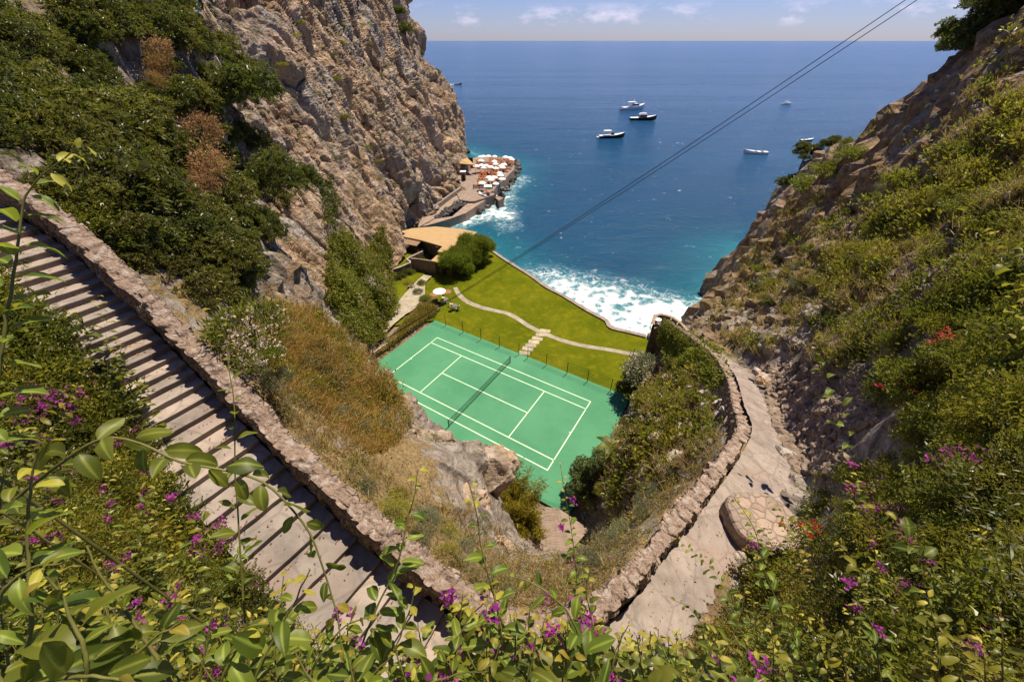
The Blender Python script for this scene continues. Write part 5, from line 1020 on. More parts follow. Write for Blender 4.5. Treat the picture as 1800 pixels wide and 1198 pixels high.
for k in [a/2 for a in range(20, 80)]:
    k = int(k); p = np.r_[ST_OUT[k, :2]+side[k]*random.uniform(.15, 1.1), 0]; p[2] = drop(p[0], p[1]); plant(Vector(p), random.choice(['near', 'nearyellow', 'willow', 'neardark', 'nearyellow']), random.uniform(.7, 1.1)*(1 if k < 30 else .7), 'leafy_shrub', 'large leafy shrub swallowing the outer ends of the upper stair treads', 'shrub', 'shrubs beside the upper stair treads', 1.)
# --- climbing creeper over the foot of the cliff
def creeper(poly, n, name, label, seed, mat='vine', ll=.30, bulge=.8, which='both', per=9, hang=.5):
    rng = np.random.default_rng(seed); P, N = [], []; xs = [p[0] for p in poly]; ys = [p[1] for p in poly]
    while len(P) < n:
        x, y = rng.uniform(min(xs), max(xs)), rng.uniform(min(ys), max(ys))
        if not in_poly(np.array([x]), np.array([y]), poly)[0]: n -= .3; continue
        h = hit(x, y, which)
        if h is None: n -= 1; continue
        nn = h[1] if h[1].dot(h[0]-ORG) < 0 else -h[1]; P.append(h[0]); N.append(nn)
    P = np.array([p[:] for p in P]); N = np.array([q[:] for q in N]); b = bulge*np.clip(.45+1.1*fbm(P*[.55, .55, .35], 3, .6, seed), 0, 1.6); P = P+N*b[:, None]
    PP = np.repeat(P, per, 0)+rng.normal(size=(len(P)*per, 3))*ll*.8; D = np.repeat(N, per, 0)*.5+rng.normal(size=PP.shape)*.6-[0, 0, hang]; L = ll*(.6+.7*rng.random(len(PP))); r = np.clip(np.repeat(.5+.9*fbm(P*.9, 3, .6, seed+3), per)*.6+rng.random(len(PP))*.4, 0, 1)
    o = link(name, geo_mesh(name, [leaf_geo(PP, D, L, L*.6, r, .3, rng)], mat)); return tag(o, label, 'creeper')
creeper([(575, 420), (600, 400), (640, 440), (672, 395), (690, 440), (685, 480), (700, 520), (702, 555), (668, 590), (640, 605), (600, 575), (570, 520)], 2600, 'climbing_creeper', 'thick yellow green creeper draped over the cliff foot beside the garden path', 3, ll=.34, bulge=1.3)
creeper([(560, 330), (580, 310), (592, 350), (588, 400), (570, 395)], 330, 'climbing_creeper', 'narrow dark green creeper hanging on the tan cliff above the large creeper', 4, 'oak', .30, .6)
creeper([(1172, 556), (1210, 578), (1240, 600), (1268, 628), (1275, 668), (1240, 660), (1215, 640), (1190, 640), (1165, 640), (1162, 600)], 800, 'climbing_creeper', 'darker creeper covering the steep ground under the turret wall', 6, 'vine', .22, .5)
def wall_creeper(line, n, h, name, label, seed, ll, mat, side_):
    rng = np.random.default_rng(seed); L = resample(line, 200); t = norm(np.gradient(L[:, :2], axis=0)); i = rng.integers(0, 200, n); u = rng.random(n)**.7; nr = np.stack([t[:, 1], -t[:, 0]], 1)*side_
    P = L[i]-np.array([0, 0, 1.])*(u*h-.12)[:, None]; P[:, :2] += nr[i]*(.30+.35*np.clip(fbm(P*1.1, 2, .5, seed), -.3, 1))[:, None]; b = norm(np.c_[nr[i], np.full(n, .3)]); PP = np.repeat(P, 9, 0)+rng.normal(size=(n*9, 3))*ll*.7; D = np.repeat(b, 9, 0)*.5+rng.normal(size=PP.shape)*.6-[0, 0, .4]; LL = ll*(.6+.7*rng.random(len(PP)))
    return tag(link(name, geo_mesh(name, [leaf_geo(PP, D, LL, LL*.6, rng.random(len(PP)), .3, rng)], mat)), label, 'creeper')
wall_creeper(np.r_[WALL_R[-3:], WALL_V[1:]], 1500, 3.4, 'climbing_creeper', 'yellow green creeper hanging over the top of the wall down to the turret', 61, .22, 'vine', -1)
# --- tawny grass knoll, dry slopes: uncountable grasses
def ground_pts(poly, n, seed, dens=None, which='t', dr=None, way=.1, veg_on=True):
    rng = np.random.default_rng(seed); xs = [p[0] for p in poly]; ys = [p[1] for p in poly]; X = rng.uniform(min(xs), max(xs), n*2); Y = rng.uniform(min(ys), max(ys), n*2); m = in_poly(X, Y, poly); P, N = [], []
    for x, y in zip(X[m][:n], Y[m][:n]):
        h = hit(x, y, which)
        if h is None or (dr and not dr[0] < h[2] < dr[1]): continue
        P.append(h[0][:]); q = h[1] if h[1].z > 0 else -h[1]; N.append(q[:])
    P = np.array(P); N = np.array(N)
    a, _ = seg_dist(P[:, 0], P[:, 1], ST_MID); b, _ = seg_dist(P[:, 0], P[:, 1], PM); c, _ = seg_dist(P[:, 0], P[:, 1], WALL_L); e, _ = seg_dist(P[:, 0], P[:, 1], WALL_R)
    k = (a > STAIR_W/2+way) & (b > .8+way) & (c > .3+way) & (e > .3+way) & ~in_poly(P[:, 0], P[:, 1], PLATEAU)
    if veg_on: vv = smooth_anchor(VEG, P); k &= vv > rng.random(len(P))*.55+.12
    if dens is not None: k &= fbm(P*dens[0], 3, .6, seed+50) > dens[1]-rng.random(len(P))*dens[2]
    return P[k], N[k]
def grass(name, label, poly, n, seed, mat, h, nb, dens=None, w0=.012, which='t', dr=None, bend=.6):
    P, N = ground_pts(poly, n, seed, dens, which, dr); rng = np.random.default_rng(seed+9); d = np.linalg.norm(P-[0, 0, CAM_H], axis=1); hh = h*np.clip(d/14, .7, 1.9)*(.6+.7*rng.random(len(P)))
    o = link(name, geo_mesh(name, [grass_geo(P, N, hh, nb, np.clip(d*.0011, .006, .06)*w0/.012, rng, bend=bend)], mat)); return tag(o, label, 'grass', kind='stuff')
def clumps(name, label, poly, n, seed, mat, ll, per, rad_, dens=None, lw=.45, dr=None, flat=.7, up=.3):
    P, N = ground_pts(poly, n, seed, dens, 't', dr); rng = np.random.default_rng(seed+9); d = np.linalg.norm(P-[0, 0, CAM_H], axis=1); s = rad_*np.clip(d/12, .55, 2.2)*(.5+.9*rng.random(len(P)))
    PP = np.repeat(P, per, 0); ss = np.repeat(s, per)[:, None]; g = norm(rng.normal(size=PP.shape)); g[:, 2] = np.abs(g[:, 2]); PP = PP+(g*[1, 1, flat]+np.repeat(N, per, 0)*.25)*ss*rng.random((len(PP), 1))**.5
    L = ll*np.clip(np.repeat(d, per)/12, .5, 2.2)*(.6+.7*rng.random(len(PP))); r = np.clip(np.repeat(rng.random(len(P)), per)*.6+rng.random(len(PP))*.4, 0, 1)
    o = link(name, geo_mesh(name, [leaf_geo(PP, g*.7+rng.normal(size=PP.shape)*.5+[0, 0, up], L, L*lw, r, .3, rng)], mat)); return tag(o, label, 'ground cover', kind='stuff')
KNOLL = [(470, 540), (560, 545), (650, 610), (700, 690), (725, 745), (690, 790), (650, 800), (600, 760), (520, 690), (470, 640)]
grass('tawny_grass', 'tawny dry grass covering the round knoll above the court', KNOLL, 5200, 11, 'tawny', .42, 7, (.5, .12, .8))
clumps('low_scrub', 'low yellow green scrub on the grassy knoll', KNOLL, 1000, 12, 'yellow', .10, 22, .30, (.6, .35, .5))
clumps('low_scrub', 'grey green low herbs on the grassy knoll', KNOLL, 420, 13, 'grey', .12, 24, .30, (.7, .35, .5), lw=.2)
FRONT = [(430, 640), (520, 690), (600, 760), (660, 800), (700, 850), (760, 890), (860, 900), (910, 960), (960, 990), (1040, 960), (1100, 900), (1180, 820), (1240, 770), (1290, 760), (1250, 810), (1150, 930), (1060, 1040), (980, 1070), (880, 1060), (780, 990), (640, 870), (520, 760)]
grass('dry_grass', 'dry straw coloured grass on the slope below the parapet walls', FRONT, 4200, 14, 'dry', .40, 8, (.5, .2, .7))
clumps('low_scrub', 'grey green herbs below the parapet walls', FRONT, 1500, 15, 'grey', .085, 22, .26, (.5, .20, .5), lw=.22)
clumps('low_scrub', 'yellow green weeds below the parapet walls', FRONT, 1400, 16, 'yellow', .07, 20, .25, (.6, .20, .5))
MID = [(1000, 850), (1060, 790), (1110, 720), (1120, 680), (1160, 650), (1220, 640), (1270, 670), (1300, 720), (1280, 760), (1180, 830), (1090, 900), (1020, 890)]
grass('dry_grass', 'dry grass among the rocks above the right side of the court', MID, 2600, 17, 'dry', .36, 7, (.5, .2, .7))
clumps('low_scrub', 'green scrub among the rocks above the right side of the court', MID, 420, 18, 'bush', .13, 22, .30, (.4, .3, .4))
clumps('low_scrub', 'yellow green scrub among the rocks above the right side of the court', MID, 750, 19, 'yellow', .12, 22, .28, (.4, .2, .4))
RFAR = [(1240, 560), (1300, 500), (1290, 430), (1380, 310), (1480, 250), (1600, 170), (1700, 100), (1800, 30), (1800, 330), (1700, 420), (1600, 500), (1500, 570), (1400, 640), (1330, 630), (1260, 590)]
grass('dry_grass', 'dry golden grass tufts on the right hand hillside', RFAR, 7000, 20, 'dry', .36, 8, (.22, .15, .7))
clumps('low_scrub', 'dark green scrub scattered over the right hand hillside', RFAR, 1100, 21, 'bush', .15, 20, .42, (.16, .38, .35))
clumps('low_scrub', 'yellow green scrub scattered over the right hand hillside', RFAR, 1700, 22, 'yellow', .13, 20, .40, (.18, .35, .35))
RNEAR = [(1420, 650), (1500, 570), (1620, 490), (1720, 410), (1830, 320), (1830, 1230), (1130, 1230), (1230, 1090), (1330, 1000), (1420, 930), (1440, 840), (1560, 760), (1540, 680)]
grass('wild_grass', 'long straw and green grass on the near slope at the lower right', [(1150, 1230), (1260, 1060), (1400, 980), (1560, 960), (1830, 900), (1830, 1230)], 4200, 23, 'dry', .30, 8, (.9, .15, .8))
grass('wild_grass', 'yellow green grass along the bottom right of the near slope', [(1130, 1230), (1240, 1110), (1400, 1060), (1600, 1080), (1830, 1020), (1830, 1230)], 3800, 63, 'dry', .30, 9, (.9, .0, .9))
grass('dry_grass', 'golden dry grass between shrubs on the middle of the right hillside', [(1400, 640), (1480, 480), (1600, 380), (1830, 240), (1830, 420), (1640, 540), (1500, 640)], 3200, 64, 'dry', .40, 8, (.35, .1, .8))
clumps('ground_cover', 'tangled green weeds on the near slope at the lower right', RNEAR, 2000, 24, 'bush', .115, 18, .27, (.55, .12, .35))
clumps('ground_cover', 'tangled yellow green weeds on the near slope at the lower right', RNEAR, 5000, 25, 'yellow', .085, 18, .25, (.65, .10, .35))
clumps('ground_cover', 'dark leafy weeds on the near slope at the lower right', RNEAR, 600, 26, 'oak', .13, 20, .28, (.4, .15, .4))
LNEAR = [(-40, 380), (60, 420), (110, 520), (120, 620), (220, 700), (330, 800), (420, 900), (560, 1040), (640, 1150), (650, 1230), (-40, 1230)]
clumps('ground_cover', 'tangled green weeds on the near bank left of the stairs', LNEAR, 2600, 27, 'bush', .12, 16, .25, (.6, .1, .4))
clumps('ground_cover', 'fine yellow green weeds on the near bank left of the stairs', [(20, 860), (330, 830), (420, 1000), (330, 1060), (60, 1040)], 3000, 28, 'yellow', .075, 22, .22, (.8, -.2, .6))
clumps('ground_cover', 'dark leafy weeds on the near bank left of the stairs', LNEAR, 1200, 29, 'oak', .11, 18, .26, (.6, .1, .5))
# --- shrubs one can tell apart
thick([(500, 620), (620, 640), (700, 740), (640, 780), (540, 700)], 10, .8, 31, ['grey', 'grey', 'yellow'], .35, .6, 'low_shrub', 'small rounded grey green shrub on the tawny knoll', 'shrub', 'shrubs on the knoll', (.6, .8))
thick([(640, 840), (760, 900), (850, 990), (760, 980), (620, 850)], 9, .7, 32, ['grey', 'yellow'], .28, .5, 'low_shrub', 'small grey green herb cushion on the dry slope below the stair wall', 'shrub', 'herb cushions below the stair wall', (.6, .8))
thick([(1050, 920), (1180, 820), (1230, 800), (1130, 930), (1040, 1030)], 9, .8, 33, ['grey', 'grey', 'ash'], .35, .65, 'low_shrub', 'rounded grey green shrub in dry grass below the path wall', 'shrub', 'shrubs below the path wall', (.6, .8))
thick([(1020, 860), (1070, 790), (1110, 720), (1150, 690), (1150, 760), (1080, 870)], 16, .9, 34, ['yellow', 'yellow', 'nearyellow', 'bush'], .35, .7, 'leafy_shrub', 'leafy green shrub crowding the steep slope right of the court', 'shrub', 'shrubs on the slope right of the court', (.7, 1.))
thick([(1150, 660), (1180, 620), (1240, 640), (1270, 690), (1200, 690)], 9, 1.0, 35, ['bush', 'oakfar', 'yellow'], .5, .9, 'leafy_shrub', 'dark green shrub below the creeper covered wall', 'shrub', 'shrubs below the turret wall', (.7, 1.))
thick([(1310, 500), (1420, 400), (1550, 330), (1650, 260), (1720, 180), (1760, 260), (1640, 420), (1500, 520), (1380, 570), (1280, 570)], 34, 1.8, 36, ['yellow', 'bush', 'grey', 'oakfar'], .5, 1.1, 'hillside_shrub', 'low shrub scattered on the rocky right hillside', 'shrub', 'shrubs on the right hillside', (.6, .85))
thick([(1440, 560), (1480, 420), (1560, 360), (1680, 300), (1800, 200), (1800, 400), (1640, 500), (1520, 580)], 20, 1.6, 37, ['yellow', 'bush', 'yellow', 'nearyellow'], .55, 1.1, 'hillside_shrub', 'bushy yellow green shrub on the middle of the right hillside', 'shrub', 'middle shrubs on the right hillside', (.65, .9))
thick([(1400, 950), (1460, 840), (1580, 720), (1700, 560), (1830, 420), (1830, 1230), (1180, 1230), (1300, 1080)], 78, .36, 38, ['near', 'nearyellow', 'nearyellow', 'neardark', 'near'], .32, .62, 'leafy_shrub', 'leafy shrub in the dense growth on the near right slope', 'shrub', 'shrubs on the near right slope', (.8, 1.1), m=.12)
thick([(1500, 660), (1640, 540), (1830, 420), (1830, 720), (1640, 760)], 24, .6, 39, ['willow', 'near', 'nearyellow'], .5, .85, 'leafy_shrub', 'tall leafy shrub high on the near right slope', 'shrub', 'tall shrubs on the near right slope', (.9, 1.2))
thick([(-40, 400), (60, 430), (120, 560), (110, 650), (-40, 700)], 14, .6, 40, ['near', 'neardark', 'nearyellow'], .5, .8, 'leafy_shrub', 'leafy shrub at the upper left beside the stairs', 'shrub', 'shrubs beside the upper stairs', (.8, 1.1), m=.0)
thick([(-40, 700), (180, 720), (330, 860), (450, 960), (560, 1100), (620, 1230), (-40, 1230)], 44, .34, 41, ['near', 'near', 'neardark', 'nearyellow'], .26, .48, 'leafy_shrub', 'leafy shrub in the tangled growth left of the stairs', 'shrub', 'shrubs on the near left bank', (.8, 1.1), m=.02)
def at_hit(x, y, fallback=None, back=0.):
    h = hit(x, y); return h[0] if h else Vector(atd(x, y, fallback or 10))
for x, y, s, lab in [(60, 740, .55, 'magenta bougainvillea beside the left frame edge, highest on the bank'), (130, 700, .5, 'magenta bougainvillea next to the middle stair treads'), (30, 820, .45, 'magenta bougainvillea at the left frame edge below the highest one'), (200, 790, .45, 'magenta bougainvillea above the fine yellow weeds'), (345, 1020, .30, 'magenta bougainvillea at the end of the bare brown branch'), (440, 1045, .32, 'magenta bougainvillea right of the bare brown branch, near the lowest stairs'), (385, 960, .3, 'small magenta bougainvillea between the fine yellow weeds and the stairs')]:
    plant(at_hit(x, y)+Vector((0, 0, .22)), 'near', s*1.15, 'bougainvillea', lab, 'bougainvillea', 'bougainvillea on the left bank', .9, 'magenta')
for x, y, s, lab in [(1560, 940, .40, 'magenta flowering bougainvillea uphill from the red geranium'), (1630, 980, .38, 'magenta flowering bougainvillea deep in the lower right growth'), (1600, 1090, .30, 'low magenta bougainvillea near the bottom right edge'), (1690, 850, .42, 'magenta bougainvillea beneath the tall willowy stems at right'), (1480, 1100, .25, 'small magenta bougainvillea in the straw grass at the bottom right'), (1540, 880, .35, 'magenta bougainvillea just above the lower red geranium')]:
    plant(at_hit(x, y)+Vector((0, 0, .25)), 'near', s*1.2, 'bougainvillea', lab, 'bougainvillea', 'bougainvillea on the right slope', .9, 'magenta')
for x, y, s, lab in [(1620, 665, .42, 'red geranium on the upper right slope, the largest of the red patches'), (1608, 690, .35, 'red geranium just below the largest red patch'), (1690, 618, .38, 'red geranium nearest the right frame edge'), (1425, 940, .30, 'red geranium low on the slope beside the round stone platform')]:
    h_ = at_hit(x, y); plant(h_+(ORG-h_).normalized()*1.25-Vector((0, 0, .1)), 'near', s*1.45, 'geranium', lab, 'geranium', 'red geraniums', .8, 'red')
plant(Vector(atd(425, 555, 11.0))-Vector((0, 0, .5)), 'willow', 1.0, 'oleander', 'oleander with pale pink flowers growing behind the stair wall', 'oleander', None, .95, 'pink')
plant(Vector(atd(455, 610, 10.4))-Vector((0, 0, .35)), 'willow', .55, 'oleander', 'small pale flowered oleander below the larger one behind the stair wall', 'oleander', None, .9, 'pink')
plant(Vector(atd(1132, 640, 44))-Vector((0, 0, 1.1)), 'ash', 2.2, 'oleander', 'large grey leaved oleander full of white blossom at the foot of the narrow stair', 'oleander', None, .95, 'white')
plant(Vector(atd(482, 650, 10.6))-Vector((0, 0, .3)), 'grey', .42, 'straw_shrub', 'straw coloured tuft with orange yellow heads behind the wall', 'shrub', None, .9, 'yflower')
plant(at_hit(1490, 250), 'bush', .9, 'hillside_shrub', 'green shrub on the skyline of the right headland', 'shrub')
# growth on the parts of the bank just outside the frame, so that the place goes on past its edges
ro = random.Random(21); gs = {}
for _ in range(3000):
    if sum(len(g) for g in gs.values()) >= 110: break
    x, y = ro.uniform(-9, 15), ro.uniform(-1.8, 9); z = drop(x, y); sc_ = ro.uniform(.3, .6)
    if on_way((x, y), .1+sc_*.5) or z < 28: continue
    u, v, dd_ = project(np.array([x, y, z+sc_*.9])); m_ = FPX*sc_/max(dd_, .3)
    if (-m_ < u < 1800+m_ and v-m_ < 1200 and dd_ > .05) or math.hypot(x, y) < .75: continue
    key = ro.choice(['near', 'nearyellow', 'neardark']); me = FOL[key][ro.randrange(3)]; nv = len(me.vertices); co = np.empty(nv*3, np.float32); me.vertices.foreach_get('co', co); fi = np.empty(len(me.loops), np.int32); me.loops.foreach_get('vertex_index', fi); rn = np.empty(nv, np.float32); me.attributes['rnd'].data.foreach_get('value', rn); an = ro.uniform(0, 6.28); Rm = np.array([[math.cos(an), -math.sin(an), 0], [math.sin(an), math.cos(an), 0], [0, 0, 1]])
    gs.setdefault(key, []).append((co.reshape(-1, 3)@Rm.T*sc_+[x, y, z], fi.reshape(-1, 3), rn))
for key, g in gs.items(): tag(link('ground_cover', geo_mesh('ground_cover', g, FOL[key][0].materials[0])), 'dense shrubbery on the bank past the edges of the view', 'ground cover', kind='stuff')
def weed_mesh(seed, mat, nl, ll, lw):
    rng = np.random.default_rng(seed); P, D = [], []; L = []
    for st_ in range(3):
        o = np.array([rng.normal()*.10, rng.normal()*.10, 0]); ln = rng.uniform(.6, 1.05); b = np.array([rng.normal()*.28, rng.normal()*.28, 0])
        for i in range(nl):
            s_ = .15+.85*i/(nl-1); p = o+np.array([0, 0, ln*s_])+b*s_*s_; a = i*2.4+rng.normal()*.4; P.append(p); D.append([math.cos(a), math.sin(a), rng.uniform(-.1, .7)]); L.append(ll*(1.15-.65*s_)*rng.uniform(.7, 1.2))
    P, D, L = np.array(P), np.array(D), np.array(L); return geo_mesh('foliage', [leaf_geo(P, D, L, L*lw, rng.random(len(P)), .3, rng)], mat)
def weed_stem(seed):
    rng = np.random.default_rng(seed); mb = MB()
    for st_ in range(3):
        o = np.array([rng.normal()*.10, rng.normal()*.10, 0]); ln = rng.uniform(.6, 1.05); b = np.array([rng.normal()*.28, rng.normal()*.28, 0]); mb.tube([o+np.array([0, 0, ln*s_])+b*s_*s_ for s_ in np.linspace(-.15, 1, 7)], .010, 4, False)
    o = mb.build('stem', M['green_stem']); me = o.data; bpy.data.objects.remove(o); return me
WEED = [weed_mesh(1, 'bush', 22, .22, .5), weed_mesh(2, 'yellow', 26, .17, .45), weed_mesh(3, 'bush', 20, .26, .42), weed_mesh(4, 'oak', 22, .24, .45), weed_mesh(5, 'grey', 26, .22, .16), weed_mesh(6, 'dry', 20, .14, .2)]; WST = [weed_stem(1), weed_stem(2)]
def weeds(poly, n, mind, seed, label, group, smin, smax, kinds, m=.12):
    for h in spots_px(poly, n, mind, seed, 't'):
        if on_way(h[0], m): continue
        s = random.uniform(smin, smax); t = empty('leafy_weed', h[0], label, 'weed', group, random.uniform(0, 6.28)); t.scale = (s, s, s*random.uniform(.9, 1.2)); t.rotation_euler.x = random.uniform(-.3, .1); k = random.choice(kinds); link('foliage', WEED[k], t); link('stem', WST[k % 2], t)
weeds(RNEAR, 130, .22, 91, 'upright leafy weed growing in the tangle on the near right slope', 'leafy weeds on the near right slope', .35, .75, [0, 0, 1, 1, 2, 3, 4])
weeds([(1200, 1230), (1300, 1060), (1450, 980), (1700, 900), (1830, 900), (1830, 1230)], 70, .15, 92, 'thin straw coloured weed stalk at the bottom right', 'straw weeds at the bottom right', .3, .6, [5, 5, 1])
weeds(LNEAR, 90, .2, 93, 'upright leafy weed growing in the tangle left of the stairs', 'leafy weeds left of the stairs', .3, .6, [0, 1, 2, 3])
weeds([(1360, 600), (1440, 540), (1600, 440), (1800, 300), (1830, 420), (1640, 560), (1480, 640)], 60, .5, 94, 'upright leafy weed among rocks on the middle right slope', 'leafy weeds on the middle right slope', .7, 1.3, [0, 1, 1, 2])
# --- trees
def tree(P, h, r, key, name, label, n=6, seed=1, group=None, flat=.8, trunk=.12, lean=(0, 0), mat='bark'):
    rng = random.Random(seed); t = empty(name, P, label, 'tree', group); mb = MB(); top = Vector((lean[0], lean[1], h*.62)); mb.tube([(0, 0, -.6), top*.35+Vector((rng.uniform(-.1, .1), .05, 0)), top*.7, top], [trunk*1.3, trunk, trunk*.8, trunk*.5], 8); ends = []
    for k in range(n):
        a = 6.283*k/n+rng.uniform(-.4, .4); q = rng.uniform(.35, .85); e = top+Vector((math.cos(a)*r*q, math.sin(a)*r*q, rng.uniform(-.25, .42)*h)); b = top*rng.uniform(.55, 1.); mb.tube([b, b.lerp(e, .5)+Vector((0, 0, .12*h)), e], [trunk*.5, trunk*.3, trunk*.1], 5); ends.append(e)
    mb.build('trunk', M[mat], t)
    cr_ = []
    for k, e in enumerate(ends+[top+Vector((0, 0, h*.2))]):
        me = FOL[key][k % len(FOL[key])]; nv = len(me.vertices); co = np.empty(nv*3, np.float32); me.vertices.foreach_get('co', co); co = co.reshape(-1, 3); a = rng.uniform(0, 6.28); s = r*rng.uniform(.42, .62); Rm = np.array([[math.cos(a), -math.sin(a), 0], [math.sin(a), math.cos(a), 0], [0, 0, 1]]); fi = np.empty(len(me.loops), np.int32); me.loops.foreach_get('vertex_index', fi); rn = np.empty(nv, np.float32); me.attributes['rnd'].data.foreach_get('value', rn)
        cr_.append(((co@Rm.T)*[s, s, s*flat]+np.array(e[:])-[0, 0, s*.25], fi.reshape(-1, 3), rn))
    link('crown', geo_mesh('crown', cr_, FOL[key][0].materials[0]), t); return t
def gz(x, y, z): return tuple(atz(x, y, z))
p0, p1 = atz(800, 486, GZ), atz(852, 452, GZ)
for k, t in enumerate((.05, .30, .55, .80)):
    p = p0*(1-t)+p1*t; tree((p[0]-.2, p[1]+.6, GZ), 3.5+.2*k, 2.7, 'pine', 'tamarisk_tree', ['feathery green tamarisk at the lawn end of the row beside the beach house', 'feathery green tamarisk second from the lawn end in the row by the beach house', 'feathery green tamarisk second from the sea in the row by the beach house', 'feathery green tamarisk tallest and nearest the sea in the row by the beach house'][k], 9, 60+k, 'tamarisks beside the beach house', 1.0)
tree(gz(856, 449, GZ), 3.2, 1.3, 'pine', 'tamarisk_tree', 'small wind bent tamarisk with a bare pale trunk at the sea wall end', 4, 66, None, .7, .09, (.6, .3), 'twig')
tree(gz(1108, 694, GZ), 3.2, 1.9, 'oakfar', 'evergreen_tree', 'dark round evergreen tree at the right hand corner of the court fence', 6, 71, None, .75)
tree(gz(1032, 868, GZ+.2), 4.6, 2.0, 'oak', 'fig_tree', 'dark leafy tree leaning over the near right corner of the court', 7, 72, None, .75, .16, (.3, .2))
tree(tuple(atd(1700, 112, 38)), 4.0, 3.6, 'oak', 'oak_tree', 'dark evergreen tree on the skyline at the top right', 8, 73, None, .9, .2)
tree(tuple(atd(1755, 62, 35)), 4.0, 3.6, 'oak', 'oak_tree', 'dark evergreen tree nearest the right frame edge on the skyline', 8, 74, None, .9, .2)
tree(tuple(atd(1408, 292, 68)), 3.4, 2.2, 'oakfar', 'oak_tree', 'small dark tree at the seaward end of the right headland', 6, 75, None, .8)
tree(tuple(atd(1455, 272, 66)), 2.6, 1.8, 'oakfar', 'oak_tree', 'low dark tree just inland of the small one on the right headland', 6, 76, None, .8)
for x, y, s, lab in [(1390, 320, 2.2, 'olive green bush hanging below the small dark tree on the headland'), (1425, 325, 2.4, 'olive green bush on the headland, right of the hanging one'), (1460, 300, 2.0, 'olive green bush under the low dark tree on the headland'), (1500, 270, 1.5, 'small olive bush on the upper headland skyline')]:
    plant(at_hit(x, y), 'oakfar' if x < 1400 else 'bush', s, 'hillside_shrub', lab, 'shrub', None, .8)
for x, y, d, s, lab in [(712, 45, 140, 3.0, 'dark shrub on the skyline edge of the left cliff, highest of the row'), (736, 92, 158, 2.4, 'dark shrub jutting from the left cliff edge at the sea horizon'), (764, 124, 160, 2.2, 'dark shrub on the left cliff edge just below the horizon'), (700, 15, 140, 2.4, 'small shrub at the very top of the left cliff edge')]:
    plant(Vector(atd(x, y, d)), 'oakfar', s, 'cliff_shrub', lab, 'shrub', 'shrubs on the left cliff edge', .9, sink=.4)
for k, h in enumerate(spots_px([(440, 60), (640, 10), (690, 120), (740, 250), (690, 330), (600, 300), (560, 200)], 26, 6., 77, 'c')):
    plant(h[0], ('yellow', 'bush', 'grey')[k % 3], random.uniform(.5, 1.1), 'cliff_shrub', 'small scrubby shrub rooted in a crack of the tan cliff face', 'shrub', 'shrubs on the cliff face', .7)
# --- garden planting
for k, (x, y, key, s, lab) in enumerate([(735, 513, 'grey', 1.0, 'spiky grey green shrub in the middle of the wide paved area'), (741, 498, 'bush', .9, 'round green shrub beside the garden path below the porch'), (748, 526, 'bush', 1.0, 'green shrub at the top of the planting bed by the grey tables'), (760, 534, 'bush', .8, 'green shrub at the tip of the planting bed beside the lawn'), (712, 480, 'oakfar', 1.3, 'dark green shrub under the terrace wall'), (724, 478, 'bush', 1.0, 'leafy shrub under the corner of the terrace wall'), (700, 487, 'oakfar', 1.3, 'dark green shrub between the creeper and the terrace wall'), (716, 498, 'dead', .6, 'reddish shrub beside the pale boulder on the garden path'), (750, 470, 'pink', .6, 'pale flowered plant by the house wall'), (740, 452, 'bush', 1.2, 'green shrub between terrace wall and porch'), (668, 590, 'vine', .8, 'yellow green shrub at the foot of the large creeper')]):
    key = {'pink': 'grey', 'vine': 'yellow'}.get(key, key); q = atz(x, y, GZ+.4); plant(Vector(q), key, s, 'garden_shrub', lab, 'shrub', None, .9)
bedp = [(668, 622), (694, 594), (724, 556), (742, 534), (766, 540), (768, 547), (735, 570), (700, 594)]
def bed_spots(n, seed):
    rng = np.random.default_rng(seed); P = []
    while len(P) < n:
        x, y = rng.uniform(660, 772), rng.uniform(528, 628)
        if in_poly(np.array([x]), np.array([y]), bedp)[0]: P.append(atz(x, y, GZ+.45))
    return np.array(P)
Pb = bed_spots(420, 5); rg = np.random.default_rng(6)
tag(link('heather_bed', geo_mesh('heather_bed', [grass_geo(Pb, np.tile([0, 0, 1.], (len(Pb), 1)), .65, 12, .05, rg)], 'tawny')), 'brown heather like planting filling the sloping bed beside the court', 'ground cover', kind='stuff')
Pb = bed_spots(200, 8); gg = norm(rg.normal(size=(len(Pb)*22, 3))); tag(link('bed_greenery', geo_mesh('bed_greenery', [leaf_geo(np.repeat(Pb, 22, 0)+gg*.42+[0, 0, .2], gg, .22, .10, rg.random(len(gg)))], 'vine')), 'green foliage among the heather in the planting bed beside the court', 'ground cover', kind='stuff')
boulder(gz(723, 503, GZ+.4), .9, 'pale boulder at the edge of the paved garden area', k=1, sq=.6)
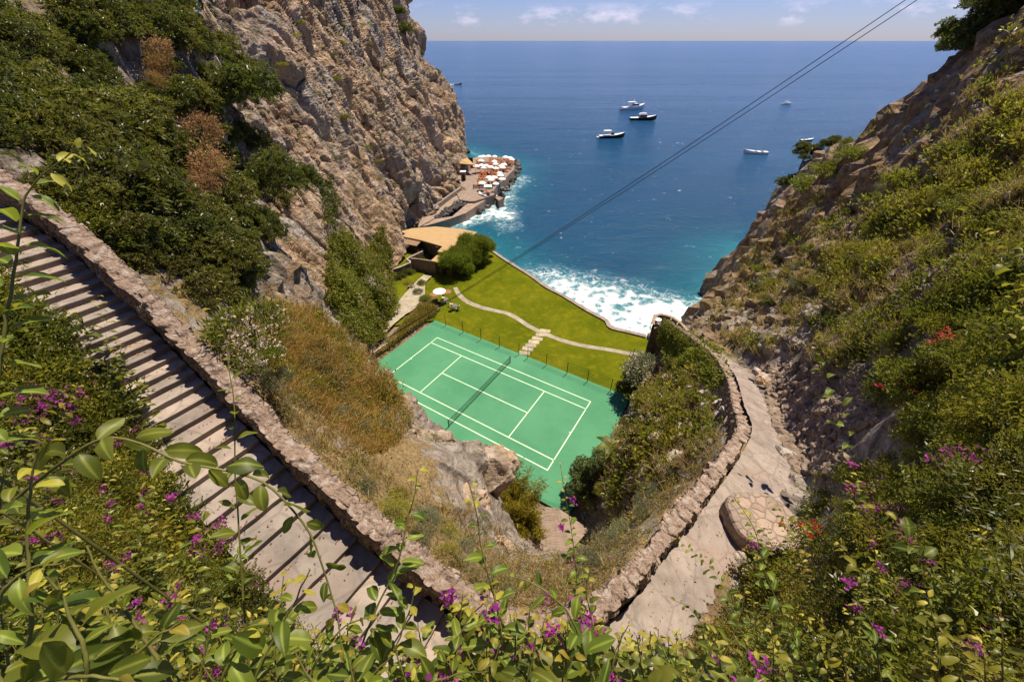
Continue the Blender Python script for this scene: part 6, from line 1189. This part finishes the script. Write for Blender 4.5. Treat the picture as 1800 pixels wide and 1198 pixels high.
# --- bamboo clump and banana plant
def bamboo(P, label, h=5.2, n=46, spread=1.3, seed=5):
    t = empty('bamboo_clump', P, label, 'bamboo'); rng = np.random.default_rng(seed); mb = MB(); LP, LD = [], []
    for k in range(n):
        a, r0 = rng.uniform(0, 6.28), spread*rng.random()**.7; hh = h*rng.uniform(.55, 1.05); b = np.array([math.cos(a)*r0, math.sin(a)*r0, -.3]); o = np.array([math.cos(a+rng.normal()*.5), math.sin(a+rng.normal()*.5), 0])*hh*rng.uniform(.12, .38)
        pts = [b+np.array([0, 0, hh*s_])+o*s_**2.4-np.array([0, 0, .16*hh*s_**4]) for s_ in np.linspace(0, 1, 8)]; mb.tube(pts, list(np.linspace(.030, .008, 8)), 5, False)
        for s_ in np.linspace(.22, 1, 34):
            p = b+np.array([0, 0, hh*s_])+o*s_**2.4-np.array([0, 0, .16*hh*s_**4])
            for _ in range(5): aa = rng.uniform(0, 6.28); LP.append(p+rng.normal(size=3)*.17); LD.append(np.array([math.cos(aa), math.sin(aa), rng.uniform(-.9, .35)])+o/hh)
    mb.build('stem', M['green_stem'], t); LP, LD = np.array(LP), np.array(LD); L = .40*(.6+.6*rng.random(len(LP))); link('foliage', geo_mesh('foliage', [leaf_geo(LP, LD, L, L*.15, rng.random(len(LP)), .2, rng)], 'bamboo'), t); return t
bamboo(gz(905, 905, 8.0), 'golden green bamboo clump between the rock outcrop and the brushwood shed')
bamboo(gz(925, 935, 8.6), 'smaller bamboo tuft leaning over the edge of the brushwood shed', 2.6, 20, .8, 6)
bamboo(gz(880, 840, 6.5), 'thin bamboo shoots beside the rock outcrop at the near sideline', 3.2, 14, .7, 7)
def banana(P, label):
    t = empty('banana_plant', P, label, 'plant'); rng = np.random.default_rng(4); mb = MB(); mb.tube([(0, 0, -.3), (.05, 0, 1.), (.05, .05, 2.)], [.14, .11, .06], 7); mb.build('stem', M['green_stem'], t); VV, FF, rr_ = [], [], []
    for k in range(9):
        a = k*2.4; L = rng.uniform(1.3, 1.9); ln_ = 10; V = []
        for i in range(ln_):
            s_ = i/(ln_-1); c = np.array([math.cos(a)*L*s_*.75, math.sin(a)*L*s_*.75, 2.+L*.55*s_-L*.55*s_*s_]); wd = .24*math.sin(math.pi*min(1, s_*.92+.06))**.6; sd_ = np.array([-math.sin(a), math.cos(a), .0]); V += [c-sd_*wd+[0, 0, .07], c, c+sd_*wd+[0, 0, .07]]
        FF.append(grid_faces(ln_, 3)+len(VV)*30); VV.append(np.array(V)); rr_.append(np.full(30, rng.random()))
    link('foliage', np_mesh('foliage', np.concatenate(VV), np.concatenate(FF), M['vine'], {'rnd': np.concatenate(rr_)}), t); return t
banana(tuple(atd(1072, 790, 33)-np.array([0, 0, 1.6])), 'banana plant with broad drooping leaves above the court corner')
# --- rocks: outcrop below the knoll, slabs on the bank, rubble patches
for k, (x, y, d, s, sq_k, lab) in enumerate([(842, 815, 20.6, 2.1, 1.6, 'big grey limestone outcrop overhanging the near side of the court'), (772, 790, 20.0, 2.2, 1.2, 'grey limestone outcrop left of the biggest one, below the knoll'), (815, 875, 17.5, 1.6, 1.2, 'shaded grey limestone block at the foot of the outcrop'), (735, 772, 19.6, 1.3, 1.2, 'angular grey limestone block at the knoll end of the outcrop'), (886, 962, 16.0, .7, 1.3, 'narrow grey rock in the dry grass left of the brushwood shed')]):
    boulder(tuple(atd(x, y, d)-np.array([0, 0, s*.4])), s, lab, None, k, sq_k, True)
for k, (x, y, s, sq_k, lab) in enumerate([(235, 1160, .22, .6, 'flat pale grey rock at the bottom left under the big leaves'), (165, 1090, .20, .5, 'pale grey rock left of the flat one at the bottom left'), (290, 1105, .16, .6, 'small grey rock right of the flat one at the bottom left'), (60, 935, .25, .5, 'pale rock at the left frame edge below the bougainvillea'), (110, 640, .45, .7, 'pale rubble block at the outer edge of the stairs'), (150, 700, .3, .7, 'small pale rubble block below the larger one at the stairs edge'), (1300, 985, .35, .8, 'grey stone at the foot of the round platform'), (1385, 800, .6, .9, 'rough boulder at the inner bend of the cement path'), (1400, 850, .5, 1., 'broken boulder above the round platform')]):
    h = at_hit(x, y); boulder(tuple(h), s, lab, None, k, sq_k)
for poly, n, smin, smax, lab, seed in [([(1430, 660), (1490, 620), (1540, 660), (1545, 740), (1470, 770), (1420, 720)], 900, .06, .17, 'heap of loose grey stones on the slope above the path bend', 3), ([(1570, 400), (1650, 380), (1700, 450), (1660, 550), (1590, 560), (1540, 480)], 620, .08, .24, 'tumbled dry stone terrace on the right hillside', 4), ([(1340, 640), (1440, 640), (1500, 740), (1480, 840), (1400, 830), (1350, 720)], 1000, .08, .24, 'loose broken rock on the bank beside the path', 5), ([(100, 590), (190, 640), (240, 740), (150, 720)], 120, .05, .13, 'loose pale rubble along the outer edge of the stairs', 6)]:
    hs = spots_px(poly, n, .05, seed, 't', None, 6); o = joined_rocks('loose_stones', [(np.array(h[0][:]), random.uniform(smin, smax)*min(1.6, h[2]/13)) for h in hs], 'scree'); tag(o, lab, 'stones', kind='stuff')
for k, (x, y, s, lab) in enumerate([(1160, 770, .9, 'grey rock in the scrub right of the court, nearest the court edge'), (1215, 745, 1.1, 'large grey rock below the bend of the parapet wall'), (1190, 800, .8, 'grey rock in dry grass right of the court, lowest of the rocks there'), (1250, 720, .8, 'grey rock tucked under the parapet wall at its narrow bend'), (1135, 835, .7, 'grey rock beside the banana plant'), (1110, 880, .7, 'pale rock above the dark leafy tree at the court corner'), (1030, 905, .5, 'white rock beside the right eave of the brushwood shed')]):
    h = at_hit(x, y); boulder(tuple(h-Vector((0, 0, s*.2))), s, lab, None, k, .8)
hs = spots_px(MID, 260, .2, 19, 't'); o = joined_rocks('loose_stones', [(np.array(h[0][:]), random.uniform(.10, .38)) for h in hs], 'rock'); tag(o, 'loose grey rocks in the scrub right of the court', 'stones', kind='stuff')
# dead leaves fallen on the stairs and the path
rl = np.random.default_rng(12); n_ = 520; ii = rl.integers(4, 59, n_); tt = rl.random(n_); P = ST_IN[ii]*(1-tt[:, None])+ST_OUT[ii]*tt[:, None]; kk = [int(np.clip(np.searchsorted(-zz_, -p[2]), 1, NST)) for p in P]; P[:, 2] = [SIN[k-1, 2]-.02 for k in kk]; jj = rl.integers(0, NP, 380); t2 = rl.random(380)**2; P2 = L_[jj]*t2[:, None]+R_[jj]*(1-t2[:, None])+[0, 0, .05]; P = np.r_[P, P2]
tag(link('fallen_leaves', geo_mesh('fallen_leaves', [leaf_geo(P, rl.normal(size=P.shape)*[1, 1, .15], .05+.04*rl.random(len(P)), .03, rl.random(len(P)), .3, rl)], 'dead')), 'dry brown leaves fallen on the stair treads and the path', 'leaves', kind='stuff')
hs = spots_px(RFAR+[], 150, .5, 9, 't'); o = joined_rocks('loose_stones', [(np.array(h[0][:]), random.uniform(.12, .42)) for h in hs], 'rock'); tag(o, 'scattered grey rocks on the right hand hillside', 'stones', kind='stuff')
# bare woody branch on the near bank
mb = MB(); br = [(-20, 1000), (60, 1015), (130, 1030), (200, 1035), (260, 1040), (330, 1046)]; pts = [Vector(at_hit(x, y))+Vector((0, 0, .10+.03*math.sin(i*2))) for i, (x, y) in enumerate(br)]; mb.tube(pts, [.035, .034, .032, .03, .028, .022], 8); o = mb.build('woody_branch', M['bark'], smooth_shade=True); tag(o, 'bare brown woody branch lying across the near left bank', 'branch')
mb = MB(); br = [(60, 870), (100, 885), (140, 888), (170, 880)]; pts = [Vector(at_hit(x, y))+Vector((0, 0, .10)) for i, (x, y) in enumerate(br)]; mb.tube(pts, [.03, .03, .028, .015], 8); o = mb.build('woody_branch', M['bark'], smooth_shade=True); tag(o, 'short brown branch under the bougainvillea at the left edge', 'branch')
# --- foreground shoots with large leaves
def big_leaf(P, D, up, L, ratio, rng, droop, n=9):
    D = norm(D); s = norm(np.cross(D, up)); u = np.cross(s, D); V = []; c = np.array(P, float); d = D.copy(); wv = rng.uniform(0, 6)
    for i in range(n+1):
        t = i/n; w_ = ratio*L*.5*2.05*(max(t, .004)**.62)*((1-t)**.80+.0) if i < n else .0005; uu = norm(u+0*d); wig = .06*L*math.sin(t*7+wv)*math.sin(math.pi*t)
        V += [c-s*w_+uu*(w_*.38+wig), c, c+s*w_+uu*(w_*.38-wig)]; d = norm(d-np.array([0, 0, 1])*droop/n); c = c+d*L/n; u = np.cross(s, d)
    return np.array(V)
def shoot(px, leafpx, label, mat='shoot', dens=1.45, ratio=.60, d=None, leaf_m=.07, rstem=.0035, smat='green_stem', group='leafy shoots in the foreground', flowers=0, seed=0, dd=0., tip=True, name='leafy_shoot'):
    rng = np.random.default_rng(1000+seed); d0 = d or leaf_m*FPX/leafpx
    if 5 < px[0][0] < 1795 and px[0][1] < 1190:   # rooted in view: stand it on the ground it grows from
        h_ = hit(*px[0]); leafpx *= .72
        if h_: d0 = float(h_[0].y*CP-(h_[0].z-CAM_H)*SP)*.985; dd = 0.
    Lm = leafpx*d0/FPX
    W_ = resample(np.array([atd(x, y, d0*(1+dd*(1-i/(len(px)-1)))) for i, (x, y) in enumerate(px)]), 40)
    W_ += norm(rng.normal(size=3))*0+np.cumsum(rng.normal(size=(40, 3)), 0)*Lm*.012
    ln_ = np.r_[0, np.cumsum(np.linalg.norm(np.diff(W_, axis=0), axis=1))]; tot = ln_[-1]; base = W_[0]; t = empty(name, tuple(base), label, 'plant', group)
    z0 = drop(base[0], base[1]); root = [(0, 0, z0-base[2]-.05)] if z0 < base[2]-.03 else []
    mb = MB(); mb.tube(root+[tuple(p-base) for p in W_], [rstem*1.4]*len(root)+list(np.linspace(rstem*1.25, rstem*.4, 40)), 6, False); mb.build('stem', M[smat], t, True)
    VV, FF, rr_, off = [], [], [], 0; step = Lm*.48/dens; s_ = Lm*.3; a = rng.uniform(0, 6.28)
    while s_ < tot:
        p = np.array([np.interp(s_, ln_, W_[:, k]) for k in range(3)]); i = min(38, int(np.searchsorted(ln_, s_))); td = norm(W_[min(39, i+1)]-W_[max(0, i-1)]); a += 2.4+rng.normal()*.35
        e1 = norm(np.cross(td, [0.3, .1, 1.])); e2 = np.cross(td, e1); rdv = e1*math.cos(a)+e2*math.sin(a); fr = s_/tot; sz = Lm*(rng.uniform(.72, 1.15))*(1. if fr < .7 else 1.25-.85*(fr-.4)/.6*1.0 if fr < .97 else .4); D = rdv*.8+td*.45+np.array([0, 0, -.08])+rng.normal(size=3)*.15
        pet = norm(D)*sz*.16; up_ = norm(td*.6+np.array([0, 0, .7])+rng.normal(size=3)*.25); V = big_leaf(p+pet-base, D, up_, sz, ratio*rng.uniform(.85, 1.15), rng, rng.uniform(.2, 1.9)); n = len(V)//3
        VV.append(V); FF.append(grid_faces(n, 3)+off); off += len(V); rr_.append(np.full(len(V), .93+.05*rng.random() if (tip and fr > .86) else rng.random()*.84)); s_ += step*rng.uniform(.7, 1.25)
    link('foliage', np_mesh('foliage', np.concatenate(VV), np.concatenate(FF), M[mat], {'rnd': np.concatenate(rr_), 'rib': np.tile([0., 1., 0.], off//3)}), t)
    if flowers:
        P = np.repeat(np.array([W_[rng.integers(20, 40)]-base+rng.normal(size=3)*Lm*.4 for _ in range(flowers)]), 22, 0); P = P+rng.normal(size=P.shape)*Lm*.16; link('blossom', geo_mesh('blossom', [leaf_geo(P, rng.normal(size=P.shape), Lm*.24, Lm*.22, rng.random(len(P)), .3, rng)], 'magenta'), t)
    return t
SH = [([(-30, 820), (8, 560), (30, 400), (50, 334), (110, 284), (150, 255)], 56, 'tall arching shoot at the left frame edge with golden young leaves at its tip', {}),
 ([(-80, 980), (60, 850), (170, 775), (240, 778), (317, 815), (395, 830), (460, 851), (507, 895), (550, 958), (580, 1052), (600, 1160)], 58, 'long shoot arching over the stairs and bending down to the right', {'dens': 1.1}),
 ([(445, 1230), (428, 1000), (416, 830), (413, 700), (404, 647), (397, 560)], 36, 'thin upright shoot standing in front of the stair wall', {'dens': .8}),
 ([(378, 640), (373, 560), (386, 478)], 24, 'pale yellow shoot tip before the pale flowered oleander', {'dens': .5, 'mat': 'yellow'}),
 ([(590, 1290), (653, 1098), (700, 998), (723, 908), (733, 865), (738, 825)], 46, 'upright shoot with glossy paired leaves crossing the lower stair wall', {}),
 ([(930, 1290), (900, 1150), (868, 1040), (850, 960), (845, 920), (836, 875), (828, 845)], 40, 'upright shoot in front of the dry slope left of the shed', {'dens': 1.1}),
 ([(1080, 1290), (1020, 1130), (985, 1060), (935, 1020), (905, 1010)], 52, 'shoot with large dark leaves bending left over the wall corner', {}),
 ([(1055, 1290), (1020, 1120), (1012, 1010), (1002, 930), (990, 860), (984, 815)], 22, 'tall thin shoot with small leaves reaching in front of the brushwood shed', {'flowers': 3}),
 ([(1440, 1230), (1370, 1060), (1345, 1000), (1328, 930), (1305, 890), (1288, 866)], 24, 'slim shoot with small dark leaves in front of the round platform', {'dens': 1.2}),
 ([(1330, 1150), (1265, 1015), (1230, 980), (1190, 945)], 24, 'slim shoot with small dark leaves leaning over the cement path', {'dens': 1.2}),
 ([(1290, 1240), (1250, 1130), (1215, 1070), (1180, 1050)], 22, 'low slim shoot over the lower cement path', {'dens': 1.1}),
 ([(10, 1290), (50, 1130), (40, 980), (46, 880), (60, 800)], 80, 'big leaved shoot rising along the left frame edge', {}),
 ([(120, 1300), (165, 1160), (130, 1060), (90, 1000)], 88, 'big leaved shoot at the bottom left corner, leaning left', {}),
 ([(330, 1300), (290, 1180), (230, 1090), (190, 1030), (150, 960)], 74, 'big leaved shoot with long pointed leaves above the flat grey rock', {'ratio': .36}),
 ([(-40, 1160), (20, 1040), (70, 1000), (120, 985)], 84, 'big leaved shoot entering from the left frame edge', {'ratio': .42}),
 ([(200, 1300), (215, 1210), (260, 1140), (330, 1090)], 80, 'big leaved shoot spreading right at the bottom left', {}),
 ([(-20, 1270), (60, 1210), (150, 1190), (240, 1200)], 92, 'big leaved shoot lying along the bottom left edge', {}),
 ([(40, 1320), (20, 1230), (-10, 1170)], 95, 'big leaved shoot in the extreme bottom left corner', {}),
 ([(420, 1300), (450, 1190), (500, 1090), (530, 1030), (548, 1000)], 60, 'big leaved shoot in front of the lowest stair treads', {}),
 ([(520, 1300), (545, 1180), (600, 1110), (650, 1085)], 54, 'leafy shoot leaning right over the stair landing', {}),
 ([(380, 1300), (390, 1200), (420, 1140), (430, 1100)], 62, 'short leafy shoot at the bottom left of the stairs', {}),
 ([(640, 1310), (640, 1210), (690, 1150), (720, 1080), (730, 1030)], 46, 'leafy shoot crossing the stair landing', {'flowers': 1}),
 ([(750, 1300), (790, 1180), (815, 1100), (850, 1060)], 46, 'leafy shoot before the corner of the parapet', {}),
 ([(820, 1300), (865, 1180), (880, 1110), (862, 1020)], 48, 'upright leafy shoot before the corner of the parapet with magenta bracts', {'flowers': 2}),
 ([(900, 1300), (940, 1200), (960, 1130), (1000, 1100)], 44, 'leafy shoot at the bottom centre', {}),
 ([(1010, 1300), (1040, 1200), (1045, 1110), (1030, 1040), (1035, 1000)], 38, 'upright leafy shoot with magenta bracts before the path wall', {'flowers': 3}),
 ([(1110, 1300), (1100, 1220), (1130, 1150), (1135, 1110)], 34, 'leafy shoot at the bottom beside the path', {}),
 ([(700, 1310), (720, 1230), (780, 1190), (850, 1180)], 50, 'leafy shoot sprawling along the bottom edge', {'flowers': 1}),
 ([(980, 1320), (1000, 1240), (1070, 1200), (1130, 1190)], 40, 'leafy shoot sprawling right along the bottom edge', {}),
 ([(560, 1320), (600, 1240), (660, 1215), (720, 1200)], 52, 'leafy shoot sprawling under the lowest stair treads', {}),
 ([(330, 900), (375, 900), (415, 990), (452, 1078), (480, 1160)], 44, 'yellow stemmed shoot hanging down beside the stairs', {'dens': .5}),
 ([(210, 760), (250, 840), (300, 900), (345, 952)], 46, 'yellow stemmed shoot over the fine yellow weeds', {'dens': .5}),
 ([(1660, 1150), (1620, 1000), (1580, 920), (1520, 880)], 46, 'leafy shoot with pale shining leaves on the near right slope', {'dens': 1.1}),
 ([(1790, 1120), (1750, 980), (1725, 890), (1700, 820)], 46, 'slender stem with narrow straw green leaves near the right frame edge', {'ratio': .16, 'mat': 'grey', 'dens': 1.2}),
 ([(1785, 1120), (1775, 990), (1770, 900), (1780, 810)], 46, 'slender stem with narrow leaves right at the right frame edge', {'ratio': .16, 'mat': 'grey', 'dens': 1.2}),
 ([(1500, 820), (1480, 720), (1450, 660), (1430, 590)], 34, 'tall shoot standing before the heap of loose stones', {'dens': .7, 'd': 3.2}),
 ([(1788, 650), (1785, 540), (1770, 450), (1740, 400)], 40, 'golden leafed shoot at the right frame edge halfway up', {'mat': 'yellow', 'd': 3.}),
 ([(1240, 1300), (1260, 1180), (1300, 1090), (1310, 1040)], 30, 'leafy shoot with small leaves at the bottom right of the path', {}),
 ([(90, 700), (60, 640), (30, 580), (20, 520)], 46, 'leafy shoot above the upper bougainvillea at the left', {'d': 1.6}),
 ([(190, 700), (185, 590), (170, 520)], 28, 'thin leafy shoot standing beside the middle stair treads', {'d': 3.5}),
 ([(300, 800), (250, 720), (215, 660), (205, 590)], 30, 'leafy shoot in front of the middle stair treads', {'d': 3.2})]
rs = random.Random(11)
for k in range(44):
    x = rs.uniform(-20, 1330); top = np.interp(x, [0, 250, 520, 700, 860, 1000, 1100, 1200, 1330], [960, 1010, 1060, 1085, 1060, 1085, 1110, 1100, 1060])+rs.uniform(0, 90); lean_ = rs.uniform(-70, 70); SH.append(([(x-lean_*.4, 1310), (x, 1230), (x+lean_*.4, (1230+top)/2+20), (x+lean_, top)], rs.uniform(30, 52), 'leafy green shoot among the many rising along the bottom edge of the view', {'leaf_m': rs.uniform(.05, .085), 'ratio': rs.uniform(.45, .68), 'group': 'leafy shoots along the bottom edge', 'mat': 'shoot' if rs.random() < .8 else 'vine', 'flowers': 2 if rs.random() < .16 else 0}))
for k in range(40):
    x = rs.uniform(-10, 430); y0 = np.interp(x, [0, 120, 220, 330, 430], [520, 640, 740, 840, 960])+rs.uniform(20, 330); h_ = rs.uniform(90, 190); lean_ = rs.uniform(-60, 70); SH.append(([(x, y0+h_), (x+lean_*.2, y0+h_*.5), (x+lean_*.7, y0+h_*.15), (x+lean_, y0)], rs.uniform(20, 34), 'leafy green shoot in the tangle left of the stairs', {'leaf_m': rs.uniform(.06, .09), 'ratio': rs.uniform(.42, .62), 'group': 'leafy shoots left of the stairs', 'mat': rs.choice(['shoot', 'shoot', 'bush', 'yellow']), 'flowers': 3 if rs.random() < .32 else 0}))
for k in range(30):
    x = rs.uniform(1290, 1790); y0 = rs.uniform(820, 1130); h_ = rs.uniform(90, 180); lean_ = rs.uniform(-70, 50); SH.append(([(x, y0+h_), (x+lean_*.2, y0+h_*.5), (x+lean_*.7, y0+h_*.15), (x+lean_, y0)], rs.uniform(17, 30), 'leafy green shoot in the tangle on the lower right slope', {'leaf_m': rs.uniform(.05, .08), 'ratio': rs.uniform(.35, .6), 'group': 'leafy shoots on the lower right slope', 'mat': rs.choice(['shoot', 'bush', 'yellow', 'yellow']), 'flowers': 3 if rs.random() < .22 else 0}))
for k in range(60):
    x = rs.uniform(250, 1420); top = np.interp(x, [250, 520, 700, 860, 1000, 1100, 1200, 1420], [1060, 1095, 1110, 1095, 1110, 1125, 1115, 1080])+rs.uniform(0, 80); lean_ = rs.uniform(-60, 60); SH.append(([(x-lean_*.4, 1300), (x, 1235), (x+lean_*.4, (1235+top)/2+15), (x+lean_, top)], rs.uniform(17, 30), 'fine leafy shoot with small leaves along the bottom edge of the view', {'leaf_m': rs.uniform(.04, .06), 'ratio': rs.uniform(.4, .65), 'group': 'small leaved shoots along the bottom edge', 'mat': rs.choice(['shoot', 'vine', 'yellow', 'bush']), 'dens': 1.7, 'flowers': 3 if rs.random() < .12 else 0}))
for k in range(40):
    x = rs.choice([rs.uniform(800, 1040), rs.uniform(800, 1040), rs.uniform(470, 660), rs.uniform(1040, 1240)]); top = np.interp(x, [470, 560, 660, 800, 900, 1000, 1060, 1240], [1000, 1050, 1085, 1035, 1050, 1050, 1075, 1110])+rs.uniform(0, 55); lean_ = rs.uniform(-70, 70); SH.append(([(x-lean_*.5, 1310), (x-lean_*.1, 1220), (x+lean_*.4, (1220+top)/2+15), (x+lean_, top)], rs.uniform(26, 44), 'dense leafy shoot among those rising in front of the wall corner and the lower path', {'leaf_m': rs.uniform(.05, .075), 'ratio': rs.uniform(.5, .66), 'group': 'leafy shoots over the wall corner', 'mat': rs.choice(['shoot', 'shoot', 'vine', 'bush']), 'dens': 1.8, 'flowers': 3 if rs.random() < .15 else 0}))
for k, (px, lp_, lab, kw) in enumerate(SH): shoot(px, lp_, lab, seed=k, **kw)
